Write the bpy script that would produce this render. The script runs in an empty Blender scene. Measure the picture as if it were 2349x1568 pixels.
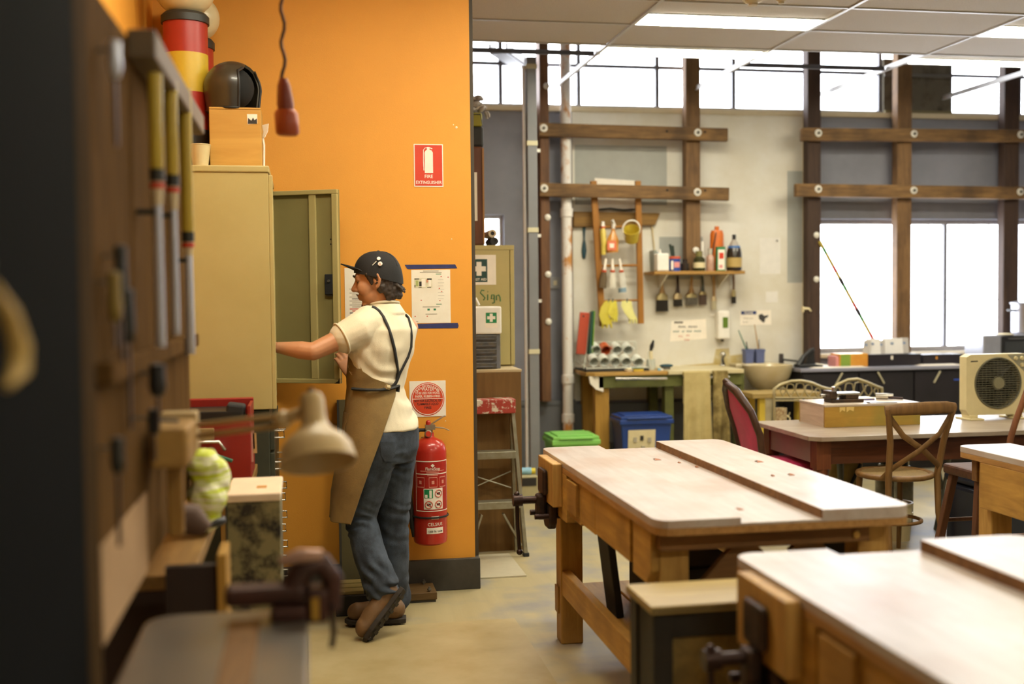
import bpy, math, random
import numpy as np
from mathutils import Vector as V, Matrix, noise as mnoise
random.seed(11)
sc = bpy.context.scene
col = sc.collection

# ------------------------------------------------------------------ camera
F, CX, CY = 2600.0, 1174.5, 784.0            # focal length and centre in photo pixels (2349 x 1568)
CAM = V((0, 0, 1.55))
_yaw, _pit, _rol = (math.radians(a) for a in (10.30, -2.38, -0.583))
_f = V((math.sin(_yaw) * math.cos(_pit), math.cos(_yaw) * math.cos(_pit), math.sin(_pit)))
_r0 = V((math.cos(_yaw), -math.sin(_yaw), 0)); _u0 = _r0.cross(_f)
_r = _r0 * math.cos(_rol) + _u0 * math.sin(_rol)
_u = _u0 * math.cos(_rol) - _r0 * math.sin(_rol)
cd = bpy.data.cameras.new('camera'); cam = bpy.data.objects.new('camera', cd); col.objects.link(cam)
cam.matrix_world = Matrix(((_r.x, _u.x, -_f.x, CAM.x), (_r.y, _u.y, -_f.y, CAM.y), (_r.z, _u.z, -_f.z, CAM.z), (0, 0, 0, 1)))
cd.sensor_width = 36.0; cd.lens = F / 2349 * 36.0; cd.clip_start = 0.05
cd.dof.use_dof = True; cd.dof.focus_distance = 5.6; cd.dof.aperture_fstop = 1.35
sc.camera = cam

# ------------------------------------------------------------------ light and exposure
w = bpy.data.worlds.new('world'); sc.world = w; w.use_nodes = True
bg = w.node_tree.nodes['Background']
bg.inputs[0].default_value = (0.90, 0.93, 1.0, 1); bg.inputs[1].default_value = 8.0   # even white overcast
sc.view_settings.view_transform = 'Standard'; sc.view_settings.look = 'None'
sc.view_settings.gamma = 1.0; sc.view_settings.use_curve_mapping = False
sc.view_settings.exposure = 0.62
TUBE = 31.0        # strength of the fluorescent diffusers in the ceiling
TUBE_COL = (1.0, 0.93, 0.73)
sc.cycles.use_denoising = True
sc.cycles.max_bounces = 7; sc.cycles.diffuse_bounces = 4; sc.cycles.glossy_bounces = 4
sc.cycles.transparent_max_bounces = 12; sc.cycles.sample_clamp_indirect = 8.0

# ------------------------------------------------------------------ pixel to place
def ray(x, y): return _f + _r * ((x - CX) / F) - _u * ((y - CY) / F)
def aY(x, y, Y): d = ray(x, y); return CAM + d * (Y / d.y)
def aZ(x, y, Z): d = ray(x, y); return CAM + d * ((Z - CAM.z) / d.z)
def aX(x, y, X): d = ray(x, y); return CAM + d * (X / d.x)
def zz(x, y, Y): return aY(x, y, Y).z
def xx(x, y, Y): return aY(x, y, Y).x

# ------------------------------------------------------------------ materials
def lin(h):
    h = h.lstrip('#'); o = []
    for i in (0, 2, 4):
        c = int(h[i:i + 2], 16) / 255
        o.append(c / 12.92 if c <= .04045 else ((c + .055) / 1.055) ** 2.4)
    return (*o, 1)
MATS = {}
def _base(name):
    m = bpy.data.materials.new(name); m.use_nodes = True; nt = m.node_tree
    return m, nt, nt.nodes['Principled BSDF']
def plain(name, c, rough=.6, metal=0.0, c2=None, scale=14.0, amt=.35, bump=0.0, bscale=90.0, spec=.5, lo=.35, hi=.65, stretch=(1, 1, 1), sheen=0, trans=0, coat=0):
    """one colour with a second worn in by noise, plus fine relief"""
    if name in MATS: return MATS[name]
    m, nt, b = _base(name); N = nt.nodes; L = nt.links
    c = lin(c) if isinstance(c, str) else c
    if c2 is None: c2 = tuple(x * .78 for x in c[:3]) + (1,)
    elif isinstance(c2, str): c2 = lin(c2)
    tc = N.new('ShaderNodeTexCoord'); mp = N.new('ShaderNodeMapping'); mp.inputs['Scale'].default_value = stretch
    L.new(tc.outputs['Object'], mp.inputs[0])
    nz = N.new('ShaderNodeTexNoise'); nz.inputs['Scale'].default_value = scale; nz.inputs['Detail'].default_value = 6; nz.inputs['Roughness'].default_value = .62
    L.new(mp.outputs[0], nz.inputs['Vector'])
    cr = N.new('ShaderNodeValToRGB'); cr.color_ramp.elements[0].position = lo; cr.color_ramp.elements[1].position = hi
    cr.color_ramp.elements[0].color = c2; cr.color_ramp.elements[1].color = c
    if amt < 1: cr.color_ramp.elements[0].color = tuple(c[i] * (1 - amt) + c2[i] * amt for i in range(3)) + (1,)
    L.new(nz.outputs[0], cr.inputs[0]); L.new(cr.outputs[0], b.inputs['Base Color'])
    b.inputs['Roughness'].default_value = rough; b.inputs['Metallic'].default_value = metal
    b.inputs['Specular IOR Level'].default_value = spec
    if sheen: b.inputs['Sheen Weight'].default_value = sheen
    if trans: b.inputs['Transmission Weight'].default_value = trans
    if coat: b.inputs['Coat Weight'].default_value = coat
    if bump:
        n2 = N.new('ShaderNodeTexNoise'); n2.inputs['Scale'].default_value = bscale; n2.inputs['Detail'].default_value = 4
        L.new(mp.outputs[0], n2.inputs['Vector'])
        bp = N.new('ShaderNodeBump'); bp.inputs['Strength'].default_value = bump; bp.inputs['Distance'].default_value = .004
        L.new(n2.outputs[0], bp.inputs['Height']); L.new(bp.outputs[0], b.inputs['Normal'])
    MATS[name] = m; return m
def wood(name, c1, c2, axis=0, scale=3.0, rough=.6, dirt=None, dirtamt=.0, spec=.3, bump=.15):
    """grain stretched along one axis, knots and an optional worn-in second tone"""
    if name in MATS: return MATS[name]
    m, nt, b = _base(name); N = nt.nodes; L = nt.links
    tc = N.new('ShaderNodeTexCoord'); mp = N.new('ShaderNodeMapping')
    s = [9.0, 9.0, 9.0]; s[axis] = .9; mp.inputs['Scale'].default_value = s
    L.new(tc.outputs['Object'], mp.inputs[0])
    nz = N.new('ShaderNodeTexNoise'); nz.inputs['Scale'].default_value = scale; nz.inputs['Detail'].default_value = 8; nz.inputs['Roughness'].default_value = .65; nz.inputs['Distortion'].default_value = .6
    L.new(mp.outputs[0], nz.inputs['Vector'])
    cr = N.new('ShaderNodeValToRGB'); e = cr.color_ramp.elements
    e[0].position = .3; e[1].position = .7; e[0].color = lin(c2); e[1].color = lin(c1)
    L.new(nz.outputs[0], cr.inputs[0]); out = cr.outputs[0]
    if dirt:
        n3 = N.new('ShaderNodeTexNoise'); n3.inputs['Scale'].default_value = 4.0; n3.inputs['Detail'].default_value = 7
        L.new(tc.outputs['Object'], n3.inputs['Vector'])
        r3 = N.new('ShaderNodeValToRGB'); r3.color_ramp.elements[0].position = .45; r3.color_ramp.elements[1].position = .7
        r3.color_ramp.elements[0].color = (0, 0, 0, 1); r3.color_ramp.elements[1].color = (dirtamt,) * 3 + (1,)
        L.new(n3.outputs[0], r3.inputs[0])
        mx = N.new('ShaderNodeMix'); mx.data_type = 'RGBA'; L.new(r3.outputs[0], mx.inputs['Factor']); L.new(out, mx.inputs[6]); mx.inputs[7].default_value = lin(dirt)
        out = mx.outputs[2]
    L.new(out, b.inputs['Base Color']); b.inputs['Roughness'].default_value = rough; b.inputs['Specular IOR Level'].default_value = spec
    bp = N.new('ShaderNodeBump'); bp.inputs['Strength'].default_value = bump; bp.inputs['Distance'].default_value = .003
    L.new(nz.outputs[0], bp.inputs['Height']); L.new(bp.outputs[0], b.inputs['Normal'])
    MATS[name] = m; return m
def glow(name, c, s):
    m, nt, b = _base(name); N = nt.nodes
    b.inputs['Base Color'].default_value = (.8, .8, .8, 1); b.inputs['Emission Color'].default_value = (*c, 1); b.inputs['Emission Strength'].default_value = s
    MATS[name] = m; return m
def pane_mat(name, tint=(1, 1, 1, 1), gloss=.06):
    if name in MATS: return MATS[name]
    m, nt, b = _base(name); N = nt.nodes; L = nt.links
    t = N.new('ShaderNodeBsdfTransparent'); t.inputs[0].default_value = tint
    g = N.new('ShaderNodeBsdfGlossy'); g.inputs['Roughness'].default_value = .05
    mx = N.new('ShaderNodeMixShader'); mx.inputs[0].default_value = gloss
    L.new(t.outputs[0], mx.inputs[1]); L.new(g.outputs[0], mx.inputs[2]); L.new(mx.outputs[0], N['Material Output'].inputs[0])
    MATS[name] = m; return m

# ------------------------------------------------------------------ mesh builder
class MB:
    def __init__(s, T=None): s.v = []; s.f = []; s.T = T
    def add(s, vs, fs):
        n = len(s.v)
        if s.T is not None: vs = [s.T @ V(v) for v in vs]
        s.v += [tuple(v) for v in vs]; s.f += [tuple(i + n for i in f) for f in fs]; return s
    def box(s, lo, hi):
        (a, b, c), (d, e, f) = lo, hi
        a, d = min(a, d), max(a, d); b, e = min(b, e), max(b, e); c, f = min(c, f), max(c, f)
        return s.add([(a, b, c), (d, b, c), (d, e, c), (a, e, c), (a, b, f), (d, b, f), (d, e, f), (a, e, f)],
                     [(0, 3, 2, 1), (4, 5, 6, 7), (0, 1, 5, 4), (1, 2, 6, 5), (2, 3, 7, 6), (3, 0, 4, 7)])
    def beam(s, p0, p1, w, h, up=(0, 0, 1)):
        """box from p0 to p1; w across, h along up"""
        p0, p1 = V(p0), V(p1); d = (p1 - p0).normalized(); u = V(up)
        if abs(d.dot(u)) > .98: u = V((0, 1, 0))
        x = d.cross(u).normalized() * (w / 2); y = x.cross(d).normalized() * (h / 2)
        return s.add([p0 - x - y, p0 + x - y, p0 + x + y, p0 - x + y, p1 - x - y, p1 + x - y, p1 + x + y, p1 - x + y],
                     [(0, 1, 2, 3), (7, 6, 5, 4), (0, 4, 5, 1), (1, 5, 6, 2), (2, 6, 7, 3), (3, 7, 4, 0)])
    def tube(s, pts, r, n=10, caps=True, closed=False, flat=1.0):
        pts = [V(p) for p in pts]; k = len(pts)
        rs = list(r) if hasattr(r, '__len__') else [r] * k
        vs = []; fs = []; pu = None
        for i, p in enumerate(pts):
            if closed: d = pts[(i + 1) % k] - pts[i - 1]
            else: d = pts[min(i + 1, k - 1)] - pts[max(i - 1, 0)]
            d = d.normalized() if d.length > 1e-9 else V((0, 0, 1))
            if pu is None: pu = V((0, 0, 1)) if abs(d.z) < .9 else V((0, 1, 0))
            x = d.cross(pu); x = x.normalized() if x.length > 1e-6 else d.orthogonal().normalized()
            y = x.cross(d).normalized(); pu = y
            ra, rb = rs[i] if hasattr(rs[i], '__len__') else (rs[i], rs[i] * flat)
            for j in range(n):
                a = 2 * math.pi * j / n; vs.append(p + x * (ra * math.cos(a)) + y * (rb * math.sin(a)))
        m = k if closed else k - 1
        for i in range(m):
            for j in range(n):
                a, b = i * n + j, i * n + (j + 1) % n; c, d2 = ((i + 1) % k) * n + (j + 1) % n, ((i + 1) % k) * n + j
                fs.append((a, d2, c, b))
        if caps and not closed:
            fs.append(tuple(range(n))); fs.append(tuple((k - 1) * n + j for j in reversed(range(n))))
        return s.add(vs, fs)
    def cyl(s, p0, p1, r0, r1=None, n=16): return s.tube([p0, p1], [r0, r0 if r1 is None else r1], n)
    def lathe(s, prof, o=(0, 0, 0), n=24, axis=(0, 0, 1), sx=1.0, sy=1.0):
        """prof: (radius, height) pairs; closed where a radius is 0"""
        o = V(o); ax = V(axis).normalized(); x = ax.orthogonal().normalized() if abs(ax.z) < .99 else V((1, 0, 0)); y = ax.cross(x)
        vs = []; fs = []; idx = []
        for r, z in prof:
            if r < 1e-6: idx.append([len(vs)] * n); vs.append(o + ax * z)
            else:
                idx.append([len(vs) + j for j in range(n)])
                for j in range(n):
                    a = 2 * math.pi * j / n; vs.append(o + ax * z + x * (r * sx * math.cos(a)) + y * (r * sy * math.sin(a)))
        for i in range(len(prof) - 1):
            for j in range(n):
                q = [idx[i][j], idx[i][(j + 1) % n], idx[i + 1][(j + 1) % n], idx[i + 1][j]]
                q2 = []
                for t in q:
                    if t not in q2: q2.append(t)
                if len(q2) > 2: fs.append(tuple(q2))
        return s.add(vs, fs)
    def ball(s, c, r, n=16, m=10):
        rx, ry, rz = (r, r, r) if not hasattr(r, '__len__') else r
        c = V(c); vs = [c + V((0, 0, -rz))]; fs = []
        for i in range(1, m):
            t = -math.pi / 2 + math.pi * i / m
            for j in range(n):
                a = 2 * math.pi * j / n
                vs.append(c + V((rx * math.cos(t) * math.cos(a), ry * math.cos(t) * math.sin(a), rz * math.sin(t))))
        vs.append(c + V((0, 0, rz))); e = len(vs) - 1
        for j in range(n):
            fs.append((0, 1 + (j + 1) % n, 1 + j)); fs.append((e, e - n + j, e - n + (j + 1) % n))
        for i in range(m - 2):
            for j in range(n):
                a = 1 + i * n; fs.append((a + j, a + (j + 1) % n, a + n + (j + 1) % n, a + n + j))
        return s.add(vs, fs)
    def prism(s, poly, d):
        """poly: list of 3D points in one plane; extruded along vector d"""
        k = len(poly); d = V(d); p = [V(q) for q in poly]; vs = p + [q + d for q in p]
        return s.add(vs, [tuple(reversed(range(k))), tuple(range(k, 2 * k))] + [(i, (i + 1) % k, k + (i + 1) % k, k + i) for i in range(k)])
    def sheet(s, rows, thick=None):
        """rows of points -> surface, given a thickness along its normal"""
        R, C = len(rows), len(rows[0]); P = [[V(p) for p in r] for r in rows]
        def nrm(i, j):
            a = P[min(i + 1, R - 1)][j] - P[max(i - 1, 0)][j]; b = P[i][min(j + 1, C - 1)] - P[i][max(j - 1, 0)]
            n = a.cross(b); return n.normalized() if n.length > 1e-9 else V((0, 0, 1))
        t = thick or .002
        vs = [P[i][j] for i in range(R) for j in range(C)] + [P[i][j] + nrm(i, j) * t for i in range(R) for j in range(C)]
        o = R * C; fs = []
        for i in range(R - 1):
            for j in range(C - 1):
                a = i * C + j; fs.append((a, a + 1, a + C + 1, a + C)); fs.append((o + a, o + a + C, o + a + C + 1, o + a + 1))
        ring = [j for j in range(C)] + [i * C + C - 1 for i in range(1, R)] + [(R - 1) * C + j for j in range(C - 2, -1, -1)] + [i * C for i in range(R - 2, 0, -1)]
        for q in range(len(ring)):
            a, b = ring[q], ring[(q + 1) % len(ring)]; fs.append((a, o + a, o + b, b))
        return s.add(vs, fs)

ROOT = {}
def tag(o, label=None, cat=None, group=None, kind=None):
    if label: o['label'] = label
    if cat: o['category'] = cat
    if group: o['group'] = group
    if kind: o['kind'] = kind
    return o
def thing(name, label, cat, loc=(0, 0, 0), group=None):
    o = bpy.data.objects.new(name, None); col.objects.link(o); o.location = loc; o.empty_display_size = .1
    ROOT[o.name] = V(loc); return tag(o, label, cat, group)
def obj_from_mesh(name, me, mat, parent, origin):
    o = bpy.data.objects.new(name, me); col.objects.link(o)
    if mat is not None: me.materials.append(mat)
    if parent is not None: o.parent = parent
    else: o.location = origin
    ROOT[o.name] = origin; return o
def build(name, mb, mat, parent=None, smooth=None, bevel=0, label=None, cat=None, group=None, kind=None, seg=2):
    """link the shapes of one builder as one mesh object; the points given in world space"""
    a = np.array(mb.v, dtype=float)
    if parent is not None: org = ROOT[parent.name]
    else:
        lo, hi = a.min(0), a.max(0); org = V(((lo[0] + hi[0]) / 2, (lo[1] + hi[1]) / 2, lo[2]))
    me = bpy.data.meshes.new(name); me.from_pydata((a - np.array(org)).tolist(), [], mb.f)
    import bmesh
    bm = bmesh.new(); bm.from_mesh(me); bmesh.ops.recalc_face_normals(bm, faces=bm.faces); bm.to_mesh(me); bm.free()
    if smooth is not None:
        me.polygons.foreach_set('use_smooth', [True] * len(me.polygons)); me.set_sharp_from_angle(angle=math.radians(smooth))
    o = obj_from_mesh(name, me, mat, parent, org)
    if bevel:
        b = o.modifiers.new('bevel', 'BEVEL'); b.width = bevel; b.segments = seg; b.limit_method = 'ANGLE'; b.angle_limit = math.radians(40)
    return tag(o, label, cat, group, kind)
def struct(name, mb, mat, **k): return build(name, mb, mat, kind='structure', **k)
def piece(name, src, parent, loc):
    """a copy of a piece that shares its mesh"""
    o = src.copy(); col.objects.link(o); o.parent = parent; o.location = loc; ROOT[o.name] = ROOT[parent.name]; return o
def copy_tree(o, loc=None, parent=None, label=None, rotz=None):
    c = o.copy(); col.objects.link(c); c.parent = parent
    if loc is not None: c.location = loc
    if rotz is not None: c.rotation_euler = (0, 0, rotz)
    if label: c['label'] = label
    ROOT[c.name] = V(loc) if loc is not None else (ROOT[parent.name] if parent else V((0, 0, 0)))
    for ch in [x for x in o.children]: copy_tree(ch, None, c)
    return c
def txt(s, mat, parent, at, right, up, h, align='CENTER', name='lettering', width=None, ext=.0006, font_shear=0, bold=0):
    """raised lettering: cap height h, standing on the point at"""
    cu = bpy.data.curves.new(name, 'FONT'); cu.body = s; cu.size = h / .7; cu.align_x = align; cu.extrude = ext; cu.offset = bold * h
    cu.shear = font_shear; cu.resolution_u = 3
    t = bpy.data.objects.new(name, cu); me = bpy.data.meshes.new_from_object(t); bpy.data.objects.remove(t); bpy.data.curves.remove(cu)
    x = V(right).normalized(); y = V(up); y = (y - x * y.dot(x)).normalized(); z = x.cross(y)
    M = Matrix(((x.x, y.x, z.x, at[0]), (x.y, y.y, z.y, at[1]), (x.z, y.z, z.z, at[2]), (0, 0, 0, 1)))
    if width:
        xs = [v.co.x for v in me.vertices]
        if xs and max(xs) > min(xs):
            k = width / (max(xs) - min(xs))
            for v in me.vertices: v.co.x *= k
    org = ROOT[parent.name]; me.transform(Matrix.Translation(-org) @ M)
    me.name = name; me.materials.clear()
    return obj_from_mesh(name, me, mat, parent, org)
def roundrect(w, h, r, n=4):
    """2D outline, centred"""
    o = []
    for cx_, cy_, a0 in ((w / 2 - r, h / 2 - r, 0), (-w / 2 + r, h / 2 - r, 90), (-w / 2 + r, -h / 2 + r, 180), (w / 2 - r, -h / 2 + r, 270)):
        for i in range(n + 1):
            a = math.radians(a0 + 90 * i / n); o.append((cx_ + r * math.cos(a), cy_ + r * math.sin(a)))
    return o
def rz(a): return Matrix.Rotation(math.radians(a), 4, 'Z')
def at_T(loc, ang=0): return Matrix.Translation(V(loc)) @ rz(ang)
X_, Y_, Z_ = V((1, 0, 0)), V((0, 1, 0)), V((0, 0, 1))
# ================================================================== the room
WB, YO = 9.6, 5.90          # back wall, orange partition
ZC = 3.3                    # suspended ceiling
XL, XR, YF, ZR = -0.72, 7.4, -2.6, 4.15
m_floor = wood('worn_floor', '#b3a680', '#9d8f68', 1, scale=.35, rough=.4, dirt='#7f8084', dirtamt=.75, spec=.4, bump=.05)
m_orange = plain('orange_paint', '#e09a32', .62, c2='#d8932e', scale=3, amt=.6, bump=.1, bscale=160)
m_grey = plain('blue_grey_paint', '#84858f', .7, c2='#74757e', scale=2.2, amt=.8, bump=.15, bscale=70)
m_white = plain('white_wall_paint', '#d9d6cc', .65, c2='#c9c1ab', scale=1.7, amt=.8, bump=.06, bscale=90)
m_patch = plain('grey_patch', '#a3a49c', .7, c2='#96978f', scale=6, amt=.5)
m_cream = plain('cream_paint', '#cdbfa0', .6)
m_tile = plain('mineral_tile', '#cfc8c0', .85, c2='#a79d92', scale=230, amt=1, bump=.3, bscale=260, lo=.32, hi=.5)
m_roof = plain('roof_lining', '#8d8d8a', .8)
m_alu = plain('alu_grid', '#c9c7c3', .4, .3)
m_frame = plain('window_frame', '#a8a4a4', .5, c2='#8b8686', scale=30, amt=.5)
m_frame_d = plain('steel_frame_dark', '#77777c', .45, .4)
m_pane = pane_mat('window_glass')
m_dark = plain('dark_skirting', '#33302a', .6, c2='#47423a', scale=8, amt=.8)
glow('diffuser_glow', TUBE_COL, TUBE); m_glow = MATS['diffuser_glow']

struct('floor', MB().box((XL - .1, YF - .1, -.12), (XR + .1, WB + .2, 0)), m_floor)
struct('wall_left', MB().box((XL - .15, YF, 0), (XL, WB, ZR)), m_orange)
struct('wall_right', MB().box((XR, YF, 0), (XR + .15, WB, ZR)), m_grey)
struct('wall_front', MB().box((XL - .1, YF - .15, 0), (XR + .1, YF, ZR)), m_white)
wm = struct('wall_middle', MB().box((XL, YO, 0), (.862, YO + .16, ZC + .3)), m_orange)
build('corner_strip', MB().box((.862, YO + .03, .0), (.885, YO + .155, ZC)), plain('dark_edge', '#3d3426', .6), wm)
for a, b in (((1047, 292), .006), ((1040, 286), .003), ((1036, 548), .003), ((1022, 965), .003)):
    p = aY(*a, YO); build('nail_hole', MB().ball((p.x, YO, p.z), (b, .002, b), 8, 6), plain('bare_plaster', '#e9dcc0', .8), wm, smooth=60)
bs = struct('baseboard_middle', MB().box((XL, YO - .03, 0), (.885, YO, .165)).box((.862, YO, 0), (.885, YO + .16, .165)), m_dark, bevel=.004)
struct('ceiling_roof', MB().box((XL - .1, YF - .1, ZR), (XR + .1, WB + .2, ZR + .12)), m_roof)

# back wall with its openings
wu0 = 3.165; wu1 = 4.02                      # band of high windows
wl = (4.52, XR - .25, .99, 2.205)            # low window: x0, x1, z0, z1
ws = (1.50, 1.685, 1.72, 2.235)              # little window behind the locker
T = WB + .2
mb = MB()
mb.box((XL - .1, WB, 0), (ws[0], T, wu0)); mb.box((ws[0], WB, 0), (ws[1], T, ws[2])); mb.box((ws[0], WB, ws[3]), (ws[1], T, wu0))
mb.box((ws[1], WB, 0), (wl[0], T, wu0)); mb.box((wl[0], WB, 0), (wl[1], T, wl[2])); mb.box((wl[0], WB, wl[3]), (wl[1], T, wu0)); mb.box((wl[1], WB, 0), (XR + .1, T, wu0))
mb.box((XL - .1, WB, wu1), (XR + .1, T, ZR)); mb.box((XL - .1, WB, wu0), (.7, T, wu1)); mb.box((7.0, WB, wu0), (XR + .1, T, wu1))
wb = struct('wall_back', mb, m_grey)
# dado line and lower darker brick course
struct('trim_1', MB().box((1.3, WB - .085, .0), (4.37, WB - .001, .60)).box((1.3, WB - .095, .60), (2.28, WB - .001, .64)), plain('grey_trim', '#5b5d60', .6))
# white painted lining sheet over the middle bay
px0, px1 = 2.285, 4.405
wp = struct('wall_panel', MB().box((px0, WB - .02, .62), (px1, WB - .001, 3.13)), m_white)
build('edge_strip', MB().box((px1, WB - .034, .9), (px1 + .02, WB - .001, 3.13)).box((px0, WB - .03, 3.13), (px1 + .02, WB - .001, 3.15)), plain('raw_pine_edge', '#cdb88a', .6), wp)
for a, b, c, d in ((1318, 332, 1530, 470), (1806, 392, 1842, 648), (1512, 543, 1612, 640)):
    p, q = aY(a, b, WB - .02), aY(c, d, WB - .02)
    build('unpainted_patch', MB().box((p.x, WB - .0212, q.z), (q.x, WB - .0199, p.z)), m_patch, wp)
struct('window_sill_strip', MB().box((.7, WB - .035, wu0 - .045), (7.0, WB + .06, wu0)), m_cream, bevel=.004)

# windows
def window(n, x0, x1, z0, z1, xs, zs, fr=.03, mat=None, pm=None, y=WB + .07):
    mat = mat or m_frame
    m = MB().box((x0, y, z0), (x1, y + .05, z0 + fr)).box((x0, y, z1 - fr), (x1, y + .05, z1)).box((x0, y, z0 + fr), (x0 + fr, y + .05, z1 - fr)).box((x1 - fr, y, z0 + fr), (x1, y + .05, z1 - fr))
    wn = struct('window_%d' % n, m, mat)
    for x in xs: build('mullion', MB().box((x - .017, y - .005, z0 + fr), (x + .017, y + .045, z1 - fr)), m_frame_d, wn)
    ex = [x0 + fr] + [x for x in xs] + [x1 - fr]
    for z in zs: build('glazing_bar', MB().box((x0 + fr, y + .005, z - .015), (x1 - fr, y + .035, z + .015)), m_frame_d, wn)
    ez = [z0 + fr] + list(zs) + [z1 - fr]
    for i in range(len(ex) - 1):
        for j in range(len(ez) - 1):
            a, b = ex[i] + .017, ex[i + 1] - .017
            build('pane', MB().box((a, y + .018, ez[j] + .009), (b, y + .022, ez[j + 1] - .009)), pm or m_pane, wn)
    return wn
w1 = window(1, .7, 7.0, wu0, wu1, [1.68, 2.37, 3.08, 3.79, 4.48, 5.20, 5.90, 6.61], [3.535])
build('window_catch', MB().tube([aY(1156, 240, WB + .05), aY(1156, 212, WB + .05), aY(1166, 209, WB + .05), aY(1171, 214, WB + .05), aY(1171, 240, WB + .05)], .006, 8), m_frame, w1, smooth=60)
window(2, wl[0], wl[1], wl[2], wl[3], [5.86], [], .045)
window(3, ws[0], ws[1], ws[2], ws[3], [], [], .03, plain('white_frame', '#dcdcd8', .5))
struct('window_sill', MB().box((wl[0], WB - .05, wl[2] - .04), (wl[1], WB + .07, wl[2])), m_cream, bevel=.004)
# soot-blackened board filling one high light, and the stump beside it
p, q = aY(2086, 150, WB + .05), aY(2178, 256, WB + .05)
bb = build('blackened_board', MB().box((5.215, WB + .03, wu0 + .004), (5.88, WB + .062, 3.66)), plain('sooty_board', '#2b2620', .8, c2='#6a6353', scale=7, amt=1, lo=.5, hi=.75, bump=.3, bscale=20),
           label='soot-blackened board filling one of the high window lights', cat='board')
build('ledge', MB().box((5.215, WB + .0, wu0 + .001), (5.88, WB + .03, wu0 + .03)), plain('dirty_ledge', '#7d7353', .8), bb)
build('upper_batten', MB().box((5.215, WB + .015, 3.50), (5.88, WB + .03, 3.53)), plain('grey_batten', '#6e6a62', .7), bb)
# security bars outside the low window
g = thing('window_grille', 'faint white security bars outside the low window', 'grille', (6.0, WB + .5, .9))
m_gr = plain('grille_white', '#d8dadd', .5)
for i in range(9): build('bar', MB().box((5.94 + i * .16, WB + .5, .9), (5.952 + i * .16, WB + .512, 2.4)), m_gr, g)
for z in (1.45, 2.12): build('crossbar', MB().box((5.9, WB + .512, z), (7.3, WB + .524, z + .012)), m_gr, g)

# suspended ceiling: lining over the unseen part, single tiles over what shows
cl = struct('ceiling', MB().box((XL, YF, ZC + .03), (XR, 5.4, ZC + .05)).box((XL, 5.4, ZC + .03), (.88, 8.4, ZC + .05)), m_tile)
GX = [.905, 2.125, 3.345, 4.565, 5.785, 7.005]
GY = [5.4, 6.0, 6.6, 7.2, 7.8]
def tile(x0, x1, y0, y1, tilt=0):
    g_ = .012
    m = MB().box((x0 + g_, y0 + g_, ZC + .004), (x1 - g_, y1 - g_, ZC + .02))
    o = build('ceiling_tile', m, m_tile, cl)
    return o
for i in range(len(GX) - 1):
    for j in range(len(GY) - 1):
        x0, x1, y0, y1 = GX[i], GX[i + 1], GY[j], GY[j + 1]
        if j == 2 and i in (1, 3): y1 = 6.9
        tile(x0, x1, y0, y1)
tile(7.005, XR, 5.4, 7.8)
tile(2.125, 3.345, 7.8, 7.87); tile(4.565, 5.785, 7.8, 7.95)
for x in GX: build('grid_runner', MB().box((x - .012, 5.4, ZC - .006), (x + .012, WB, ZC + .002)).box((x - .003, 5.4, ZC + .002), (x + .003, WB, ZC + .035)), m_alu, cl)
for i in range(len(GX) - 1):
    ys = [5.4, 6.0, 6.6, 7.2, 7.8] + ([8.15] if i == 0 else [8.4] if i == 2 else [8.13])
    for y in ys: build('cross_tee', MB().box((GX[i] + .012, y - .012, ZC - .004), (GX[i + 1] - .012, y + .012, ZC + .002)).box((GX[i] + .012, y - .003, ZC + .002), (GX[i + 1] - .012, y + .003, ZC + .03)), m_alu if y < 8 else m_frame_d, cl)
# fluorescent troffers, the ones in view and their rows going on over the room
def troffer(x0, x1, y0, y1, label):
    t = thing('ceiling_light', label, 'ceiling light', ((x0 + x1) / 2, (y0 + y1) / 2, ZC), 'fluorescent ceiling lights')
    g_ = .014
    build('diffuser', MB().box((x0 + g_ + .015, y0 + g_ + .012, ZC - .006), (x1 - g_ - .015, y1 - g_ - .012, ZC + .0)), m_glow, t)
    build('housing', MB().box((x0 + g_, y0 + g_, ZC + .0005), (x1 - g_, y1 - g_, ZC + .028)), m_alu, t)
troffer(2.125, 3.345, 6.9, 7.2, 'long lit ceiling light, the whole one nearest in view')
troffer(2.125, 3.345, 7.87, 8.13, 'lit ceiling light at the open edge above the sink wall')
troffer(4.565, 5.785, 6.9, 7.2, 'lit ceiling light cut off by the right edge of the photo')
troffer(4.565, 5.785, 7.95, 8.13, 'narrow lit ceiling light at the open edge above the blackened board')
def troffer_low(x0, x1, y0, y1, label):
    t = thing('ceiling_light', label, 'ceiling light', ((x0 + x1) / 2, (y0 + y1) / 2, ZC), 'fluorescent ceiling lights')
    build('diffuser', MB().box((x0 + .02, y0 + .02, ZC + .018), (x1 - .02, y1 - .02, ZC + .025)), m_glow, t)
    build('housing', MB().box((x0, y0, ZC + .02), (x1, y1, ZC + .0295)), m_alu, t)
for x0, nx in ((.905, 'aisle'), (3.345, 'right-hand benches')):
    for y0, ny in ((4.5, 'far'), (2.1, 'near'), (-.3, 'unseen front')):
        if (x0, y0) == (.905, 2.1): continue
        troffer_low(x0, x0 + 1.22, y0, y0 + .3, 'fluorescent ceiling light over the %s end of the %s' % (ny, nx))
troffer_low(-.315, .905, 3.9, 4.2, 'unseen ceiling light added to brighten the walkway beside the cupboard')  # extra light out of view, added to brighten cupboard, orange wall and person
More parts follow.
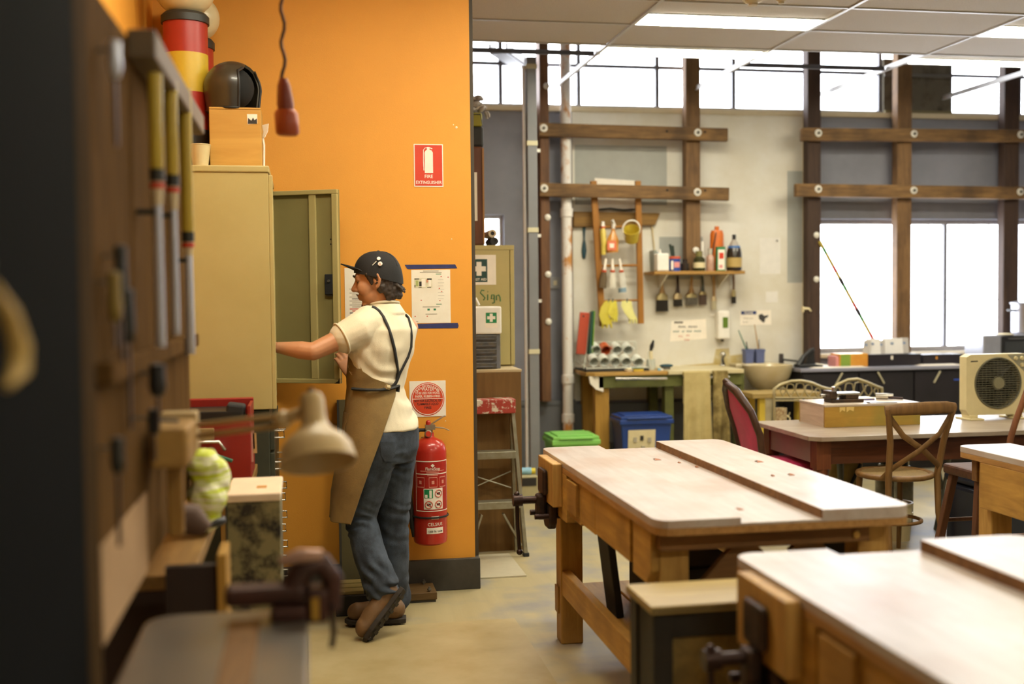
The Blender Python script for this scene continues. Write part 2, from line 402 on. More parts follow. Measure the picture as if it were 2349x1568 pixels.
# smoke detector pair at the top edge
for x, y, s, l in ((1727, 6, 1.0, 'round off-white smoke detector on the ceiling tile'), (1792, 2, .6, 'small off-white sprinkler head beside the smoke detector')):
    p = aZ(x, y, ZC - .02); t = thing('smoke_detector' if s == 1 else 'sprinkler_head', l, 'detector', (p.x, p.y, ZC + .004))
    build('housing', MB().lathe([(0, 0), (.055 * s, 0), (.052 * s, -.02), (.03 * s, -.03), (.028 * s, -.042), (0, -.045)], (p.x, p.y, ZC + .004), 20), m_cream, t, smooth=40)
    build('base_ring', MB().lathe([(.055 * s, 0), (.065 * s, 0), (.063 * s, -.01), (.054 * s, -.012)], (p.x, p.y, ZC + .003), 20), m_cream, t, smooth=40)
# services showing above the open ceiling
t = thing('cable_tray', 'grey steel cable tray above the open ceiling bay', 'cable tray', (1.55, 8.9, 3.45))
build('tray', MB().beam((1.45, 8.45, 3.37), (1.80, 9.3, 3.43), .12, .03), m_frame_d, t)
build('lip', MB().beam((1.39, 8.47, 3.40), (1.74, 9.3, 3.46), .012, .06), m_alu, t); build('lip', MB().beam((1.51, 8.42, 3.40), (1.86, 9.3, 3.46), .012, .06), m_alu, t)

# timber posts and bolted rails on the back wall
m_tim = wood('old_timber', '#876743', '#5d452c', 2, rough=.7, dirt='#3a2b20', dirtamt=.5)
m_timh = wood('old_timber_rail', '#8d6c42', '#5a4228', 0, rough=.7, dirt='#2f241b', dirtamt=.6)
m_timd = wood('dark_timber', '#4d3a2e', '#31251e', 2, rough=.7)
m_wash = plain('zinc_washer', '#d8d4c8', .5, .2); m_bolt = plain('bolt_head', '#6a655c', .5, .5)
def post(x0, x1, z0, label, mat, z1=4.0, y0=9.40, y1=9.5, bolts=()):
    t = thing('timber_post', label, 'post', ((x0 + x1) / 2, (y0 + y1) / 2, z0), 'timber posts against the back wall')
    build('shaft', MB().box((x0, y0, z0), (x1, y1, z1)), mat, t, bevel=.006)
    for z in bolts: build('washer', MB().lathe([(0, 0), (.028, 0), (.026, .01), (.012, .014), (0, .02)], ((x0 + x1) / 2 + .02, y0, z), 14, (0, -1, 0)), m_wash, t, smooth=40)
post(3.25, 3.38, 1.742, 'brown timber post ending above the bottle shelf', m_tim, bolts=(1.92,))
post(4.37, 4.495, .0, 'dark timber post at the right edge of the white wall', m_timd, bolts=(1.66, 2.05, ))
post(5.225, 5.365, .0, 'brown timber post in front of the low window', m_tim)
post(6.28, 6.43, .0, 'dark brown timber post behind the cooking pot', m_timd)
post(1.965, 2.045, .64, 'slim brown timber post beside the grey column', wood('brown_post', '#7a5638', '#553a26', 2), bolts=(1.32, 2.2, 1.72, 3.3), y1=9.56)
for zs_, x0, x1, l, bx in ((((2.93, 2.91)), 1.95, 3.61, 'upper timber rail bolted across the white wall', (1.985, 3.335)), ((2.43, 2.40), 1.95, 3.62, 'lower timber rail above the wooden ladder', (1.985, 3.33)),
                           ((2.925, 2.945), 4.29, 6.75, 'upper dark timber rail bolted across the window bay', (4.44, 5.35, 6.4)), ((2.44, 2.425), 4.235, 6.75, 'lower timber rail bolted across the window bay', (4.44, 5.35, 6.4))):
    t = thing('timber_rail', l, 'rail', ((x0 + x1) / 2, 9.37, zs_[0] - .055), 'timber rails bolted to the posts')
    build('plank', MB().beam((x0, 9.368, zs_[0]), (x1, 9.368, zs_[1]), .055, .112), m_timh, t, bevel=.005)
    for x in bx:
        z = zs_[0] + (zs_[1] - zs_[0]) * (x - x0) / (x1 - x0) + .01
        wsh = build('washer', MB().lathe([(.0, 0), (.034, 0), (.032, .008), (0, .009)], (x, 9.34, z), 16, (0, -1, 0)), m_wash, t, smooth=40)
        build('bolt', MB().lathe([(.014, .008), (.014, .022), (0, .024)], (x, 9.34, z), 6, (0, -1, 0)), m_bolt, wsh)
    if x0 < 2: 
        for x in (3.06, 3.4): build('knot_hole', MB().ball((x, 9.3405, zs_[0]), (.01, .002, .01), 10, 6), plain('hole_black', '#15110d', .9), t)
# grey column with taped joints and a white conduit
t = thing('steel_column', 'grey boxed column with cream tape bands beside the locker', 'column', (1.735, 8.6, 0))
build('shaft', MB().box((1.69, 8.55, 0), (1.765, 8.66, 3.36)), plain('column_grey', '#7f8083', .6, c2='#74767a', scale=4, amt=.6), t, bevel=.004)
for y in (152, 328, 527, 806):
    z = zz(1222, y, 8.55); build('tape_band', MB().box((1.686, 8.546, z - .018), (1.769, 8.662, z + .018)), plain('cream_tape', '#cdc6a5', .6), t)
for y in (345, 540, 690): 
    z = zz(1240, y, 8.6); build('clip', MB().box((1.765, 8.6, z - .012), (1.80, 8.63, z + .012)), m_wash, t)
build('conduit', MB().cyl((1.675, 8.6, 0), (1.675, 8.6, 3.3), .014, n=12), plain('white_conduit', '#f2f4fa', .35), t, smooth=50)
# rusty white downpipe
t = thing('downpipe', 'white pipe with rust stains between the column and the sink', 'pipe', (2.2, 9.45, 0))
m_pipe = plain('pipe_white', '#dcd8d2', .5, c2='#b9803f', scale=6, amt=1, lo=.38, hi=.47, stretch=(1, 1, .6))
build('pipe', MB().lathe([(0, 0), (.046, 0), (.046, 4.0), (0, 4.0)], (2.2, 9.45, 0), 20), m_pipe, t, smooth=40)
for y in (487, 960, 870):
    z = zz(1300, y, 9.4); build('collar', MB().lathe([(.046, -.04), (.055, -.035), (.055, .035), (.046, .04)], (2.2, 9.45, z), 20), m_pipe, t, smooth=40)
# small wall switch
sw = build('wall_switch', MB().box((1.99 + .09, WB - .02, 1.60), (2.17, WB, 1.70)), plain('switch_grey', '#8a8b8c', .5), label='small grey switch plate on the back wall beside the pipe', cat='switch', bevel=.004)
build('rocker', MB().box((2.11, WB - .026, 1.63), (2.14, WB - .02, 1.67)), m_cream, sw)
# thin hardboard sheets on the floor
m_hard = plain('hardboard', '#b4a47c', .4, c2='#9d8a5c', scale=2.5, amt=.9)
build('floor_sheet', MB().box((-.013, 2.4, 0), (.955, 5.26, .011)), m_hard, label='big thin hardboard sheet on the floor below the person', cat='floor sheet')
p = aZ(1208, 1322, 0)
build('floor_sheet', MB().box((.90, p.y, 0), (p.x, 6.62, .008)), plain('hardboard_pale', '#b9b197', .4), label='small pale sheet on the floor at the foot of the step ladder', cat='floor sheet')
# ================================================================== workbenches
m_pine = wood('bench_pine', '#c09852', '#9c743a', 2, rough=.55, dirt='#6e4b26', dirtamt=.5)
m_pineY = wood('bench_pine_long', '#c0964a', '#9a7238', 1, rough=.55, dirt='#6a4724', dirtamt=.5)
m_pineX = wood('bench_pine_cross', '#8a6237', '#644323', 0, rough=.6, dirt='#4a331d', dirtamt=.4)
m_top = wood('bench_top', '#beb4ac', '#a69a8f', 1, scale=2.2, rough=.33, dirt='#a07a58', dirtamt=.5, spec=.5, bump=.08)
m_ply = wood('ply_edge', '#b58a52', '#8f6637', 1, scale=6, rough=.5)
m_iron = plain('vice_iron', '#2a2320', .5, .6, c2='#4a352a', scale=18, amt=.9)
m_irond = plain('vice_screw', '#3a2a26', .4, .7)
m_blackp = plain('black_panel', '#1d1e1f', .7)
BW, BL = .86, 1.74
def bench(ox, oy, label, vice=True):
    """near-left corner of the top at (ox, oy)"""
    t = thing('workbench', label, 'workbench', (ox, oy, 0), 'wooden workbenches')
    M = Matrix.Translation(V((ox, oy, 0)))
    def b(name, lo, hi, mat, bev=.004, par=None): return build(name, MB(M).box(lo, hi), mat, par or t, bevel=bev)
    r = .055
    out = [(x + BW / 2, y + BL / 2, .80) for x, y in roundrect(BW, BL, r)]
    build('base_board', MB(M).prism(out, (0, 0, .024)), m_ply, t, bevel=.002)
    # surface sheets: a low well between two raised strips
    def strip(name, x0, x1, z0, z1, corners):
        p = []
        for (cx_, cy_, a0) in ((x1, 0, 270), (x1, BL, 0), (x0, BL, 90), (x0, 0, 180)):
            if (cx_, cy_) in corners:
                sx = -1 if cx_ == x1 else 1; sy = 1 if cy_ == 0 else -1
                for i in range(6):
                    a = math.radians(a0 + 18 * i); p.append((cx_ + sx * r + r * math.cos(a), cy_ + sy * r + r * math.sin(a), z0))
            else: p.append((cx_, cy_, z0))
        return build(name, MB(M).prism(p, (0, 0, z1 - z0)), m_top, t, bevel=.002)
    strip('left_board', 0, .275, .824, .85, [(0, 0), (0, BL)])
    strip('well_board', .2755, .5495, .824, .832, [])
    rb = strip('right_board', .55, BW, .824, .862, [(BW, 0), (BW, BL)])
    build('rail_edge', MB(M).box((.5465, .01, .832), (.5499, BL - .01, .8615)), m_pineX, rb)
    # legs and frame
    for x in (.04, BW - .14):
        for y in (.10, BL - .22): b('leg', (x, y, 0), (x + .1, y + .1, .80), m_pine, .006)
    b('front_rail', (.03, .06, .74), (BW - .12, .10, .80), m_pineX); b('back_rail', (.03, BL - .12, .70), (BW - .03, BL - .08, .80), m_pineX)
    # left skirt, made up of pieces, with the slot and the cut-off lower corner
    for y0, y1, z0 in ((.10, .30, .62), (.335, .80, .645), (.802, 1.02, .64), (1.022, 1.22, .63)):
        pts = [(.012, y0, z0 + (.05 if y0 < .2 else 0)), (.012, y0 + .05, z0), (.012, y1, z0), (.012, y1, .80), (.012, y0, .80)]
        build('skirt_board', MB(M).prism(pts, (.028, 0, 0)), m_pineY, t, bevel=.003)
    b('skirt_backing', (.04, .25, .63), (.055, 1.3, .80), m_pineX, 0)
    b('vice_block', (.0, 1.235, .60), (.055, 1.55, .80), m_pineY)
    if vice: b('wood_jaw', (-.042, 1.30, .655), (-.001, 1.60, .838), m_pine, .004)
    b('skirt_patch', (-.004, 1.05, .66), (.012, 1.21, .79), m_pineY, .002)
    # right skirt panel
    b('side_panel', (BW - .035, .16, .58), (BW - .012, BL - .2, .80), m_blackp); b('panel_edge', (BW - .035, .135, .58), (BW - .012, .16, .80), m_pine)
    # braces
    build('brace', MB(M).beam((.10, .08, .46), (.31, .08, .72), .03, .085, (0, 1, 0)).box((0, 0, 0), (0, 0, 0)) if False else MB(M).beam((.10, .115, .46), (.36, .115, .745), .10, .03, (0, 1, 0)), m_pineX, t, bevel=.003)
    build('brace', MB(M).beam((BW - .12, .115, .48), (BW - .34, .115, .745), .10, .03, (0, 1, 0)), m_pineX, t, bevel=.003)
    # stretchers and shelf boards
    b('stretcher', (.045, .2, .22), (.085, BL - .2, .33), m_pineY); b('stretcher', (BW - .09, .2, .22), (BW - .05, BL - .2, .33), m_pineY)
    for i in range(4): b('shelf_board', (.10 + i * .165, .22, .25), (.255 + i * .165, BL - .22, .272), m_pineY)
    b('leg_block', (.032, BL - .185, .13), (.041, BL - .125, .25), m_pine, .002)
    build('coach_bolt', MB(M).lathe([(0, 0), (.014, 0), (.013, .008), (0, .01)], (.09, BL - .22, .21), 12, (0, -1, 0)), m_bolt, t, smooth=40)
    build('coach_bolt', MB(M).lathe([(0, 0), (.013, 0), (.012, .008), (0, .01)], (BW - .17, .06, .765), 12, (0, -1, 0)), plain('brass_head', '#b58f4e', .4, .7), t, smooth=40)
    if not vice: return t
    # front vice on the left side
    v = build('vice', MB(M).prism([(-.005, 1.38, .57), (-.005, 1.38, .65), (-.005, 1.52, .65), (-.005, 1.52, .57), (-.005, 1.49, .54), (-.005, 1.41, .54)], (-.035, 0, 0)), m_iron, t, bevel=.008)
    build('vice_jaw', MB(M).box((-.065, 1.39, .69), (-.043, 1.51, .80)).box((-.085, 1.42, .58), (-.043, 1.48, .69)), m_iron, v, bevel=.012)
    build('guide_bar', MB(M).cyl((-.10, 1.40, .60), (.2, 1.40, .60), .012).cyl((-.10, 1.50, .60), (.2, 1.50, .60), .012), m_irond, v, smooth=40)
    build('vice_screw', MB(M).cyl((-.17, 1.45, .665), (0, 1.45, .665), .016).cyl((-.185, 1.45, .665), (-.145, 1.45, .665), .026), m_irond, v, smooth=40)
    build('handle', MB(M).tube([(-.168, 1.45, .69), (-.166, 1.45, .56), (-.158, 1.45, .445)], .0085, 10).ball((-.168, 1.45, .69), .013).ball((-.158, 1.45, .44), .014), m_irond, v, smooth=50)
    return t
b1 = bench(1.05, 3.325, 'pale-topped workbench in the middle, iron vice with hanging handle in view')
copy_tree(b1, (1.115, 1.125, 0), label='blurred workbench nearest the camera at the lower right')
bench(2.885, 2.93, 'workbench cut by the right edge beside the brown stool', False)
# bottles and black things on the middle bench's shelf
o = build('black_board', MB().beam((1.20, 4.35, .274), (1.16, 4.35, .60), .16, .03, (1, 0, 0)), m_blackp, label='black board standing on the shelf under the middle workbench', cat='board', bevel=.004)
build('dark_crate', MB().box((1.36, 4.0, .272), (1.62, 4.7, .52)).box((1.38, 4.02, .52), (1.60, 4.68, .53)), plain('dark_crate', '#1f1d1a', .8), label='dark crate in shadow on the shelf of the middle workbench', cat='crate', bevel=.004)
# little cabinet between the two benches
t = thing('side_cabinet', 'small cabinet with plywood top and black frame between two workbenches', 'cabinet', (1.02, 3.07, 0))
m_fr = plain('frame_black', '#1b1a17', .6, c2='#2a2620', scale=9, amt=.8)
m_osb = plain('chip_panel', '#8a743f', .7, c2='#6a5930', scale=16, amt=1, bump=.2, bscale=40)
zt = zz(1530, 1388, 2.90) - .022; x0, x1, y0 = aY(1500, 1388, 2.9).x, 1.31, 2.905; y1 = aZ(1465, 1340, zt + .022).y
for a in (x0, x1 - .055):
    for c in (y0, y1 - .06): build('leg', MB().box((a, c, 0), (a + .055, c + .06, zt)), m_fr, t, bevel=.003)
build('rail', MB().box((x0 + .055, y0 + .005, zt - .07), (x1 - .055, y0 + .035, zt)), m_fr, t); build('rail', MB().box((x0 + .055, y1 - .035, zt - .07), (x1 - .055, y1 - .005, zt)), m_fr, t)
build('side_panel', MB().box((x0 + .008, y0 + .06, .05), (x0 + .022, y1 - .06, zt)), m_fr, t); build('side_panel', MB().box((x1 - .022, y0 + .06, .05), (x1 - .008, y1 - .06, zt)), m_fr, t)
build('door_panel', MB().box((x0 + .057, y0 + .012, .05), (x1 - .057, y0 + .026, zt - .075)), m_osb, t)
build('tabletop', MB().box((x0 - .01, y0 - .012, zt), (x1 + .01, y1 + .01, zt + .022)), wood('ply_top', '#b09a62', '#8f7845', 0, rough=.5), t, bevel=.002)
build('top_edge', MB().box((x0 - .01, y0 - .013, zt + .007), (x1 + .01, y0 - .0121, zt + .012)), m_fr, t)
# pale bent strip hung at the near bench's vice
pts = [aY(x, y, 2.878) for x, y in ((1728, 1360), (1711, 1385), (1703, 1420), (1710, 1460), (1720, 1490), (1716, 1530), (1706, 1600), (1700, 1660))]
rows = [[p + V((-wd, -.01, 0)), p + V((wd, .01, 0))] for p, wd in zip(pts, (.008, .012, .014, .016, .02, .022, .024, .024))]
build('wood_strip', MB().sheet(rows, .006), plain('pale_bentwood', '#d8bd9c', .5), smooth=60, label='pale bent wooden strip hanging from the nearest workbench vice', cat='strip')
# loose shavings
for i, (x, y) in enumerate(((1600, 1072), (1566, 1051), (1745, 1060), (1775, 1092), (1818, 1090), (1510, 1055), (1560, 1062), (1700, 1170))):
    z = .8325 if i in (0, 1, 5, 6) else .8625
    p = aZ(x, y, z); s = .007 + .004 * (i % 3)
    build('wood_shaving', MB().sheet([[(p.x - s, p.y, z + .001), (p.x + s, p.y + .004, z + .001)], [(p.x - s * .6, p.y + s, z + .007), (p.x + s * .5, p.y + s, z + .004)], [(p.x - s, p.y + 2 * s, z + .002), (p.x + s * .9, p.y + 2.2 * s, z + .001)]], .0015), plain('shaving', '#a0623c', .6), label='curled reddish wood shaving lying on the middle workbench', cat='shaving', group='shavings on the workbench')
# ================================================================== orange wall: signs, extinguisher, cupboard
m_paper = plain('paper', '#e9e2d2', .7, c2='#dcd2bd', scale=8, amt=.7)
m_signw = plain('sign_white', '#efe6d6', .45); m_signr = plain('sign_red', '#cf3a1d', .45); m_ink = plain('ink_black', '#26221e', .6)
m_inkr = plain('ink_red', '#c8421f', .6); m_inkg = plain('ink_green', '#1f7a52', .6); m_inkgr = plain('ink_grey', '#a39a88', .7); m_tape = plain('blue_tape', '#2b3166', .6, c2='#20264f', scale=30, amt=.7)
def flat(name, poly, y, th, mat, parent=None, **k):
    """thin plate facing the camera on a wall at depth y; poly of (x, z)"""
    return build(name, MB().prism([(x, y, z) for x, z in poly], (0, -th, 0)), mat, parent, **k)
def rect(a, b, c, d): return [(a, b), (c, b), (c, d), (a, d)]
def pq(pts, Y): return [(aY(x, y, Y).x, aY(x, y, Y).z) for x, y in pts]
def disc(cx_, cz_, r, n=28, r2=None): return [(cx_ + r * math.cos(2 * math.pi * i / n), cz_ + (r2 or r) * math.sin(2 * math.pi * i / n)) for i in range(n)]
# fire extinguisher sign
W = YO
q = pq([(950, 428), (1017, 428), (1017, 331), (950, 331)], W); ax0, az0, ax1, az1 = q[0][0], q[0][1], q[1][0], q[2][1]
s = flat('wall_sign', rect(ax0, az0, ax1, az1), W, .003, m_signw, label='red sign with a white extinguisher picture lettered FIRE EXTINGUISHER', cat='sign')
flat('red_field', rect(ax0 + .005, az0 + .005, ax1 - .005, az1 - .005), W - .003, .001, m_signr, s)
cxs = ax0 + (ax1 - ax0) * .50; H = az1 - az0; y_ = W - .0042
flat('pictogram', [(cxs - .02, az0 + H * .32), (cxs + .023, az0 + H * .32), (cxs + .023, az0 + H * .80), (cxs + .017, az0 + H * .85), (cxs + .006, az0 + H * .87), (cxs + .006, az0 + H * .90), (cxs + .02, az0 + H * .88), (cxs + .021, az0 + H * .90), (cxs + .004, az0 + H * .93), (cxs - .008, az0 + H * .93), (cxs - .008, az0 + H * .87), (cxs - .016, az0 + H * .84), (cxs - .02, az0 + H * .80)], y_, .0008, m_signw, s)
build('pictogram_hose', MB().tube([(cxs - .006, y_ - .001, az0 + H * .91), (cxs - .018, y_ - .001, az0 + H * .905), (cxs - .026, y_ - .001, az0 + H * .86), (cxs - .027, y_ - .001, az0 + H * .6), (cxs - .025, y_ - .001, az0 + H * .38)], .0022, 6), m_signw, s)
txt('FIRE', m_signw, s, (cxs, y_, az0 + H * .205), X_, Z_, .017, bold=.02); txt('EXTINGUISHER', m_signw, s, (cxs, y_, az0 + H * .065), X_, Z_, .0165, width=(ax1 - ax0) * .88, bold=.02)
# evacuation plan with blue tape
q = pq([(945, 741), (1034, 741), (1034, 618), (945, 618)], W); ax0, az0, ax1, az1 = q[0][0], q[0][1], q[1][0], q[2][1]
s = flat('wall_notice', rect(ax0, az0, ax1, az1), W, .0015, m_paper, label='printed floor-plan notice taped with blue tape between cap and wall corner', cat='notice')
y_ = W - .0022; w_, h_ = ax1 - ax0, az1 - az0
def on(u, v): return (ax0 + w_ * u, y_, az0 + h_ * v)
fp = flat('floor_plan', rect(ax0 + w_ * .07, az0 + h_ * .66, ax0 + w_ * .53, az0 + h_ * .84), W - .0016, .0006, plain('plan_cream', '#d8d3b4', .6, c2='#c3b89a', scale=40, amt=.8), s)
for a, b, c, d, mt in ((.08, .67, .10, .72, m_ink), (.08, .82, .2, .835, m_ink), (.2, .69, .26, .78, m_ink), (.26, .68, .36, .83, m_signw), (.38, .76, .43, .82, plain('plan_salmon', '#c98a6c', .6)), (.44, .69, .51, .82, m_signw), (.4, .81, .52, .835, m_ink), (.4, .662, .5, .675, m_ink), (.11, .69, .18, .8, plain('plan_green', '#a6ae6a', .6)), (.18, .662, .26, .672, m_ink)):
    flat('plan_room', rect(ax0 + w_ * a, az0 + h_ * b, ax0 + w_ * c, az0 + h_ * d), W - .0023, .0004, mt, fp)
for v, a, b in ((.968, .3, .7), (.94, .22, .78), (.295, .28, .72), (.16, .35, .65), (.02, .06, .16)):
    flat('print_line', rect(ax0 + w_ * a, az0 + h_ * v, ax0 + w_ * b, az0 + h_ * v + .004), W - .0016, .0005, m_inkgr, s)
for v in (.91, .345): flat('print_line', rect(ax0 + w_ * .63, az0 + h_ * v, ax0 + w_ * .77, az0 + h_ * v + .004), W - .0016, .0005, m_inkg, s)
for u, v in ((.4, .235), (.56, .235)): flat('exit_mark', rect(ax0 + w_ * u, az0 + h_ * v, ax0 + w_ * (u + .06), az0 + h_ * (v + .035)), W - .0016, .0005, m_inkg, s)
for u, v in ((.75, .86), (.93, .85), (.7, .64), (.76, .58), (.71, .41), (.23, .42), (.07, .12), (.38, .12)): flat('symbol', rect(ax0 + w_ * u, az0 + h_ * v, ax0 + w_ * (u + .03), az0 + h_ * (v + .016)), W - .0016, .0005, m_inkr, s)
for i in range(7): flat('print_line', rect(ax0 + w_ * .68, az0 + h_ * (.45 + i * .06), ax0 + w_ * (.82 + .02 * (i % 2)), az0 + h_ * (.455 + i * .06)), W - .0016, .0004, m_inkgr, s)
for pts in (((928, 607), (1044, 606), (1049, 615), (935, 617)), ((947, 743), (1050, 740), (1052, 747), (1050, 752), (948, 753))):
    flat('tape', pq(pts, W), W - .0015, .0008, m_tape, s)
# notices half hidden behind the person
q = pq([(792, 735), (850, 735), (850, 614), (792, 614)], W); ax0, az0, ax1, az1 = q[0][0], q[0][1], q[1][0], q[2][1]; w_, h_ = ax1 - ax0, az1 - az0
s = flat('wall_notice', rect(ax0, az0, ax1, az1), W, .0015, m_paper, label='printed notice behind the peak of the black cap', cat='notice')
random.seed(4)
for i in range(16):
    v = .06 + .038 * i; mt = m_inkr if i in (3, 4, 13) else m_ink if i in (9, 2) else m_inkgr
    flat('print_line', rect(ax0 + w_ * (.18 + .1 * (i % 2)), az0 + h_ * v, ax0 + w_ * (.6 + .3 * random.random()), az0 + h_ * v + .0042), W - .0016, .0005, mt, s)
q = pq([(797, 915), (840, 915), (840, 795), (797, 795)], W); s = flat('wall_notice', rect(q[0][0], q[0][1], q[1][0], q[2][1]), W, .0015, m_paper, label='white notice with a red round mark behind the apron', cat='notice')
p = aY(812, 843, W); flat('red_mark', disc(p.x, p.z, .03), W - .0016, .0006, m_inkr, s)
# water extinguisher sign
q = pq([(940, 956), (1023, 956), (1023, 872), (940, 872)], W); ax0, az0, ax1, az1 = q[0][0], q[0][1], q[1][0], q[2][1]; w_, h_ = ax1 - ax0, az1 - az0
s = flat('wall_sign', rect(ax0, az0, ax1, az1), W, .003, m_signw, label='white square sign with an orange-red disc about the water extinguisher', cat='sign')
cx_, cz_ = ax0 + w_ * .5, az0 + h_ * .49; R_ = w_ * .46
dk = flat('disc', disc(cx_, cz_, R_, 40), W - .003, .0006, plain('sign_orange_red', '#d2441f', .45), s)
build('ring', MB().tube([(cx_ + R_ * .93 * math.cos(i * math.pi / 24), W - .0038, cz_ + R_ * .93 * math.sin(i * math.pi / 24)) for i in range(48)], .0016, 6, closed=True), m_signw, dk)
flat('divider', rect(cx_ - R_ * .92, cz_ + .0, cx_ + R_ * .92, cz_ + .003), W - .0036, .0005, m_signw, dk)
y_ = W - .0038
for sx, v, h, wd, mt in (('WATER', .50, .020, .76, m_signw), ('TO BE USED FOR WOOD,', .30, .0125, 1.5, m_signw), ('PAPER, RUBBISH FIRES', .10, .0125, 1.5, m_signw), ('NOT FOR ELECTRICAL OR', -.16, .0125, 1.62, m_ink), ('FLAMMABLE LIQUID', -.36, .0125, 1.28, m_ink), ('FIRES', -.58, .0125, .42, m_ink)):
    txt(sx, mt, dk, (cx_, y_, cz_ + R_ * v), X_, Z_, h * .95, width=R_ * wd, bold=.015)
arc = 'THIS EXTINGUISHER'
for i, ch in enumerate(arc):
    if ch == ' ': continue
    a = math.radians(143 - i * (106 / (len(arc) - 1))); rr = R_ * .73
    txt(ch, m_signw, dk, (cx_ + rr * math.cos(a), y_, cz_ + rr * math.sin(a)), (math.sin(a), 0, -math.cos(a)), (math.cos(a), 0, math.sin(a)), .0125, bold=.015)

# fire extinguisher
ex = aY(988, 1245, W - .11); ez0 = ex.z; ec = V((ex.x, W - .105, ez0)); RE = .088
t = thing('fire_extinguisher', 'red water fire extinguisher hung on the orange wall', 'fire extinguisher', ec)
m_er = plain('extinguisher_red', '#b8271a', .32, c2='#a5281a', scale=6, amt=.6, coat=.3)
HB = zz(988, 1020, W - .105) - ez0
build('cylinder', MB().lathe([(0, .004), (RE - .02, 0), (RE - .004, .01), (RE, .03), (RE, HB - .03), (RE - .006, HB), (RE * .75, HB + .022), (RE * .35, HB + .04), (.026, HB + .045), (.024, HB + .065), (0, HB + .067)], ec, 40), m_er, t, smooth=40)
m_brs = plain('valve_metal', '#a99a86', .35, .8); m_hose = plain('hose_rubber', '#1b1a19', .6)
hd = ec + V((0, 0, HB + .05))
vb = build('valve', MB().cyl(hd + V((0, 0, -.01)), hd + V((0, 0, .05)), .021, .018, 14).box(hd + V((-.02, -.018, .03)), hd + V((.03, .018, .055))), m_brs, t, smooth=40)
build('gauge', MB().lathe([(0, 0), (.019, 0), (.019, .014), (.015, .016), (0, .015)], hd + V((-.008, -.02, .012)), 20, (0, -1, 0)), m_brs, vb, smooth=40)
build('gauge_face', MB().lathe([(0, 0), (.014, 0), (.014, .001), (0, .0012)], hd + V((-.008, -.0365, .012)), 20, (0, -1, 0)), m_signr, vb)
build('safety_knob', MB().cyl(hd + V((-.004, 0, .045)), hd + V((-.004, 0, .066)), .013).ball(hd + V((-.004, 0, .066)), .013), m_er, vb, smooth=50)
build('upper_lever', MB().beam(hd + V((.0, 0, .05)), hd + V((.072, -.004, .095)), .022, .006).beam(hd + V((.07, -.004, .094)), hd + V((.086, -.004, .099)), .016, .005), m_brs, vb, bevel=.002)
build('carry_handle', MB().beam(hd + V((.0, 0, .045)), hd + V((.075, -.004, .036)), .024, .006).beam(hd + V((.073, -.004, .037)), hd + V((.105, -.004, .022)), .018, .005), m_brs, vb, bevel=.002)
build('hose', MB().tube([hd + V((-.02, 0, .028)), hd + V((-.05, -.005, .03)), hd + V((-.085, -.01, .008)), hd + V((-.105, -.012, -.05)), hd + V((-.108, -.012, -.14)), hd + V((-.104, -.012, -.3)), hd + V((-.098, -.012, -.42)), hd + V((-.092, -.012, -.475))], [.009, .0095, .011, .011, .011, .011, .012, .014], 10), m_hose, t, smooth=60)
build('hose_nozzle', MB().cyl(hd + V((-.092, -.012, -.475)), hd + V((-.088, -.012, -.52)), .012, .008), m_hose, t, smooth=60)
zs_ = ez0 + HB * .285
build('strap', MB().tube([ec + V(((RE + .004) * math.cos(a), (RE + .004) * math.sin(a), HB * .29)) for a in [2 * math.pi * i / 28 for i in range(28)]] , .005, 6, closed=True).box(ec + V((-RE - .025, -.02, HB * .27)), ec + V((-RE - .002, .01, HB * .31))), m_hose, t, smooth=60)
build('wall_bracket', MB().box((ec.x - .03, W - .03, ez0 + HB * .5), (ec.x + .03, W, ez0 + HB + .03)), plain('bracket_black', '#222120', .5), t)
def onCyl(u0, u1, z0, z1, mat, name, parent, rr=RE + .0008, n=10):
    """label wrapped on the cylinder; u in degrees from the side facing the camera"""
    rows = [[ec + V((rr * math.sin(math.radians(u)), -rr * math.cos(math.radians(u)), z)) for u in [u0 + (u1 - u0) * i / n for i in range(n + 1)]] for z in (z0, z1)]
    return build(name, MB().sheet(rows, .0003), mat, parent, smooth=60)
def wrap_txt(s_, u, z, h, mat, parent, rr=RE + .0016, width=None):
    o = txt(s_, mat, parent, ec + V((0, 0, z)), X_, Z_, h, width=width)
    org = ROOT[parent.name]
    for v in o.data.vertices:
        wx = v.co.x + org.x - ec.x; a = wx / RE + math.radians(u); d = -(v.co.y + org.y - ec.y)
        v.co.x = ec.x + (rr + d) * math.sin(a) - org.x; v.co.y = ec.y - (rr + d) * math.cos(a) - org.y
    return o
fz = lambda y: zz(988, y, W - .19) - ez0
lb = onCyl(-58, 68, fz(1172), fz(1058), plain('label_red', '#a9231a', .4), 'label_panel', t)
for a, b, c, d in ((-58, -56.5, 1172, 1058), (66.5, 68, 1172, 1058), (-58, 68, 1173, 1171), (-58, 68, 1059, 1057), (-58, 68, 1088, 1086)):
    onCyl(a, b, fz(c), fz(d), m_signw, 'label_line', lb, RE + .0013)
wrap_txt('FlameStop', 5, fz(1078), .0155, m_signw, lb, width=.075)
p0 = V((0, 0, fz(1071)))
for a, b, y in ((-38, 48, 1080), (-17, 27, 1083.5), (-14, 22, 1090)): onCyl(a, b, fz(y + .8), fz(y - .8), plain('label_pink', '#d98f7f', .5), 'print_line', lb, RE + .0013)
a_ = math.radians(4); dc = V((ec.x + (RE + .0014) * math.sin(a_), ec.y - (RE + .0014) * math.cos(a_), ez0 + fz(1067.5))); build('logo_diamond', MB().prism([dc + V((-.010, 0, 0)), dc + V((0, 0, -.010)), dc + V((.010, 0, 0)), dc + V((0, 0, .010))], (0, -.0012, 0)), m_signw, lb)
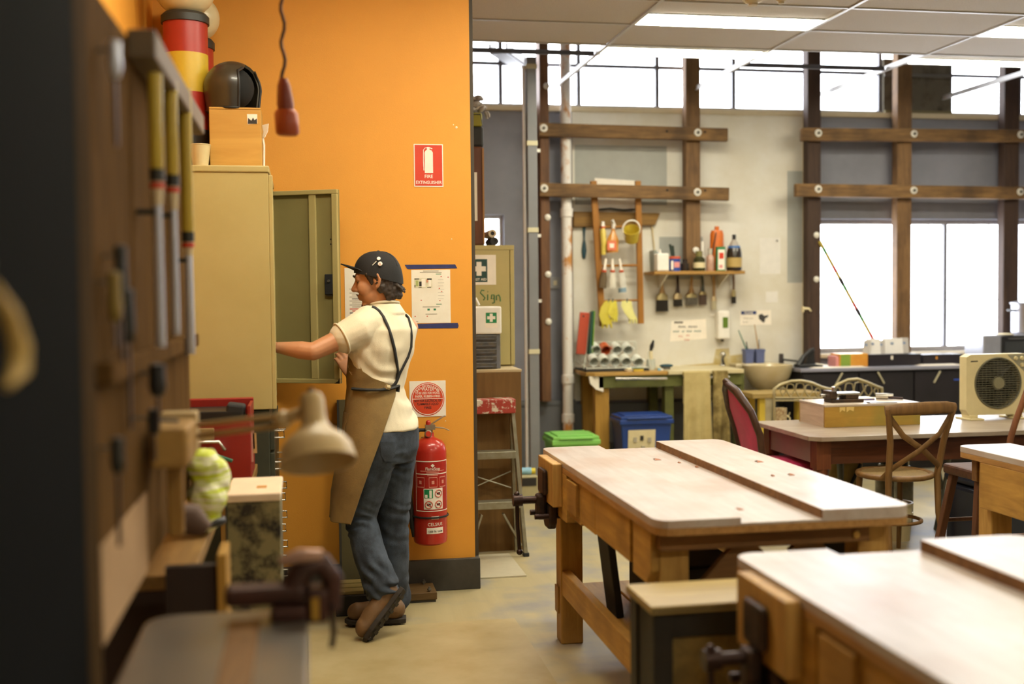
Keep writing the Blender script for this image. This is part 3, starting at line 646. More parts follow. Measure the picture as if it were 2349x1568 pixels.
for u in (-38, 5, 42):
    for a, b, c, d in ((u - 14, u - 13, 1117, 1095), (u + 13, u + 14, 1117, 1095), (u - 14, u + 14, 1118, 1116), (u - 14, u + 14, 1096, 1094), (u - 5, u + 4, 1110, 1102)):
        onCyl(a, b, fz(c), fz(d), plain('label_pink', '#d98f7f', .5), 'instruction_frame', lb, RE + .0013, 4)
cp = onCyl(-27, 40, fz(1168), fz(1120), m_signw, 'class_panel', lb, RE + .0013)
onCyl(-25, 4, fz(1142), fz(1122), plain('class_green', '#12804a', .5), 'class_field', cp, RE + .0018); onCyl(-8, 0, fz(1141), fz(1124), m_signw, 'class_symbol', cp, RE + .0023, 4); onCyl(-22, -14, fz(1141), fz(1134), m_signw, 'class_symbol', cp, RE + .0023, 4)
for u, y in ((23, 1132), (-10, 1157), (23, 1157)):
    ang = math.radians(u); c0 = V((ec.x, ec.y, ez0 + fz(y))); ring = []
    for i in range(20):
        a = 2 * math.pi * i / 20; au = ang + .0185 * math.cos(a) / RE; ring.append(c0 + V(((RE + .003) * math.sin(au), -(RE + .003) * math.cos(au), .0185 * math.sin(a))))
    build('ban_ring', MB().tube(ring, .0016, 5, closed=True).tube([ring[8], c0 + V(((RE + .0036) * math.sin(ang), -(RE + .0036) * math.cos(ang), 0)), ring[18]], .0014, 5), m_signr, cp, smooth=60)
    onCyl(u - 6, u + 6, fz(y) - .005, fz(y) + .006, m_ink, 'ban_symbol', cp, RE + .002, 4)
onCyl(-2, 24, fz(1191), fz(1184), m_signw, 'sticker', t, RE + .001); sk = onCyl(-18, 40, fz(1224), fz(1210), m_signw, 'phone_sticker', t, RE + .001)
wrap_txt('1300 76 16 36', 11, fz(1220.5), .0095, m_ink, sk, RE + .002, width=.075)
wrap_txt('CELSIUS', 11, fz(1206), .016, m_signw, t, RE + .001, width=.078)

# tall tan metal cupboard on a drawer unit
m_tan = plain('tan_enamel', '#b3a46c', .42, c2='#aa9a60', scale=3, amt=.7, bump=.06, bscale=200)
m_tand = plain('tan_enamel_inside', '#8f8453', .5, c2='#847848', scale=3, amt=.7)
cy0, cy1 = 5.06, 5.86; cxf = -.150; cxb = -.70; cz0 = zz(628, 938, cy0); cz1 = zz(605, 395, cy0)
t = thing('metal_cupboard', 'tall tan metal cupboard with its door open beside the person', 'cupboard', (cxb + .2, (cy0 + cy1) / 2, cz0))
th = .018
build('near_side', MB().box((cxb, cy0, cz0), (cxf, cy0 + th, cz1)), m_tan, t, bevel=.003); build('far_side', MB().box((cxb, cy1 - th, cz0), (cxf, cy1, cz1)), m_tan, t, bevel=.003)
build('back_panel', MB().box((cxb, cy0 + th, cz0), (cxb + .01, cy1 - th, cz1)), m_tand, t); build('bottom', MB().box((cxb + .01, cy0 + th, cz0), (cxf, cy1 - th, cz0 + .02)), m_tan, t)
build('top_panel', MB().box((cxb, cy0 - .006, cz1), (cxf + .004, cy1, cz1 + .028)), m_tan, t, bevel=.004)
build('front_stile', MB().box((cxf, cy0, cz0), (cxf + .018, cy0 + .03, cz1 - .012)), m_tan, t, bevel=.003)
for z in (.35, .68): build('shelf', MB().box((cxb + .01, cy0 + th, cz0 + z), (cxf - .03, cy1 - th, cz0 + z + .018)), m_tand, t)
# open door seen from its inner face: hinge at the far front corner
h0 = aY(622, 440, cy1); f0 = aY(776, 432, 5.70); dz0 = zz(628, 877, cy1); dz1 = h0.z
hx, fx = h0.x, f0.x; hy, fy = cy1 - .005, 5.70
dv = V((fx - hx, fy - hy, 0)); dl = dv.length; dv.normalize(); dn = V((dv.y, -dv.x, 0))      # dn towards the camera
dT = Matrix(((dv.x, dn.x, 0, hx), (dv.y, dn.y, 0, hy), (0, 0, 1, dz0), (0, 0, 0, 1))); dh = dz1 - dz0
d = build('door', MB(dT).box((0, -.012, 0), (dl, 0, dh)), m_tand, t, bevel=.002)
build('door_lip', MB(dT).box((0, 0, dh - .022), (dl, .022, dh)).box((0, 0, 0), (dl, .022, .022)).box((dl - .03, 0, .022), (dl, .022, dh - .022)).box((0, 0, .022), (.015, .022, dh - .022)), m_tan, d, bevel=.003)
build('stiffener', MB(dT).box((dl - .155, 0, .022), (dl - .118, .016, dh - .022)), m_tan, d, bevel=.003)
lk = build('lock_case', MB(dT).box((dl - .073, 0, dh * .46), (dl - .03, .02, dh * .565)), m_blackp, d, bevel=.003)
build('catch', MB(dT).cyl((dl - .05, .02, dh * .53), (dl - .05, .026, dh * .53), .007).box((dl - .068, .004, dh * .452), (dl - .035, .014, dh * .458)), plain('steel_pin', '#77736a', .4, .7), d)
for z in (.72, .745): build('screw_hole', MB(dT).cyl((dl - .045, 0, dh * z), (dl - .045, .001, dh * z), .004), m_ink, d)
for z in (.2, .74): build('hinge', MB(dT).cyl((-.004, .012, dh * z), (-.004, .012, dh * z + .05), .006), m_tan, t)
build('worn_corner', MB(dT).prism([(dl - .03, .0225, 0), (dl, .0225, 0), (dl, .0225, .03), (dl - .008, .0225, .012)], (0, .0006, 0)), m_ink, d)
# drawer unit under it
m_dkg = plain('dark_green_steel', '#3d3f30', .5, c2='#2f3126', scale=9, amt=.8); m_chr = plain('chrome', '#c8c4ba', .25, .9)
t = thing('drawer_cabinet', 'dark green drawer cabinet under the tan cupboard, pull handles in profile', 'cabinet', (-.43, 5.45, 0))
gx = -.165
build('carcass', MB().box((-.70, cy0 + .02, .0), (gx, cy1, cz0 - .004)), m_dkg, t, bevel=.004); build('top_band', MB().box((-.70, cy0 + .012, cz0 - .05), (gx + .004, cy0 + .0195, cz0 - .03)), plain('drk_band', '#1e1d17', .6), t)
ndr = 7; hdr = (cz0 - .08) / ndr
for i in range(ndr):
    z = .03 + i * hdr
    dr = build('drawer', MB().box((gx, cy0 + .035, z + .006), (gx + .02, cy1 - .02, z + hdr - .006)), m_dkg, t, bevel=.003)
    for y in (5.13, 5.45):
        build('handle', MB().tube([(gx + .02, y, z + hdr * .62), (gx + .06, y, z + hdr * .62), (gx + .062, y, z + hdr * .40), (gx + .02, y, z + hdr * .40)], .0045, 8), m_chr, dr, smooth=60)
# things on top of the cupboard
zt = cz1 + .028
m_plyb = wood('plywood_box', '#c79a4c', '#b08239', 0, scale=1.5, rough=.55)
p, q = aY(482, 390, 5.16), aY(598, 247, 5.16)
bx = thing('plywood_box', 'plywood box on the cupboard with the helmet on it', 'box', ((p.x + q.x) / 2, 5.28, zt)); bz1 = q.z
build('body', MB().box((p.x, 5.16, zt), (q.x, 5.42, bz1 - .01)), m_plyb, bx, bevel=.003); build('lid', MB().box((p.x, 5.16, bz1 - .009), (q.x, 5.42, bz1)), m_plyb, bx, bevel=.002)
pa, pb = aY(568, 285, 5.16), aY(590, 262, 5.16)
st = flat('torn_sticker', [(pa.x, pa.z), (pb.x, pa.z + .003), (pb.x, pb.z), (pa.x - .002, pb.z)], 5.16, .0008, m_paper, bx)
flat('sticker_print', [(pa.x + .001, pa.z + .002), (pb.x - .001, pa.z + .003), (pb.x - .002, pa.z + .027), (pb.x - .012, pa.z + .018), (pb.x - .018, pa.z + .03), (pb.x - .026, pa.z + .016), (pa.x + .003, pa.z + .028)], 5.159, .0006, m_ink, bx)
# helmet
hc = aY(533, 200, 5.27); hz = bz1
t = thing('motorbike_helmet', 'black open-face motorbike helmet on the plywood box', 'helmet', (hc.x, 5.27, hz))
m_hel = plain('helmet_black', '#26231e', .36, c2='#40392a', scale=4, amt=.8, coat=.2)
c0 = V((hc.x, 5.29, hz)); vs = []; RX, RY = .128, .145; rows = []
hh = zz(533, 140, 5.27) - hz
for i in range(15):
    ph = math.pi / 2 * (1 - i / 9.0) if i < 10 else 0
    row = []
    for j in range(33):
        a = math.radians(-62 + 304 * j / 32) if i > 3 else 2 * math.pi * j / 32
        a = math.radians(-90) + (math.radians(46) * min(1, max(0, (i - 3) / 3)) + (2 * math.pi - 2 * math.radians(46) * min(1, max(0, (i - 3) / 3))) * j / 32)
        a += math.radians(62)
        r_ = math.cos(ph) if i < 10 else 1.0 - .02 * (i - 9)
        z = hh * .46 + hh * .54 * math.sin(ph) if i < 10 else hh * .46 * (1 - (i - 9) / 5)
        row.append(c0 + V((RX * r_ * math.cos(a), RY * r_ * math.sin(a), z)))
    rows.append(row)
build('shell', MB().sheet(rows, -.012), m_hel, t, smooth=50)
build('padding', MB().ball(c0 + V((-.0, .01, hh * .48)), (RX * .74, RY * .74, hh * .42), 20, 12), plain('helmet_lining', '#0e0d0c', .9), t, smooth=60)
ed = [rows[i][0] for i in range(5, 15)]; ed2 = [rows[i][-1] for i in range(5, 15)]
build('rim', MB().tube(ed, .006, 8).tube(ed2, .006, 8).tube(rows[-1], .006, 8), plain('rim_black', '#151412', .5), t, smooth=60)
# striped lamp bollards with globes
m_red = plain('bollard_red', '#a52a1c', .4); m_yel = plain('bollard_yellow', '#c9a82e', .4); m_cap = plain('bollard_cap', '#2b2b26', .5); m_glb = plain('opal_globe', '#d8c9a0', .3, spec=.6)
def bollard(px_, Y, y0, s_, label):
    c = aY(px_, 200, Y); r = .098 * s_; f = lambda y: zz(px_, y, Y)
    t = thing('lamp_bollard', label, 'lamp', (c.x, Y, zt), 'striped lamp bollards')
    d = y0
    segs = [(340, 300, m_cap, 'foot'), (300, 216, m_red, 'lower_band'), (216, 127, m_yel, 'middle_band'), (127, 56, m_red, 'upper_band')]
    zb = zt
    for k, (a, b, mt, nm) in enumerate(segs):
        za = zb if k == 0 else f(a + d); z1_ = f(b + d)
        build(nm, MB().lathe([(0, za), (r, za), (r, z1_), (0, z1_)], (c.x, Y, 0), 28), mt, t, smooth=40)
    build('cap_ring', MB().lathe([(0, f(56 + d)), (r * 1.08, f(56 + d)), (r * 1.08, f(40 + d)), (r * .95, f(33 + d)), (0, f(33 + d))], (c.x, Y, 0), 28), m_cap, t, smooth=40)
    build('globe', MB().ball((c.x, Y, f(33 + d) + .115 * s_), (.135 * s_, .135 * s_, .125 * s_), 28, 18), m_glb, t, smooth=80)
bollard(428, 5.34, 0, 1.0, 'red and yellow striped lamp bollard with globe, the nearer one')
bollard(448, 5.70, 58, .9, 'striped lamp bollard half hidden behind the nearer one')
# cup behind the foreground tools
p = aY(460, 393, 5.12)
t = thing('paper_cup', 'small cream cup on the cupboard beside the plywood box', 'cup', (p.x, 5.13, zt))
build('cup_body', MB().lathe([(0, .004), (.032, 0), (.044, .095), (.041, .095), (.03, .006), (0, .006)], (p.x, 5.13, zt), 20), plain('cup_cream', '#cbb98a', .5), t, smooth=50)
build('cup_rim', MB().tube([(p.x + .0435 * math.cos(i * .3142), 5.13 + .0435 * math.sin(i * .3142), zt + .095) for i in range(20)], .0025, 6, closed=True), plain('cup_cream', '#cbb98a'), t, smooth=60)
# white flower-like paper at the box's side
p = aY(601, 302, 5.3)
t = thing('paper_scrap', 'crumpled white paper tucked beside the plywood box', 'paper', (p.x + .005, 5.3, zt))
build('petal', MB().sheet([[p + V((0, 0, -.03)), p + V((.012, -.02, -.028))], [p + V((.006, 0, 0)), p + V((.026, -.02, .0))], [p + V((.0, 0, .03)), p + V((.03, -.02, .034))]], .002), m_signw, t, smooth=60)
build('stem', MB().tube([(p.x + .005, 5.3, zt), (p.x + .008, 5.3, zt + .12), p + V((.004, 0, -.03))], .005, 6), m_signw, t, smooth=60)
# pendant socket on a twisted cord, hanging nearer the camera
Yp = 3.55; a, b = aY(645, -300, Yp), aY(650, 180, Yp)
t = thing('pendant_socket', 'blurred orange pendant socket hanging on a brown twisted cord', 'pendant', (b.x, Yp, b.z - .18))
top = ZC + .03; n = 60
build('cord', MB().tube([(a.x + (b.x - a.x) * min(1, (top - z) / (top - b.z)) + .006 * math.cos(k * 1.1), Yp + .006 * math.sin(k * 1.1), z) for k, z in [(k, top - (top - b.z) * k / n) for k in range(n + 1)]], .0055, 6), plain('cord_brown', '#5a3320', .7, c2='#2c1d16', scale=60, amt=1), t, smooth=60)
e = aY(660, 310, Yp)
ax_ = (V((e.x, Yp, e.z)) - V((b.x, Yp, b.z))); L_ = ax_.length
build('socket_neck', MB().lathe([(0, 0), (.012, 0), (.02, L_ * .12), (.026, L_ * .45), (.024, L_ * .55), (0, L_ * .55)], (b.x, Yp, b.z), 20, ax_), plain('socket_red', '#7d3320', .5), t, smooth=50)
build('socket_body', MB().lathe([(0, L_ * .55), (.03, L_ * .56), (.036, L_ * .62), (.036, L_ * .96), (.03, L_), (0, L_)], (b.x, Yp, b.z), 20, ax_), plain('socket_orange', '#a84a22', .45), t, smooth=50)
# floor bits by the wall: low timber block with bolts
p = aZ(1003, 1380, 0); 
t = thing('timber_block', 'low brown board with two bolts on the floor by the wall', 'board', (.5, 5.72, 0))
build('board', MB().box((.42, p.y, .012), (p.x, YO - .035, .05)), wood('brown_board', '#6b5230', '#4f3b20', 0), t, bevel=.004); build('runner', MB().box((.43, p.y + .004, 0), (p.x - .006, p.y + .03, .012)).box((.43, YO - .07, 0), (p.x - .006, YO - .045, .012)), m_dark, t)
for x, y in ((972, 1335), (985, 1352)):
    q = aZ(x, y + 4, .05); build('bolt', MB().cyl((q.x, q.y, .05), (q.x, q.y, .075), .005).cyl((q.x, q.y, .058), (q.x, q.y, .066), .011, n=6), m_bolt, t, smooth=40)
# box with slats left of the person's feet
t = thing('slatted_crate', 'low dark crate with pale slats on the floor left of the boots', 'crate', (.25, 5.7, 0))
build('tray', MB().box((.12, 5.50, 0), (.40, 5.78, .10)), m_fr, t, bevel=.004)
for i in range(3):
    for j in range(2): build('slat', MB().box((.13 + j * .135, 5.515 + i * .085, .10), (.255 + j * .135, 5.58 + i * .085, .118)), plain('slat_pale', '#8f7c46', .6), t, bevel=.003)
# post beside the extinguisher, behind the person: grey-green panel leaning on the wall
t = thing('leaning_panel', 'thin dull green panel leaning on the orange wall behind the legs', 'panel', (.29, 5.83, 0))
build('sheet', MB().beam((.29, 5.82, .0), (.29, 5.885, 1.02), .28, .012, (0, -1, 0)), plain('dull_green_panel', '#5f5636', .6), t)
build('frame_edge', MB().beam((.155, 5.815, .0), (.155, 5.875, 1.02), .012, .02, (0, -1, 0)), m_dark, t)
# ================================================================== the person
def blob(name, mb, mat, parent, voxel=.006, smooth=6, disp=None, label=None):
    """one continuous skin over overlapping closed shapes"""
    me = bpy.data.meshes.new('tmp'); me.from_pydata(mb.v, [], mb.f)
    import bmesh
    bm = bmesh.new(); bm.from_mesh(me); bmesh.ops.recalc_face_normals(bm, faces=bm.faces); bm.to_mesh(me); bm.free()
    o = bpy.data.objects.new('tmp', me); col.objects.link(o)
    r = o.modifiers.new('r', 'REMESH'); r.mode = 'VOXEL'; r.voxel_size = voxel; r.use_smooth_shade = True
    s = o.modifiers.new('s', 'SMOOTH'); s.factor = .5; s.iterations = smooth
    dg = bpy.context.evaluated_depsgraph_get(); dg.update()
    out = bpy.data.meshes.new_from_object(o.evaluated_get(dg)); bpy.data.objects.remove(o); bpy.data.meshes.remove(me)
    out.name = name
    if disp:
        nn = [v.normal.copy() for v in out.vertices]
        for v, n_ in zip(out.vertices, nn): v.co += n_ * disp(v.co, n_)
    out.transform(Matrix.Translation(-ROOT[parent.name])); out.materials.clear()
    out.polygons.foreach_set('use_smooth', [True] * len(out.polygons))
    ob = obj_from_mesh(name, out, mat, parent, ROOT[parent.name])
    if label: ob['label'] = label
    return ob
def limb(mb, pts, rs, n=14):
    mb.tube(pts, rs, n); mb.ball(pts[0], rs[0], n, 8); mb.ball(pts[-1], rs[-1], n, 8)
def loft(mb, rings, n=28):
    """rings: (centre, axis a, axis b)"""
    vs = []; fs = []
    for c, a, b in rings:
        for j in range(n):
            t_ = 2 * math.pi * j / n; vs.append(c + a * math.cos(t_) + b * math.sin(t_))
    for i in range(len(rings) - 1):
        for j in range(n): fs.append((i * n + j, i * n + (j + 1) % n, (i + 1) * n + (j + 1) % n, (i + 1) * n + j))
    fs.append(tuple(reversed(range(n)))); k = (len(rings) - 1) * n; fs.append(tuple(k + j for j in range(n)))
    mb.add(vs, fs)
PY = 5.28
fF = V((-.78, .63, 0)).normalized(); fL = V((-fF.y, fF.x, 0))          # facing, and the person's left (towards the camera)
person = thing('person', 'person in black cap, white t-shirt and tan apron reaching into the cupboard', 'person', (.33, 5.28, 0))
m_skin = plain('skin', '#c08a62', .5, c2='#b37a54', scale=12, amt=.6); m_tee = plain('tee_cotton', '#ded3b8', .85, c2='#d0c3a3', scale=6, amt=.5, bump=.25, bscale=300, sheen=.1)
m_jean = plain('denim', '#46505e', .85, c2='#262d37', scale=9, amt=1, bump=.3, bscale=260, lo=.38, hi=.66); m_apr = plain('apron_canvas', '#8f7544', .85, c2='#7a6238', scale=7, amt=.9, bump=.3, bscale=240)
m_strap = plain('strap_black', '#20201f', .7); m_hair = plain('hair_dark', '#2a2019', .6, c2='#3d2f23', scale=40, amt=1, stretch=(3, 3, .6)); m_cap2 = plain('cap_cotton', '#1c1b1b', .85, bump=.2, bscale=250)
def px3(x, y, dy=0): return aY(x, y, PY + dy)
TOR = [(712, 884, .085, .07, -.0), (730, 885, .155, .085, 0), (755, 885, .188, .108, 0), (800, 876, .180, .118, 0), (845, 869, .158, .11, 0), (890, 864, .142, .105, 0), (930, 873, .152, .112, 0), (985, 889, .172, .122, 0), (1030, 890, .175, .12, 0)]
def tor(y):
    for i in range(len(TOR) - 1):
        a, b = TOR[i], TOR[i + 1]
        if a[0] <= y <= b[0] or (i == 0 and y < a[0]) or (i == len(TOR) - 2 and y > b[0]):
            k = (y - a[0]) / (b[0] - a[0]); k = min(1, max(0, k)); return tuple(a[j] + (b[j] - a[j]) * k for j in range(1, 4))
def tring(y, grow=0): cx_, a, b = tor(y); return (px3(cx_, y), fL * (a + grow), fF * (b + grow))
def surf(x, y, off=.0):
    """point on the back of the torso seen at a pixel"""
    cx_, a, b = tor(y); c = px3(cx_, y); a += off; b += off; best = None
    for k in range(720):
        t_ = 2 * math.pi * k / 720; p = c + fL * (a * math.cos(t_)) + fF * (b * math.sin(t_)); d = p - CAM
        u = CX + F * d.dot(_r) / d.dot(_f); e = abs(u - x) + (0 if p.y < c.y + .06 else 60)
        if best is None or e < best[0]: best = (e, p)
    return best[1]
# joints
LS, LE, LW, LH = px3(836, 752, -.12), px3(718, 806, -.19), px3(640, 797, -.14), px3(612, 796, -.12)
RS, RE, RW = px3(935, 752, .13), px3(862, 868, .36), px3(808, 862, .34)
hip = px3(890, 1000); LHp, RHp = px3(868, 1010, -.07), px3(908, 1010, .07)
LK, LA = px3(826, 1186, -.03), px3(876, 1348, -.15); RK, RA = px3(901, 1190, .07), px3(906, 1385, .09)
# head frame
HO = px3(862, 644); hf = V((-.965, .17, -.20)).normalized(); hl = Z_.cross(hf).normalized(); hu = hf.cross(hl)
HT = Matrix(((hf.x, hl.x, hu.x, HO.x), (hf.y, hl.y, hu.y, HO.y), (hf.z, hl.z, hu.z, HO.z), (0, 0, 0, 1)))
def hand(mb, w_, d, n_, s_, curl):
    d = V(d).normalized(); n_ = (V(n_) - d * V(n_).dot(d)).normalized(); s_ = d.cross(n_).normalized() * s_
    loft(mb, [(w_ - d * .01, s_ * .026, n_ * .02), (w_ + d * .02, s_ * .034, n_ * .017), (w_ + d * .06, s_ * .042, n_ * .015), (w_ + d * .088, s_ * .041, n_ * .012)], 14)
    for i, (L_, off) in enumerate(((.068, .031), (.078, .0105), (.072, -.0105), (.056, -.031))):
        p = w_ + d * (.083 - .006 * abs(i - 1)) + s_ * off; pts = [p]; a = curl * .35; q = d
        for k, f_ in enumerate((.45, .32, .26)):
            q = d * math.cos(a) + n_ * math.sin(a); pts.append(pts[-1] + q * (L_ * f_)); a += curl * .55
        limb(mb, pts, [.0094, .009, .0082, .0072], 10)
    p = w_ + d * .03 + s_ * .032; limb(mb, [p, p + d * .028 + s_ * .022, p + d * .055 + s_ * .03 + n_ * .012, p + d * .078 + s_ * .028 + n_ * .022], [.014, .0115, .0102, .0085], 10)
mb = MB(); H = MB(HT)
H.ball((-.012, 0, .03), (.098, .076, .098), 24, 16).ball((.028, 0, -.05), (.062, .056, .06), 20, 12).ball((.068, 0, -.1), (.022, .026, .02), 14, 10).ball((.072, 0, .036), (.022, .058, .014), 16, 8)
for s_ in (-1, 1): H.ball((.048, s_ * .04, -.022), (.04, .026, .038), 14, 10).ball((.094, s_ * .0125, -.026), (.011, .009, .008), 10, 8)
H.tube([(.076, 0, .032), (.087, 0, .01), (.104, 0, -.013), (.098, 0, -.027)], [.011, .012, .0145, .013], 10).ball((.109, 0, -.018), .0125, 12, 8).ball((.058, 0, -.02), (.034, .036, .05), 16, 10)
for s_ in (-1, 1): H.ball((.071, s_ * .032, .021), (.015, .02, .008), 12, 8)
H.ball((.087, 0, -.054), (.014, .022, .0075), 12, 8).ball((.084, 0, -.067), (.0125, .02, .0075), 12, 8)
for s_ in (-1, 1): H.tube([(-.002, s_ * .078, .028), (-.024, s_ * .088, .026), (-.03, s_ * .088, .0), (-.018, s_ * .084, -.026), (-.004, s_ * .078, -.034)], [.008, .0085, .008, .008, .008], 8).ball((-.012, s_ * .078, .0), (.016, .008, .024), 10, 8)
mb.v += H.v; mb.f += [f_ for f_ in H.f]
NB = px3(888, 712)
limb(mb, [HT @ V((-.03, 0, -.04)), px3(878, 692), NB], [.056, .057, .062], 16)
loft(mb, [tring(y, -.012) for y in (716, 735, 755, 800, 845, 890, 930, 985, 1025)])
limb(mb, [LS, LS.lerp(LE, .5), LE], [.052, .046, .040]); limb(mb, [LE, LE.lerp(LW, .35), LW], [.040, .041, .026]); hand(mb, LW, LH - LW + V((-.01, .02, .0)), (0, .3, -1), -1, .5)
limb(mb, [RS, RS.lerp(RE, .5), RE], [.052, .045, .040]); limb(mb, [RE, RE.lerp(RW, .35), RW], [.040, .040, .027]); hand(mb, RW, (-.42, .12, .9), (-.35, .9, 0), -1, .8)
for a, b, c in ((LHp, LK, LA), (RHp, RK, RA)): limb(mb, [a, a.lerp(b, .5), b], [.085, .072, .052]); limb(mb, [b, b.lerp(c, .35), c], [.052, .054, .038])
# fix face offsets of the head's own faces
n_before = len(mb.v) * 0
body = blob('body', mb, m_skin, person, .0045, 4)
# eyes, brows and stubble
for s_ in (-1, 1):
    e = build('eye', MB(HT).ball((.070, s_ * .031, .012), (.011, .0115, .006), 12, 8), plain('eye_white', '#9c8f86', .3), person, smooth=70)
    build('iris', MB(HT).ball((.0795, s_ * .031, .0105), (.0028, .0052, .0052), 10, 6), plain('iris_brown', '#2c1c12', .2), e, smooth=70)
    build('eyebrow', MB(HT).tube([(.092, s_ * .012, .036), (.092, s_ * .03, .042), (.08, s_ * .052, .036)], [.0035, .005, .003], 6), m_hair, person, smooth=60)
build('stubble', MB(HT).ball((.066, 0, -.102), (.025, .026, .02), 14, 8).tube([(.094, -.02, -.048), (.1, 0, -.044), (.094, .02, -.048)], .0035, 6), plain('stubble_brown', '#4f3524', .8), person, smooth=60)
# hair under the cap
hb = MB(HT)
random.seed(5)
for i in range(170):
    a = math.radians(random.uniform(72, 288)); z = random.uniform(-.085, .045); x = -.012 + .092 * math.cos(a); y = .075 * math.sin(a)
    if z < -.045 and x > -.04: continue
    if x > -.018 and z < -.005 : continue
    k = 1.0 - max(0, -z - .02) * 2.2
    hb.ball((x * k, y * k, z), (random.uniform(.013, .021), random.uniform(.012, .018), random.uniform(.016, .028)), 8, 6)
for s_ in (-1, 1): hb.tube([(.022, s_ * .07, .04), (.014, s_ * .074, .012), (.012, s_ * .072, -.016)], [.018, .013, .006], 8)
hb.ball((-.03, 0, .03), (.085, .079, .05), 18, 10)
for i in range(16): s_ = random.choice((-1, 1)); y = random.uniform(-.06, .06); hb.tube([(-.09, y, -.03), (-.112 - random.random() * .012, y * 1.1, -.055 - random.random() * .03)], [.010, .003], 6)
blob('hair', hb, m_hair, person, .0045, 1, lambda p, n_: .004 * mnoise.noise(p * 90))
# cap
ch = V((-.985, .17, .0)).normalized(); cl_ = Z_.cross(ch); CT = Matrix(((ch.x, cl_.x, 0, HO.x), (ch.y, cl_.y, 0, HO.y), (ch.z, cl_.z, 1, HO.z), (0, 0, 0, 1)))
rows = []
for i in range(13):
    v = i / 12; row = []
    for j in range(41):
        a = 2 * math.pi * j / 40; zb_ = .038 - .022 * (1 - math.cos(a)) - .010 * max(0, -math.cos(a)); top = .134
        ph = v * math.pi / 2 * 1.04; r_ = min(1.0, math.sin(ph) ** .82); z = zb_ + (top - zb_) * max(0, math.cos(ph)) ** .9 if v < .97 else zb_
        rx, ry = .110, .090
        cave = .012 * max(0, math.cos(a)) * (1 - v) * v * 2
        row.append((-.014 + rx * r_ * math.cos(a), ry * r_ * math.sin(a), z - cave * 0))
    rows.append(row)
cap = build('cap', MB(CT).sheet(rows, .004), m_cap2, person, smooth=70)
brim = []
for i in range(9):
    v = i / 8; row = []
    for j in range(17):
        u = -1 + 2 * j / 16; ang = u * 1.02; bx_, by_ = -.014 + .108 * math.cos(ang), .09 * math.sin(ang); ext = .068 * (1 - .55 * u * u) * v
        row.append((bx_ + ext, by_ * (1 - .04 * v), .046 + .032 * v - .024 * u * u * (.4 + .6 * v)))
    brim.append(row)
build('brim', MB(CT).sheet(brim, .005), m_cap2, cap, smooth=70)
build('button', MB(CT).ball((-.014, 0, .136), (.008, .008, .005), 10, 6), m_cap2, cap, smooth=70)
for k in range(6): a = math.pi / 3 * k + .5; build('seam', MB(CT).tube([(-.014 + .1105 * math.sin(t_) ** .82 * math.cos(a), .0905 * math.sin(t_) ** .82 * math.sin(a), .03 + .106 * math.cos(t_) ** .9) for t_ in [.1 + .13 * q for q in range(10)]], .0012, 4), m_cap2, cap)
def capside(x, z, r_, mt, nm):
    y = .09 * math.sqrt(max(0, 1 - ((x + .014) / .11) ** 2)) * (1 - max(0, (z - .05) / .1) ** 2 * .55); p = V((x, y + .004, z)); build(nm, MB(CT).lathe([(0, 0), (r_, 0), (r_ * .95, .003), (0, .004)], p, 18, (0, 1, .45)), mt, cap, smooth=50); return p
p = capside(-.031, .076, .0105, m_signw, 'pin_badge'); build('pin_cross', MB(CT).beam(p + V((-.005, .006, -.003)), p + V((.005, .006, .007)), .002, .001).beam(p + V((.005, .006, -.003)), p + V((-.005, .006, .007)), .002, .001), m_signr, cap); capside(-.024, .1, .0085, m_signw, 'pin_badge'); build('pin_stem', MB(CT).cyl((-.014, .088, .088), (.004, .093, .07), .0018, n=6), m_signw, cap)
# t-shirt
ts = MB()
loft(ts, [tring(y, g) for y, g in ((709, -.004), (718, .004), (735, .006), (755, .010), (800, .012), (845, .012), (890, .006), (930, .014), (965, .016), (984, .014))], 32)
limb(ts, [LS + V((.02, .03, .02)), LS.lerp(LE, .12), LS.lerp(LE, .40)], [.082, .080, .070], 18); limb(ts, [RS + V((-.05, -.02, .01)), RS.lerp(RE, .15) + V((-.025, 0, 0)), RS.lerp(RE, .42)], [.078, .076, .068], 18)
loft(ts, [(px3(886, 718), fL * .10, fF * .088), (px3(882, 700), fL * .074, fF * .072), (px3(881, 695), fL * .07, fF * .068)], 24)
def tee_wr(p, n_):
    w_ = mnoise.noise(V((p.x * 5, p.y * 5, p.z * 5))) ; ph = (p.z * 62 + (p.x - p.y) * 46 + 5 * mnoise.noise(p * 6))
    zf = max(0, min(1, (1.36 - p.z) / .16)) ; return .0075 * math.sin(ph) * zf * (.5 + .5 * w_) + .004 * mnoise.noise(p * 16)
tee = blob('t_shirt', ts, m_tee, person, .006, 5, tee_wr)
sl = LS.lerp(LE, .45); dd = (LE - LS).normalized(); o1 = dd.orthogonal().normalized(); o2 = dd.cross(o1)
build('sleeve_hem', MB().tube([sl + o1 * (.0715 * math.cos(a)) + o2 * (.0715 * math.sin(a)) for a in [2 * math.pi * i / 28 for i in range(28)]], .005, 8, closed=True), m_tee, tee, smooth=70)
build('collar', MB().tube([px3(882, 697) + fL * (.068 * math.cos(a)) + fF * (.066 * math.sin(a)) + V((0, 0, .012 * math.sin(a + 2.6))) for a in [2 * math.pi * i / 32 for i in range(32)]], .006, 8, closed=True), m_tee, tee, smooth=70)
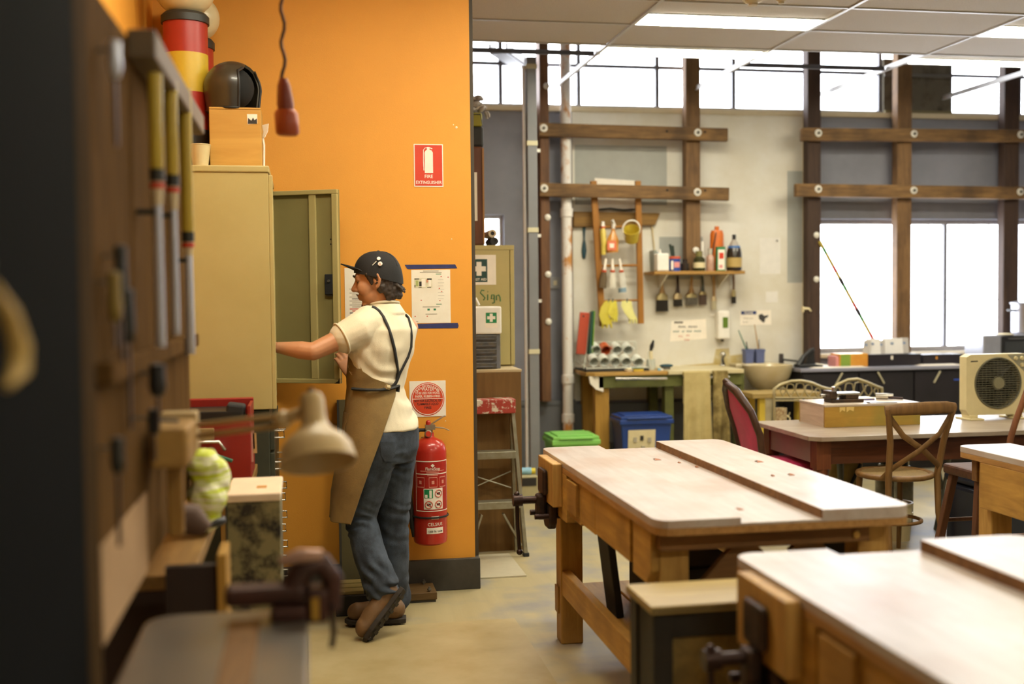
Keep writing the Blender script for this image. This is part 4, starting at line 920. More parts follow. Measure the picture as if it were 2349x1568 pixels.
# jeans
jn = MB()
loft(jn, [(px3(884, 962), fL * .162, fF * .125), (px3(889, 985), fL * .178, fF * .13), (px3(890, 1030), fL * .182, fF * .125), (px3(889, 1058), fL * .168, fF * .108)], 28)
limb(jn, [LHp, LHp.lerp(LK, .45), LK, LK.lerp(LA, .45) + V((-.008, 0, 0)), LA.lerp(LK, .02)], [.108, .094, .076, .074, .076], 18)
limb(jn, [RHp, RHp.lerp(RK, .45), RK, RK.lerp(RA, .45), RA.lerp(RK, .06)], [.108, .092, .076, .071, .070], 18)
def jean_wr(p, n_):
    q = 0
    for c, r_, a in ((LK, .16, .009), (LA, .2, .013), (RK, .15, .008), (RA, .2, .012), (hip + V((0, 0, -.09)), .17, .008)):
        d = (p - c).length
        if d < r_: q += a * (1 - d / r_) * (.8 + 1.2 * mnoise.noise(p * 11)) * math.sin((p.z - c.z) * 105 + (p.x - p.y) * 70 + 11 * mnoise.noise(p * 6))
    return q + .005 * mnoise.noise(p * 13)
jeans = blob('jeans', jn, m_jean, person, .006, 4, jean_wr)
from mathutils.bvhtree import BVHTree
def shell(*obs):
    vs = []; fs = []
    for o in obs:
        n0 = len(vs); org = ROOT[o.name]; vs += [v.co + org for v in o.data.vertices]; fs += [tuple(i + n0 for i in p.vertices) for p in o.data.polygons]
    return BVHTree.FromPolygons(vs, fs)
def hit(bvh, x, y, off):
    d = ray(x, y).normalized(); h = bvh.ray_cast(CAM, d); p = h[0] if h[0] is not None else px3(x, y, -.1)
    return p - d * off
jb = shell(jeans)
build('back_pocket', MB().sheet([[hit(jb, x0 + (x1 - x0) * u, y0, .004) for u in (0, .25, .5, .75, 1)] for x0, x1, y0 in ((872, 906, 1012), (873, 906, 1028), (875, 905, 1045), (882, 900, 1058))], .002), m_jean, jeans, smooth=70)
# apron
AP = [(797, 876, .182, .128, 70, 82), (820, 873, .176, .128, 80, 92), (845, 869, .170, .126, 90, 103), (861, 866, .165, .126, 95, 124), (872, 865, .160, .124, 100, 147), (888, 864, .156, .122, 105, 172), (905, 866, .164, .13, 104, 165), (940, 870, .178, .142, 102, 148), (1000, 869, .19, .156, 98, 132), (1060, 861, .194, .166, 94, 121), (1120, 853, .192, .172, 92, 111), (1182, 846, .188, .174, 90, 101)]
rows = []
for y, cx_, a, b, n0, n1 in AP:
    c = px3(cx_, y); row = []
    for j in range(31):
        t_ = math.radians(-n0 + (n0 + n1) * j / 30); wv = .006 * math.sin(j * .9 + y * .02) * max(0, min(1, (y - 900) / 120)); row.append(c + fL * ((a + wv) * math.sin(t_)) + fF * ((b + wv) * math.cos(t_)))
    rows.append(row)
apron = build('apron', MB().sheet(rows, .004), m_apr, person, smooth=80)
edge = [r_[-1] for r_ in rows]; build('edge_binding', MB().tube(edge[5:], .0035, 6), m_apr, apron, smooth=70)
build('hem', MB().tube(rows[-1], .005, 6), m_apr, apron, smooth=70)
pk = [rows[7][i] for i in (9, 22)] + [rows[8][i] for i in (22, 9)]
build('pocket', MB().sheet([[r_[i] + (r_[i] - px3(AP[k][1], AP[k][0])).normalized() * .006 for i in range(8, 22)] for k, r_ in list(enumerate(rows))[7:9]], .003), m_apr, apron, smooth=70)
# straps
def strap(pts, nm='strap', r_=(.010, .007), off=.005): build(nm, MB().tube([hit(tb_, x, y, off) for x, y in pts], [r_] * len(pts), 8), m_strap, apron, smooth=60)
tb_ = shell(tee)
sp = [hit(tb_, x, y, .005) for x, y in ((853, 703), (861, 706), (870, 713), (880, 727), (890, 748), (898, 772), (905, 800), (910, 830), (913, 855), (910, 874), (900, 886))]
build('strap', MB().tube(sp, [(.010, .007)] * len(sp), 8), m_strap, apron, smooth=60)
strap([(930, 722), (937, 730), (941, 745), (944, 770), (943, 795), (936, 818), (926, 838), (917, 856), (911, 872), (903, 888)])
strap([(808, 891), (825, 893), (845, 894), (870, 894), (890, 892), (905, 888), (914, 884), (912, 898)], 'waist_tie', off=.03)
build('buckle', MB().tube([surf(885, 882, .03), surf(893, 884, .03)], [.012, .012], 8), plain('buckle_tan', '#b9a67a', .4), apron)
# boots
m_bt = plain('boot_leather', '#7a5a36', .6, c2='#5d4227', scale=10, amt=.9); m_so = plain('boot_sole', '#2f271f', .8)
def boot(heel, toe, dors, ankle, label=None):
    ax_ = (toe - heel); L_ = ax_.length; ax_.normalize(); dz = (dors - ax_ * dors.dot(ax_)).normalized(); sd = dz.cross(ax_)
    out = [(-.012, .034), (.02, .042), (.10, .04), (.17, .052), (.22, .05), (.265, .034), (.285, .0)]
    pts = [heel + ax_ * (x / .275 * L_) + sd * w_ for x, w_ in out] + [heel + ax_ * (x / .275 * L_) - sd * w_ for x, w_ in out[-2::-1]]
    so = build('boot_sole', MB().prism(pts, dz * .022), m_so, person, bevel=.003)
    mb = MB(); mid = heel + ax_ * (L_ * .62) + dz * .052
    limb(mb, [heel + ax_ * (L_ * .14) + dz * .06, mid, heel + ax_ * (L_ * .84) + dz * .05], [.048, .049, .042], 16)
    limb(mb, [heel + ax_ * (L_ * .16) + dz * .055, (heel + ax_ * (L_ * .2) + dz * .1).lerp(ankle, .4), ankle], [.048, .048, .042], 16)
    mb.ball(heel + ax_ * (L_ * .8) + dz * .052, .045, 14, 10)
    ob = blob('boot', mb, m_bt, person, .006, 4, lambda p, n_: .003 * mnoise.noise(p * 22))
    for k in range(7): c = heel + ax_ * (L_ * (.08 + .14 * k)) - dz * .0; build('tread_lug', MB().beam(c - sd * .034, c + sd * .034, .016, .014, dz), m_so, so)
    for k in range(4): c = heel + ax_ * (L_ * (.34 + .085 * k)) + dz * (.118 - .014 * k); build('lace', MB().cyl(c - sd * .024 - dz * .008, c + sd * .024 - dz * .008, .003, n=6), m_strap, ob)
th, tt = px3(926, 1358, -.18), aZ(842, 1474, .004)
boot(th, tt, V((-.72, .42, .5)), LA + V((-.0, .0, .03)))
hh_, t2 = aZ(926, 1424, .014), aZ(795, 1428, .014)
boot(hh_, t2, Z_.copy(), RA + V((0, 0, .02)))
# ================================================================== behind the partition: locker, ladder
m_brply = wood('brown_ply', '#77592f', '#664a25', 2, rough=.6)
px_ = thing('plywood_plinth', 'tall brown plywood box standing under the tan locker', 'box', (1.1, 6.98, 0))
bx0, bx1, by0, by1, bz = .905, 1.275, 6.72, 7.5, 1.085
build('front_panel', MB().box((bx0, by0, 0), (bx1, by0 + .018, bz)), m_brply, px_, bevel=.002); build('side_panel', MB().box((bx1 - .018, by0 + .018, 0), (bx1, by1, bz)), m_brply, px_); build('side_panel', MB().box((bx0, by0 + .018, 0), (bx0 + .018, by1, bz)), m_brply, px_)
build('top_panel', MB().box((bx0, by0, bz), (bx1 + .004, by1, bz + .016)), plain('pale_ply', '#b5a27c', .5), px_, bevel=.002)
zt2 = bz + .016
# locker
lx0, lx1, ly0, ly1 = .93, 1.297, 7.03, 7.45; lz1 = 1.862
lk = thing('metal_locker', 'tan metal locker with first aid sign and green handwriting behind the partition', 'locker', (1.1, 7.24, zt2))
m_lock = plain('locker_tan', '#b5a66c', .45, c2='#a99a5f', scale=4, amt=.6)
build('body', MB().box((lx0, ly0 + .02, zt2), (lx1, ly1, lz1)), m_lock, lk, bevel=.003); build('door', MB().box((lx0 + .005, ly0, zt2 + .01), (lx1 - .03, ly0 + .0195, lz1 - .03)), m_lock, lk, bevel=.003)
build('stile', MB().box((lx1 - .026, ly0, zt2 + .01), (lx1 - .001, ly0 + .0195, lz1 - .03)), m_lock, lk, bevel=.002); build('top_rail', MB().box((lx0, ly0 - .001, lz1 - .029), (lx1, ly0 + .0195, lz1)), m_lock, lk, bevel=.002)
q = pq([(1066, 653), (1138, 653), (1138, 584), (1066, 584)], ly0); sg = flat('first_aid_sign', rect(q[0][0], q[0][1], q[1][0], q[2][1]), ly0, .002, m_signw, lk)
q = pq([(1080, 647), (1118, 647), (1118, 594), (1080, 594)], ly0); m_dgr = plain('first_aid_green', '#123f38', .5); fa = (q[0][0], q[0][1], q[1][0], q[2][1])
flat('green_field', rect(*fa), ly0 - .002, .0008, m_dgr, sg); fw, fh = fa[2] - fa[0], fa[3] - fa[1]; fcx, fcz = (fa[0] + fa[2]) / 2, fa[1] + fh * .58
def cross(cx_, cz_, a, b): return [(cx_ - b, cz_ - a), (cx_ + b, cz_ - a), (cx_ + b, cz_ - b), (cx_ + a, cz_ - b), (cx_ + a, cz_ + b), (cx_ + b, cz_ + b), (cx_ + b, cz_ + a), (cx_ - b, cz_ + a), (cx_ - b, cz_ + b), (cx_ - a, cz_ + b), (cx_ - a, cz_ - b), (cx_ - b, cz_ - b)]
flat('white_cross', cross(fcx, fcz, fw * .41, fw * .15), ly0 - .0028, .0006, m_signw, sg); txt('FIRST AID', m_signw, sg, (fcx, ly0 - .003, fa[1] + fh * .07), X_, Z_, .0145, width=fw * .88, bold=.03)
p = aY(1082, 690, ly0); q = aY(1150, 690, ly0); m_hand = plain('marker_green', '#4d7a4d', .6)
def stroke(pts, nm='marker_stroke'): build(nm, MB().tube([aY(x, y, ly0 - .001) for x, y in pts], .0042, 6), m_hand, lk, smooth=60)
for s_ in ([(1111, 666), (1105, 665), (1102, 671), (1108, 677), (1113, 683), (1109, 688)], [(1119, 675), (1119, 688)], [(1119, 668), (1119.6, 669)], [(1134, 676), (1128, 676), (1127, 685), (1133, 685), (1134, 677), (1134, 694), (1129, 695)], [(1139, 688), (1139, 678), (1144, 676), (1147, 681), (1148, 691)], [(1082, 680), (1087, 677), (1084, 673), (1080, 678), (1083, 684), (1089, 683)], [(1092, 684), (1093, 684.6)]): stroke(s_)
# first aid case on clear drawers
dr = thing('drawer_unit', 'smoky clear plastic drawer unit on the plywood box', 'drawers', (1.04, 6.88, zt2))
q = pq([(1074, 849), (1150, 849), (1150, 766), (1074, 766)], 6.79); dx0, dx1, dz1 = q[0][0], q[1][0], q[2][1]
m_smk = plain('smoky_plastic', '#6d6f78', .25, c2='#4c4a44', scale=8, amt=.8, spec=.7); m_drw = plain('drawer_content', '#5a5244', .4, c2='#3a3a3c', scale=30, amt=1)
build('casing', MB().box((dx0, 6.81, zt2), (dx1, 7.0, dz1)), m_smk, dr, bevel=.004)
nd = 5; hd_ = (dz1 - zt2) / nd
for i in range(nd):
    o = build('drawer', MB().box((dx0 + .006, 6.795, zt2 + i * hd_ + .006), (dx1 - .025, 6.81, zt2 + (i + 1) * hd_ - .006)), m_drw, dr, bevel=.003)
    build('lip', MB().box((dx0 + .02, 6.787, zt2 + i * hd_ + .012), (dx1 - .05, 6.795, zt2 + i * hd_ + .018)), m_smk, o)
fc = thing('first_aid_case', 'white first aid case with carry handle on the clear drawers', 'first aid case', (1.04, 6.88, dz1))
q = pq([(1075, 764), (1151, 764), (1151, 702), (1075, 702)], 6.79); ex0, ex1, ez1 = q[0][0] - .03, q[1][0], q[2][1]
m_wp = plain('white_plastic', '#e8e4da', .4)
build('case', MB().box((ex0, 6.79, dz1 + .001), (ex1, 6.95, ez1)), m_wp, fc, bevel=.01)
hp = [aY(x, y, 6.85) for x, y in ((1068, 700), (1072, 686), (1092, 685), (1099, 700))]; build('handle', MB().tube(hp, .008, 8), m_wp, fc, smooth=60)
q = pq([(1113, 752), (1141, 752), (1141, 715), (1113, 715)], 6.79); lb2 = flat('label', rect(q[0][0], q[0][1], q[1][0], q[2][1]), 6.79, .001, m_signw, fc); w_ = q[1][0] - q[0][0]
g2 = rect(q[0][0] + .004, q[0][1] + .03, q[1][0] - .004, q[2][1] - .004); flat('green_field', g2, 6.789, .0006, plain('class_green', '#12804a'), lb2); flat('white_cross', cross((q[0][0] + q[1][0]) / 2, q[0][1] + .062, w_ * .33, w_ * .12), 6.7884, .0005, m_signw, lb2)
p = aY(1083, 720, 6.789); flat('rust_stain', [(p.x - .03, p.z + .03), (p.x + .025, p.z + .03), (p.x + .01, p.z - .01), (p.x - .005, p.z - .035), (p.x - .02, p.z)], 6.79, .0006, plain('rust_stain', '#a58a58', .8), fc)
# pile on the locker
ss = thing('suitcase', 'brown upright case with paper labels on the locker', 'suitcase', (1.05, 7.2, lz1))
q = pq([(1064, 560), (1111, 560), (1111, 336), (1064, 336)], 7.08); sx1, sz1 = q[1][0], q[2][1]
build('case', MB().box((.93, 7.08, lz1), (sx1, 7.3, sz1)), wood('case_brown', '#6b3f22', '#4f2d18', 2, rough=.5), ss, bevel=.012)
build('edge_binding', MB().box((sx1 - .008, 7.075, lz1 + .01), (sx1 + .003, 7.082, sz1 - .01)), plain('binding_tan', '#a0733f', .6), ss)
for a in (((1074, 506), (1094, 395), m_paper), ((1064, 440), (1080, 350), plain('blueish_paper', '#c9cfe0', .5))):
    p, q = aY(*a[0], 7.08), aY(*a[1], 7.08); flat('paper_label', rect(p.x, p.z, q.x, q.z), 7.0795, .001, a[2], ss)
bgz = sz1; t = thing('tool_bag', 'black and olive yellow bag on top of the brown case', 'bag', (1.05, 7.18, bgz))
q = pq([(1064, 335), (1110, 335), (1110, 258), (1064, 258)], 7.1); b0, b1, bzt = .93, q[1][0], q[2][1]; bm = (bgz + bzt) / 2 + .02
build('lower_body', MB().box((b0, 7.1, bgz), (b1, 7.3, bm)), plain('bag_black', '#22211d', .7), t, bevel=.015); build('upper_body', MB().box((b0, 7.102, bm + .001), (b1 - .008, 7.298, bzt)), plain('bag_olive', '#8c8526', .7), t, bevel=.012)
build('zip', MB().tube([(b0 + .01, 7.098, bzt - .012), (b1 - .02, 7.098, bzt - .012), (b1 - .006, 7.1, bm)], .003, 6), m_ink, t, smooth=60)
t = thing('work_gloves', 'crumpled grey cloth gloves heaped on the olive bag', 'gloves', (1.05, 7.2, bzt))
m_glv = plain('grey_cloth', '#a8a09a', .9, c2='#6f6660', scale=20, amt=1, bump=.3, bscale=60)
for x, y, a, b_, an in ((1075, 250, .05, .022, 10), (1088, 240, .045, .022, -20), (1080, 226, .05, .02, 15), (1095, 226, .035, .02, -10), (1105, 250, .03, .016, -40)):
    p = aY(x, y, 7.17); mb = MB(Matrix.Translation(p) @ Matrix.Rotation(math.radians(an), 4, 'Y')); mb.ball((0, 0, 0), (a, .05, b_), 14, 8).ball((a * .7, 0, -.008), (a * .5, .02, .011), 10, 6)
    build('cloth_fold', mb, m_glv, t, smooth=70)
p = aY(1113, 256, 7.16); build('glove_fingers', MB().tube([p, p + V((.01, 0, -.02)), p + V((.012, 0, -.045))], [.01, .01, .007], 8).tube([p + V((.012, 0, .0)), p + V((.024, 0, -.018)), p + V((.024, 0, -.035))], [.009, .009, .006], 8), m_glv, t, smooth=70)
for i, (x, y, l, tone) in enumerate(((1130, 535, 'cream roll lying on the locker by the little window', '#c8b79a'), (1134, 549, 'dark roll lying on the locker by the little window', '#241f1c'))):
    p = aY(x, y, 7.06); p.z = max(p.z, lz1 + .026 + (.044 if i == 0 else 0)); t = thing('tape_roll', l, 'roll', (p.x, 7.15, lz1))
    build('tube_body', MB().lathe([(.013, 0), (.026, 0), (.026, .2), (.013, .2), (.013, 0)], (p.x - .0, 7.06, p.z if i == 0 else lz1 + .0265), 18, (.0, 1, 0)), plain('roll_%d' % i, tone, .6), t, smooth=40)
    build('core', MB().lathe([(0, .01), (.0128, .01), (.0128, .19), (0, .19)], (p.x, 7.06, p.z if i == 0 else lz1 + .0265), 14, (0, 1, 0)), m_ink, t)
# folded aluminium step ladder leaning by the plinth
m_al = plain('ladder_alu', '#a7a493', .38, .7, c2='#8f8a72', scale=18, amt=.8)
t = thing('step_ladder', 'aluminium step ladder with paint-splashed red top', 'ladder', (1.08, 6.6, 0))
zt_ = aY(1130, 915, 6.6).z
R0, R1 = V((1.20, 6.63, zt_ - .05)), V((1.262, 6.56, .0)); L0, L1 = V((.95, 6.63, zt_ - .05)), V((.915, 6.56, .0))
for a, b in ((R0, R1), (L0, L1)): build('side_rail', MB().beam(a, b, .022, .05, (0, 1, 0)), m_al, t, bevel=.003)
for dx in (1, -1):
    a = V((1.075 + dx * .125, 6.675, zt_ - .06)); b = V((1.075 + dx * .155, 6.69, .0)); build('rear_rail', MB().beam(a, b, .02, .03, (0, 1, 0)), m_al, t, bevel=.003)
build('top_cap', MB().box((.93, 6.575, zt_ - .085), (1.214, 6.70, zt_)), plain('red_splashed', '#9c3528', .5, c2='#cfc7b4', scale=22, amt=1, lo=.42, hi=.5), t, bevel=.006)
for y in (1042, 1155):
    z = zz(1130, y, 6.6); k = (zt_ - z) / zt_; xw = 1.20 + .062 * k - .01; xl = .95 - .035 * k + .01; yy = 6.63 - .07 * k
    tr = build('tread', MB().box((xl, yy - .045, z - .022), (xw, yy + .03, z + .02)), m_al, t, bevel=.003)
    for i in range(3): build('tread_rib', MB().box((xl + .004, yy - .035 + i * .022, z + .0201), (xw - .004, yy - .025 + i * .022, z + .024)), m_al, tr)
z = zz(1130, 1165, 6.6)
for s_, xe, xf in ((1, 1.13, 1.235), (-1, 1.0, .935)): build('foot_brace', MB().beam((xe, 6.575, z - .03), (xf, 6.565, z - .22), .012, .05, (0, 1, 0)), m_al, t, bevel=.002)
a, b = aY(1085, 1090, 6.66), aY(1172, 1118, 6.66); c, d = aY(1085, 1118, 6.66), aY(1172, 1080, 6.66)
build('cross_wire', MB().cyl(a, b, .004, n=8), m_al, t); build('cross_wire', MB().cyl(c, d, .004, n=8), m_al, t)
for x in (R1.x, L1.x): build('rubber_foot', MB().box((x - .017, 6.533, 0), (x + .017, 6.588, .022)), m_blackp, t, bevel=.003)
# low shelf with bottle by the grey column
t = thing('wall_cabinet', 'low cream unit on the floor left of the grey column', 'cabinet', (1.6, 8.35, 0))
build('body', MB().box((1.54, 8.22, .0), (1.683, 8.5, .20)), plain('cream_unit', '#b0a67e', .6), t, bevel=.004); build('dark_grille', MB().box((1.555, 8.215, .22 - .09), (1.668, 8.2195, .19)), m_ink, t); build('kick', MB().box((1.545, 8.214, .0), (1.675, 8.2195, .04)), m_dark, t)
p = V((1.62, 8.33, .2)); t = thing('spray_can', 'yellow and black bottle lying on the low cream unit', 'bottle', p)
build('can', MB().cyl(p + V((-.05, 0, .026)), p + V((.03, -.01, .026)), .026), plain('can_blue', '#8fc0d8', .4), t, smooth=40); build('cap', MB().cyl(p + V((.03, -.01, .026)), p + V((.06, -.014, .026)), .022), plain('can_yellow', '#d8c534', .4), t, smooth=40)
# ================================================================== sink wall
WP = WB - .02                                # face of the white lining
m_slat = wood('orange_pine', '#a9742f', '#8a5a22', 2, rough=.5); m_slatx = wood('orange_pine_x', '#a9742f', '#8a5a22', 0, rough=.5)
def lathe_thing(name, label, cat, c, parts, group=None, n=20):
    """parts: (name, profile, material); c the point it stands on"""
    t = thing(name, label, cat, c, group)
    for nm, pr, mt in parts: build(nm, MB().lathe(pr, c, n), mt, t, smooth=40)
    return t
# wooden ladder rack
YL = 9.43
t = thing('wooden_ladder', 'short wooden ladder rack hanging on the white wall', 'rack', (2.62, YL, zz(1420, 745, YL)))
l0, l1 = aY(1361, 415, YL), aY(1382, 748, YL); r0, r1 = aY(1463, 415, YL), aY(1470, 742, YL)
build('rail', MB().beam(l0, l1, .055, .03, (0, 1, 0)), m_slat, t, bevel=.003); build('rail', MB().beam(r0, r1, .05, .03, (0, 1, 0)), m_slat, t, bevel=.003)
for y in (521, 610): build('rung', MB().cyl(aY(1368, y, YL), aY(1466, y - 2, YL), .011, n=12), m_slatx, t, smooth=60)
build('bottom_rung', MB().cyl(aY(1376, 690, YL), aY(1468, 688, YL), .009, n=12), m_slatx, t, smooth=60)
# old chair-back board behind it, torn paper
a, b = aY(1316, 501, 9.53), aY(1513, 496, 9.53)
t = thing('back_board', 'brown board with flared end fixed behind the wooden ladder', 'board', (a.x + .4, 9.53, a.z - .08))
build('plank', MB().prism([aY(1316, 484, 9.53), aY(1515, 488, 9.53), aY(1503, 516, 9.53), aY(1316, 520, 9.53)], (0, .045, 0)), wood('brown_yellow_board', '#8d6b33', '#6a4c22', 0), t, bevel=.004)
build('crack', MB().tube([aY(1367, 481, 9.545), aY(1400, 478, 9.545), aY(1430, 482, 9.545), aY(1458, 480, 9.545)], .008, 6), m_ink, t)
q = [aY(x, y, WP - .012) for x, y in ((1364, 408), (1456, 414), (1456, 478), (1368, 482))]
build('paper_sheet', MB().prism(q, (0, -.002, 0)), m_signw, label='torn white sheet pinned behind the top of the wooden ladder', cat='paper')
# hung utensils on the ladder rack
YH = YL - .03
t = thing('rubber_spatula', 'dark green plastic brush hanging left of the wooden ladder', 'brush', aY(1340, 594, WP - .02))
ps = [aY(1340, y, WP - .014) for y in (506, 520, 535, 548, 560, 575, 590, 594)]; build('brush_body', MB().tube(ps, [.008, .014, .010, .007, .016, .022, .014, .004], 10, flat=.5), plain('dark_teal', '#1d4450', .5), t, smooth=60)
build('hang_nail', MB().cyl(aY(1340, 508, WP), aY(1340, 508, WP - .03), .003, n=8), m_bolt, t)
t = thing('squeeze_bottle', 'yellow squeeze bottle with white cap hooked on the ladder rack', 'bottle', aY(1384, 585, YH))
ps = [aY(x, y, YH - .02) for x, y in ((1383, 522), (1383, 530), (1385, 560), (1384, 584))]; build('bottle_body', MB().tube(ps, [.014, .026, .024, .022], 14), plain('bottle_yellow', '#d8c35a', .35), t, smooth=60)
build('cap', MB().cyl(aY(1383, 522, YH - .02), aY(1383, 508, YH - .02), .019, .012), m_wp, t, smooth=40); build('collar', MB().cyl(aY(1383, 523, YH - .02), aY(1383, 519, YH - .02), .021), plain('cap_red', '#c85a3a', .4), t, smooth=40)
t = thing('spray_bottle', 'clear spray bottle with orange label hooked on the ladder rack', 'bottle', aY(1406, 580, YH))
build('bottle_body', MB().tube([aY(x, y, YH - .03) for x, y in ((1407, 524), (1407, 533), (1406, 548), (1404, 562), (1405, 579))], [.016, .022, .05, .056, .052], 16, flat=.6), plain('amber_plastic', '#c88a3a', .2, spec=.7), t, smooth=60)
build('label', MB().prism([aY(x, y, YH - .066) for x, y in ((1393, 552), (1414, 552), (1414, 574), (1393, 574))], (0, -.002, 0)), plain('label_coral', '#d8714a', .5), t)
build('label_print', MB().prism([aY(x, y, YH - .069) for x, y in ((1398, 558), (1409, 558), (1408, 568), (1399, 568))], (0, -.001, 0)), m_signw, t)
build('trigger', MB().tube([aY(1407, 524, YH - .03), aY(1407, 512, YH - .03), aY(1404, 505, YH - .03), aY(1412, 518, YH - .03)], [.014, .014, .016, .006], 10), m_wp, t, smooth=60)
t = thing('small_bucket', 'little yellow pot with white rim hung on the ladder rack', 'pot', aY(1448, 560, YH))
c, d = aY(1448, 526, YH - .09), aY(1449, 551, YH - .02); ax_ = (d - c)
build('pot_body', MB().lathe([(.072, 0), (.056, ax_.length), (.0, ax_.length), (.0, ax_.length - .008), (.05, ax_.length - .008), (.068, 0), (.072, 0)], c, 24, ax_), plain('pot_yellow', '#cfb83e', .4), t, smooth=40)
build('pot_rim', MB().tube([c + V((.076 * math.cos(i * .2618), 0, .076 * math.sin(i * .2618))) + V((0, -.5 * .04 * math.sin(i * .2618), 0)) for i in range(24)], .007, 8, closed=True), m_wp, t, smooth=60)
for i, (x, l, tone, tn2) in enumerate(((1386, 'brown-bristled hand brush, left of three on the ladder rung', '#6d5c42', '#594a36'), (1405, 'white-bristled hand brush, middle of three on the ladder rung', '#d9d4c6', '#c9c2b0'), (1425, 'pale hand brush with blue tip, right of three on the ladder rung', '#d0cdc2', '#bdb8aa'))):
    t = thing('hand_brush', l, 'brush', aY(x, 668, YH), 'hand brushes hung on the ladder rung')
    dx = (-4, 0, 4)[i]
    build('handle', MB().tube([aY(x - dx, 594, YH), aY(x - dx * .5, 605, YH - .02), aY(x, 622, YH - .02)], [.010, .011, .016], 10), m_signw, t, smooth=60)
    build('ferrule', MB().cyl(aY(x, 619, YH - .02), aY(x + dx * .1, 624, YH - .02), .021), plain('cap_red', '#c85a3a'), t, smooth=40)
    build('bristles', MB().tube([aY(x, 624, YH - .02), aY(x + dx * .4, 640, YH - .02), aY(x + dx, 660, YH - .02)], [.022, .034, .032], 12, flat=.6), plain('bristle_%d' % i, tone, .9, c2=tn2, scale=40, amt=1, stretch=(6, 6, .5)), t, smooth=60)
    if i == 2: build('blue_tip', MB().cyl(aY(1427, 660, YH - .02), aY(1428, 670, YH - .02), .036, n=12), plain('bristle_blue', '#7f97a5', .8), t, smooth=40)
m_gy = plain('glove_yellow', '#d9cf4a', .6, c2='#bfae36', scale=18, amt=.8); m_gp = plain('glove_pale', '#ded98a', .6)
for pts, wd, mt, l in ((((1395, 691), (1388, 705), (1384, 722), (1392, 744)), (.03, .04, .05, .06), plain('glove_mustard', '#c9b93c', .6), 'long mustard rubber glove hung at the foot of the ladder rack'),
                       (((1404, 690), (1403, 705), (1406, 720), (1408, 730)), (.045, .055, .05, .035), m_gy, 'bright yellow rubber glove folded over the ladder rack'),
                       (((1437, 690), (1437, 702), (1442, 716), (1452, 733)), (.05, .055, .05, .045), m_gp, 'pale yellow cloth glove hung at the right of the ladder rack')):
    p = [aY(x, y, YH - .02) for x, y in pts]; t = thing('rubber_glove', l, 'glove', p[-1], 'gloves on the ladder rack')
    rows = [[q_ + V((wd_ * (u - .5) * 1.6, .012 * math.cos(3 * u + k), 0)) for u in (0, .25, .5, .75, 1)] for k, (q_, wd_) in enumerate(zip(p, wd))]
    build('palm', MB().sheet(rows, .012), mt, t, smooth=70)
    e = p[-1]
    for u in (-.4, 0, .4): build('finger', MB().tube([e + V((wd[-1] * u * 1.4, 0, .01)), e + V((wd[-1] * u * 1.7, -.004, -.03))], [.012, .008], 8), mt, t, smooth=70)
    build('peg', MB().beam(p[0] + V((0, -.012, -.012)), p[0] + V((.004, -.012, .022)), .008, .01), plain('peg_teal', '#2f5b66', .5), t)
# shelf with bottles
zsf = 1.738; ysf0, ysf1 = 9.27, WP
t = thing('bottle_shelf', 'narrow wooden shelf holding the row of bottles', 'shelf', (3.31, 9.43, zsf - .03))
build('board', MB().box((2.92, ysf0, zsf - .028), (3.735, ysf1, zsf)), wood('shelf_pine', '#b28a4b', '#8f6a34', 0), t, bevel=.003)
for x in (3.05, 3.6): build('bracket', MB().prism([(x, ysf1, zsf - .028), (x, ysf0 + .06, zsf - .028), (x, ysf1, zsf - .15)], (.015, 0, 0)), m_wp, t)
ys = 9.335
def sx(x): return aY(x, 600, ys).x
def hz_(x, y): return zz(x, y, ys) - zsf
def S(x, dy=0): return V((sx(x), ys + dy, zsf))
h = hz_(1516, 581); o = thing('white_tub', 'square white plastic container on the bottle shelf', 'container', S(1517))
build('tub', MB().box(S(1517) + V((-.052, -.05, 0)), S(1517) + V((.055, .05, h))), m_wp, o, bevel=.012); build('spout', MB().cyl(S(1514) + V((0, 0, h)), S(1514) + V((0, 0, h + .035)), .012, .008), m_wp, o, smooth=50)
h = hz_(1548, 588); o = thing('brush_tin', 'blue printed tin with red rim holding brushes on the shelf', 'tin', S(1547))
build('tin', MB().lathe([(0, 0), (.05, 0), (.05, h), (.046, h), (.046, .01), (0, .01)], S(1547), 24), plain('tin_blue', '#2b4a9a', .4), o, smooth=40); build('rim', MB().lathe([(.05, h - .02), (.053, h - .02), (.053, h), (.05, h)], S(1547), 24), plain('cap_red', '#c85a3a'), o, smooth=40)
build('tin_print', MB().box(S(1547) + V((-.02, -.0525, h * .25)), S(1547) + V((.03, -.048, h * .62))), plain('print_pink', '#d88f8a', .5), o); build('tin_print', MB().box(S(1547) + V((-.046, -.05, h * .1)), S(1547) + V((-.026, -.045, h * .7))), m_signw, o)
for i, (x, y, xb) in enumerate(((1537, 560, 1545), (1543, 563, 1549))): build('brush_handle', MB().tube([S(xb) + V((0, 0, .03)), V((aY(x, y, ys).x, ys, aY(x, y, ys).z))], [.006, .012], 8), plain('handle_dark', '#2c3a30', .5), o, smooth=60)
def jar(x, y1, r, label, body, cap, band=None, yn=None, dy=0, name='glass_jar', capn='lid'):
    h = hz_(x, y1); c = S(x, dy); o = thing(name, label, 'jar' if 'jar' in name else 'bottle', c)
    sh = h * .72 if yn is None else hz_(x, yn)
    build('body', MB().lathe([(0, 0), (r * .96, 0), (r, .008), (r, sh * .86), (r * .6, sh), (r * .55, sh + .004), (0, sh + .004)], c, 20), body, o, smooth=40)
    build(capn, MB().lathe([(0, sh), (r * .58, sh), (r * .58, h), (0, h)], c, 20), cap, o, smooth=40)
    if band: build('label', MB().lathe([(r + .0008, sh * .22), (r + .0016, sh * .22), (r + .0016, sh * .6), (r + .0008, sh * .6)], c, 20), band, o, smooth=40)
    return o
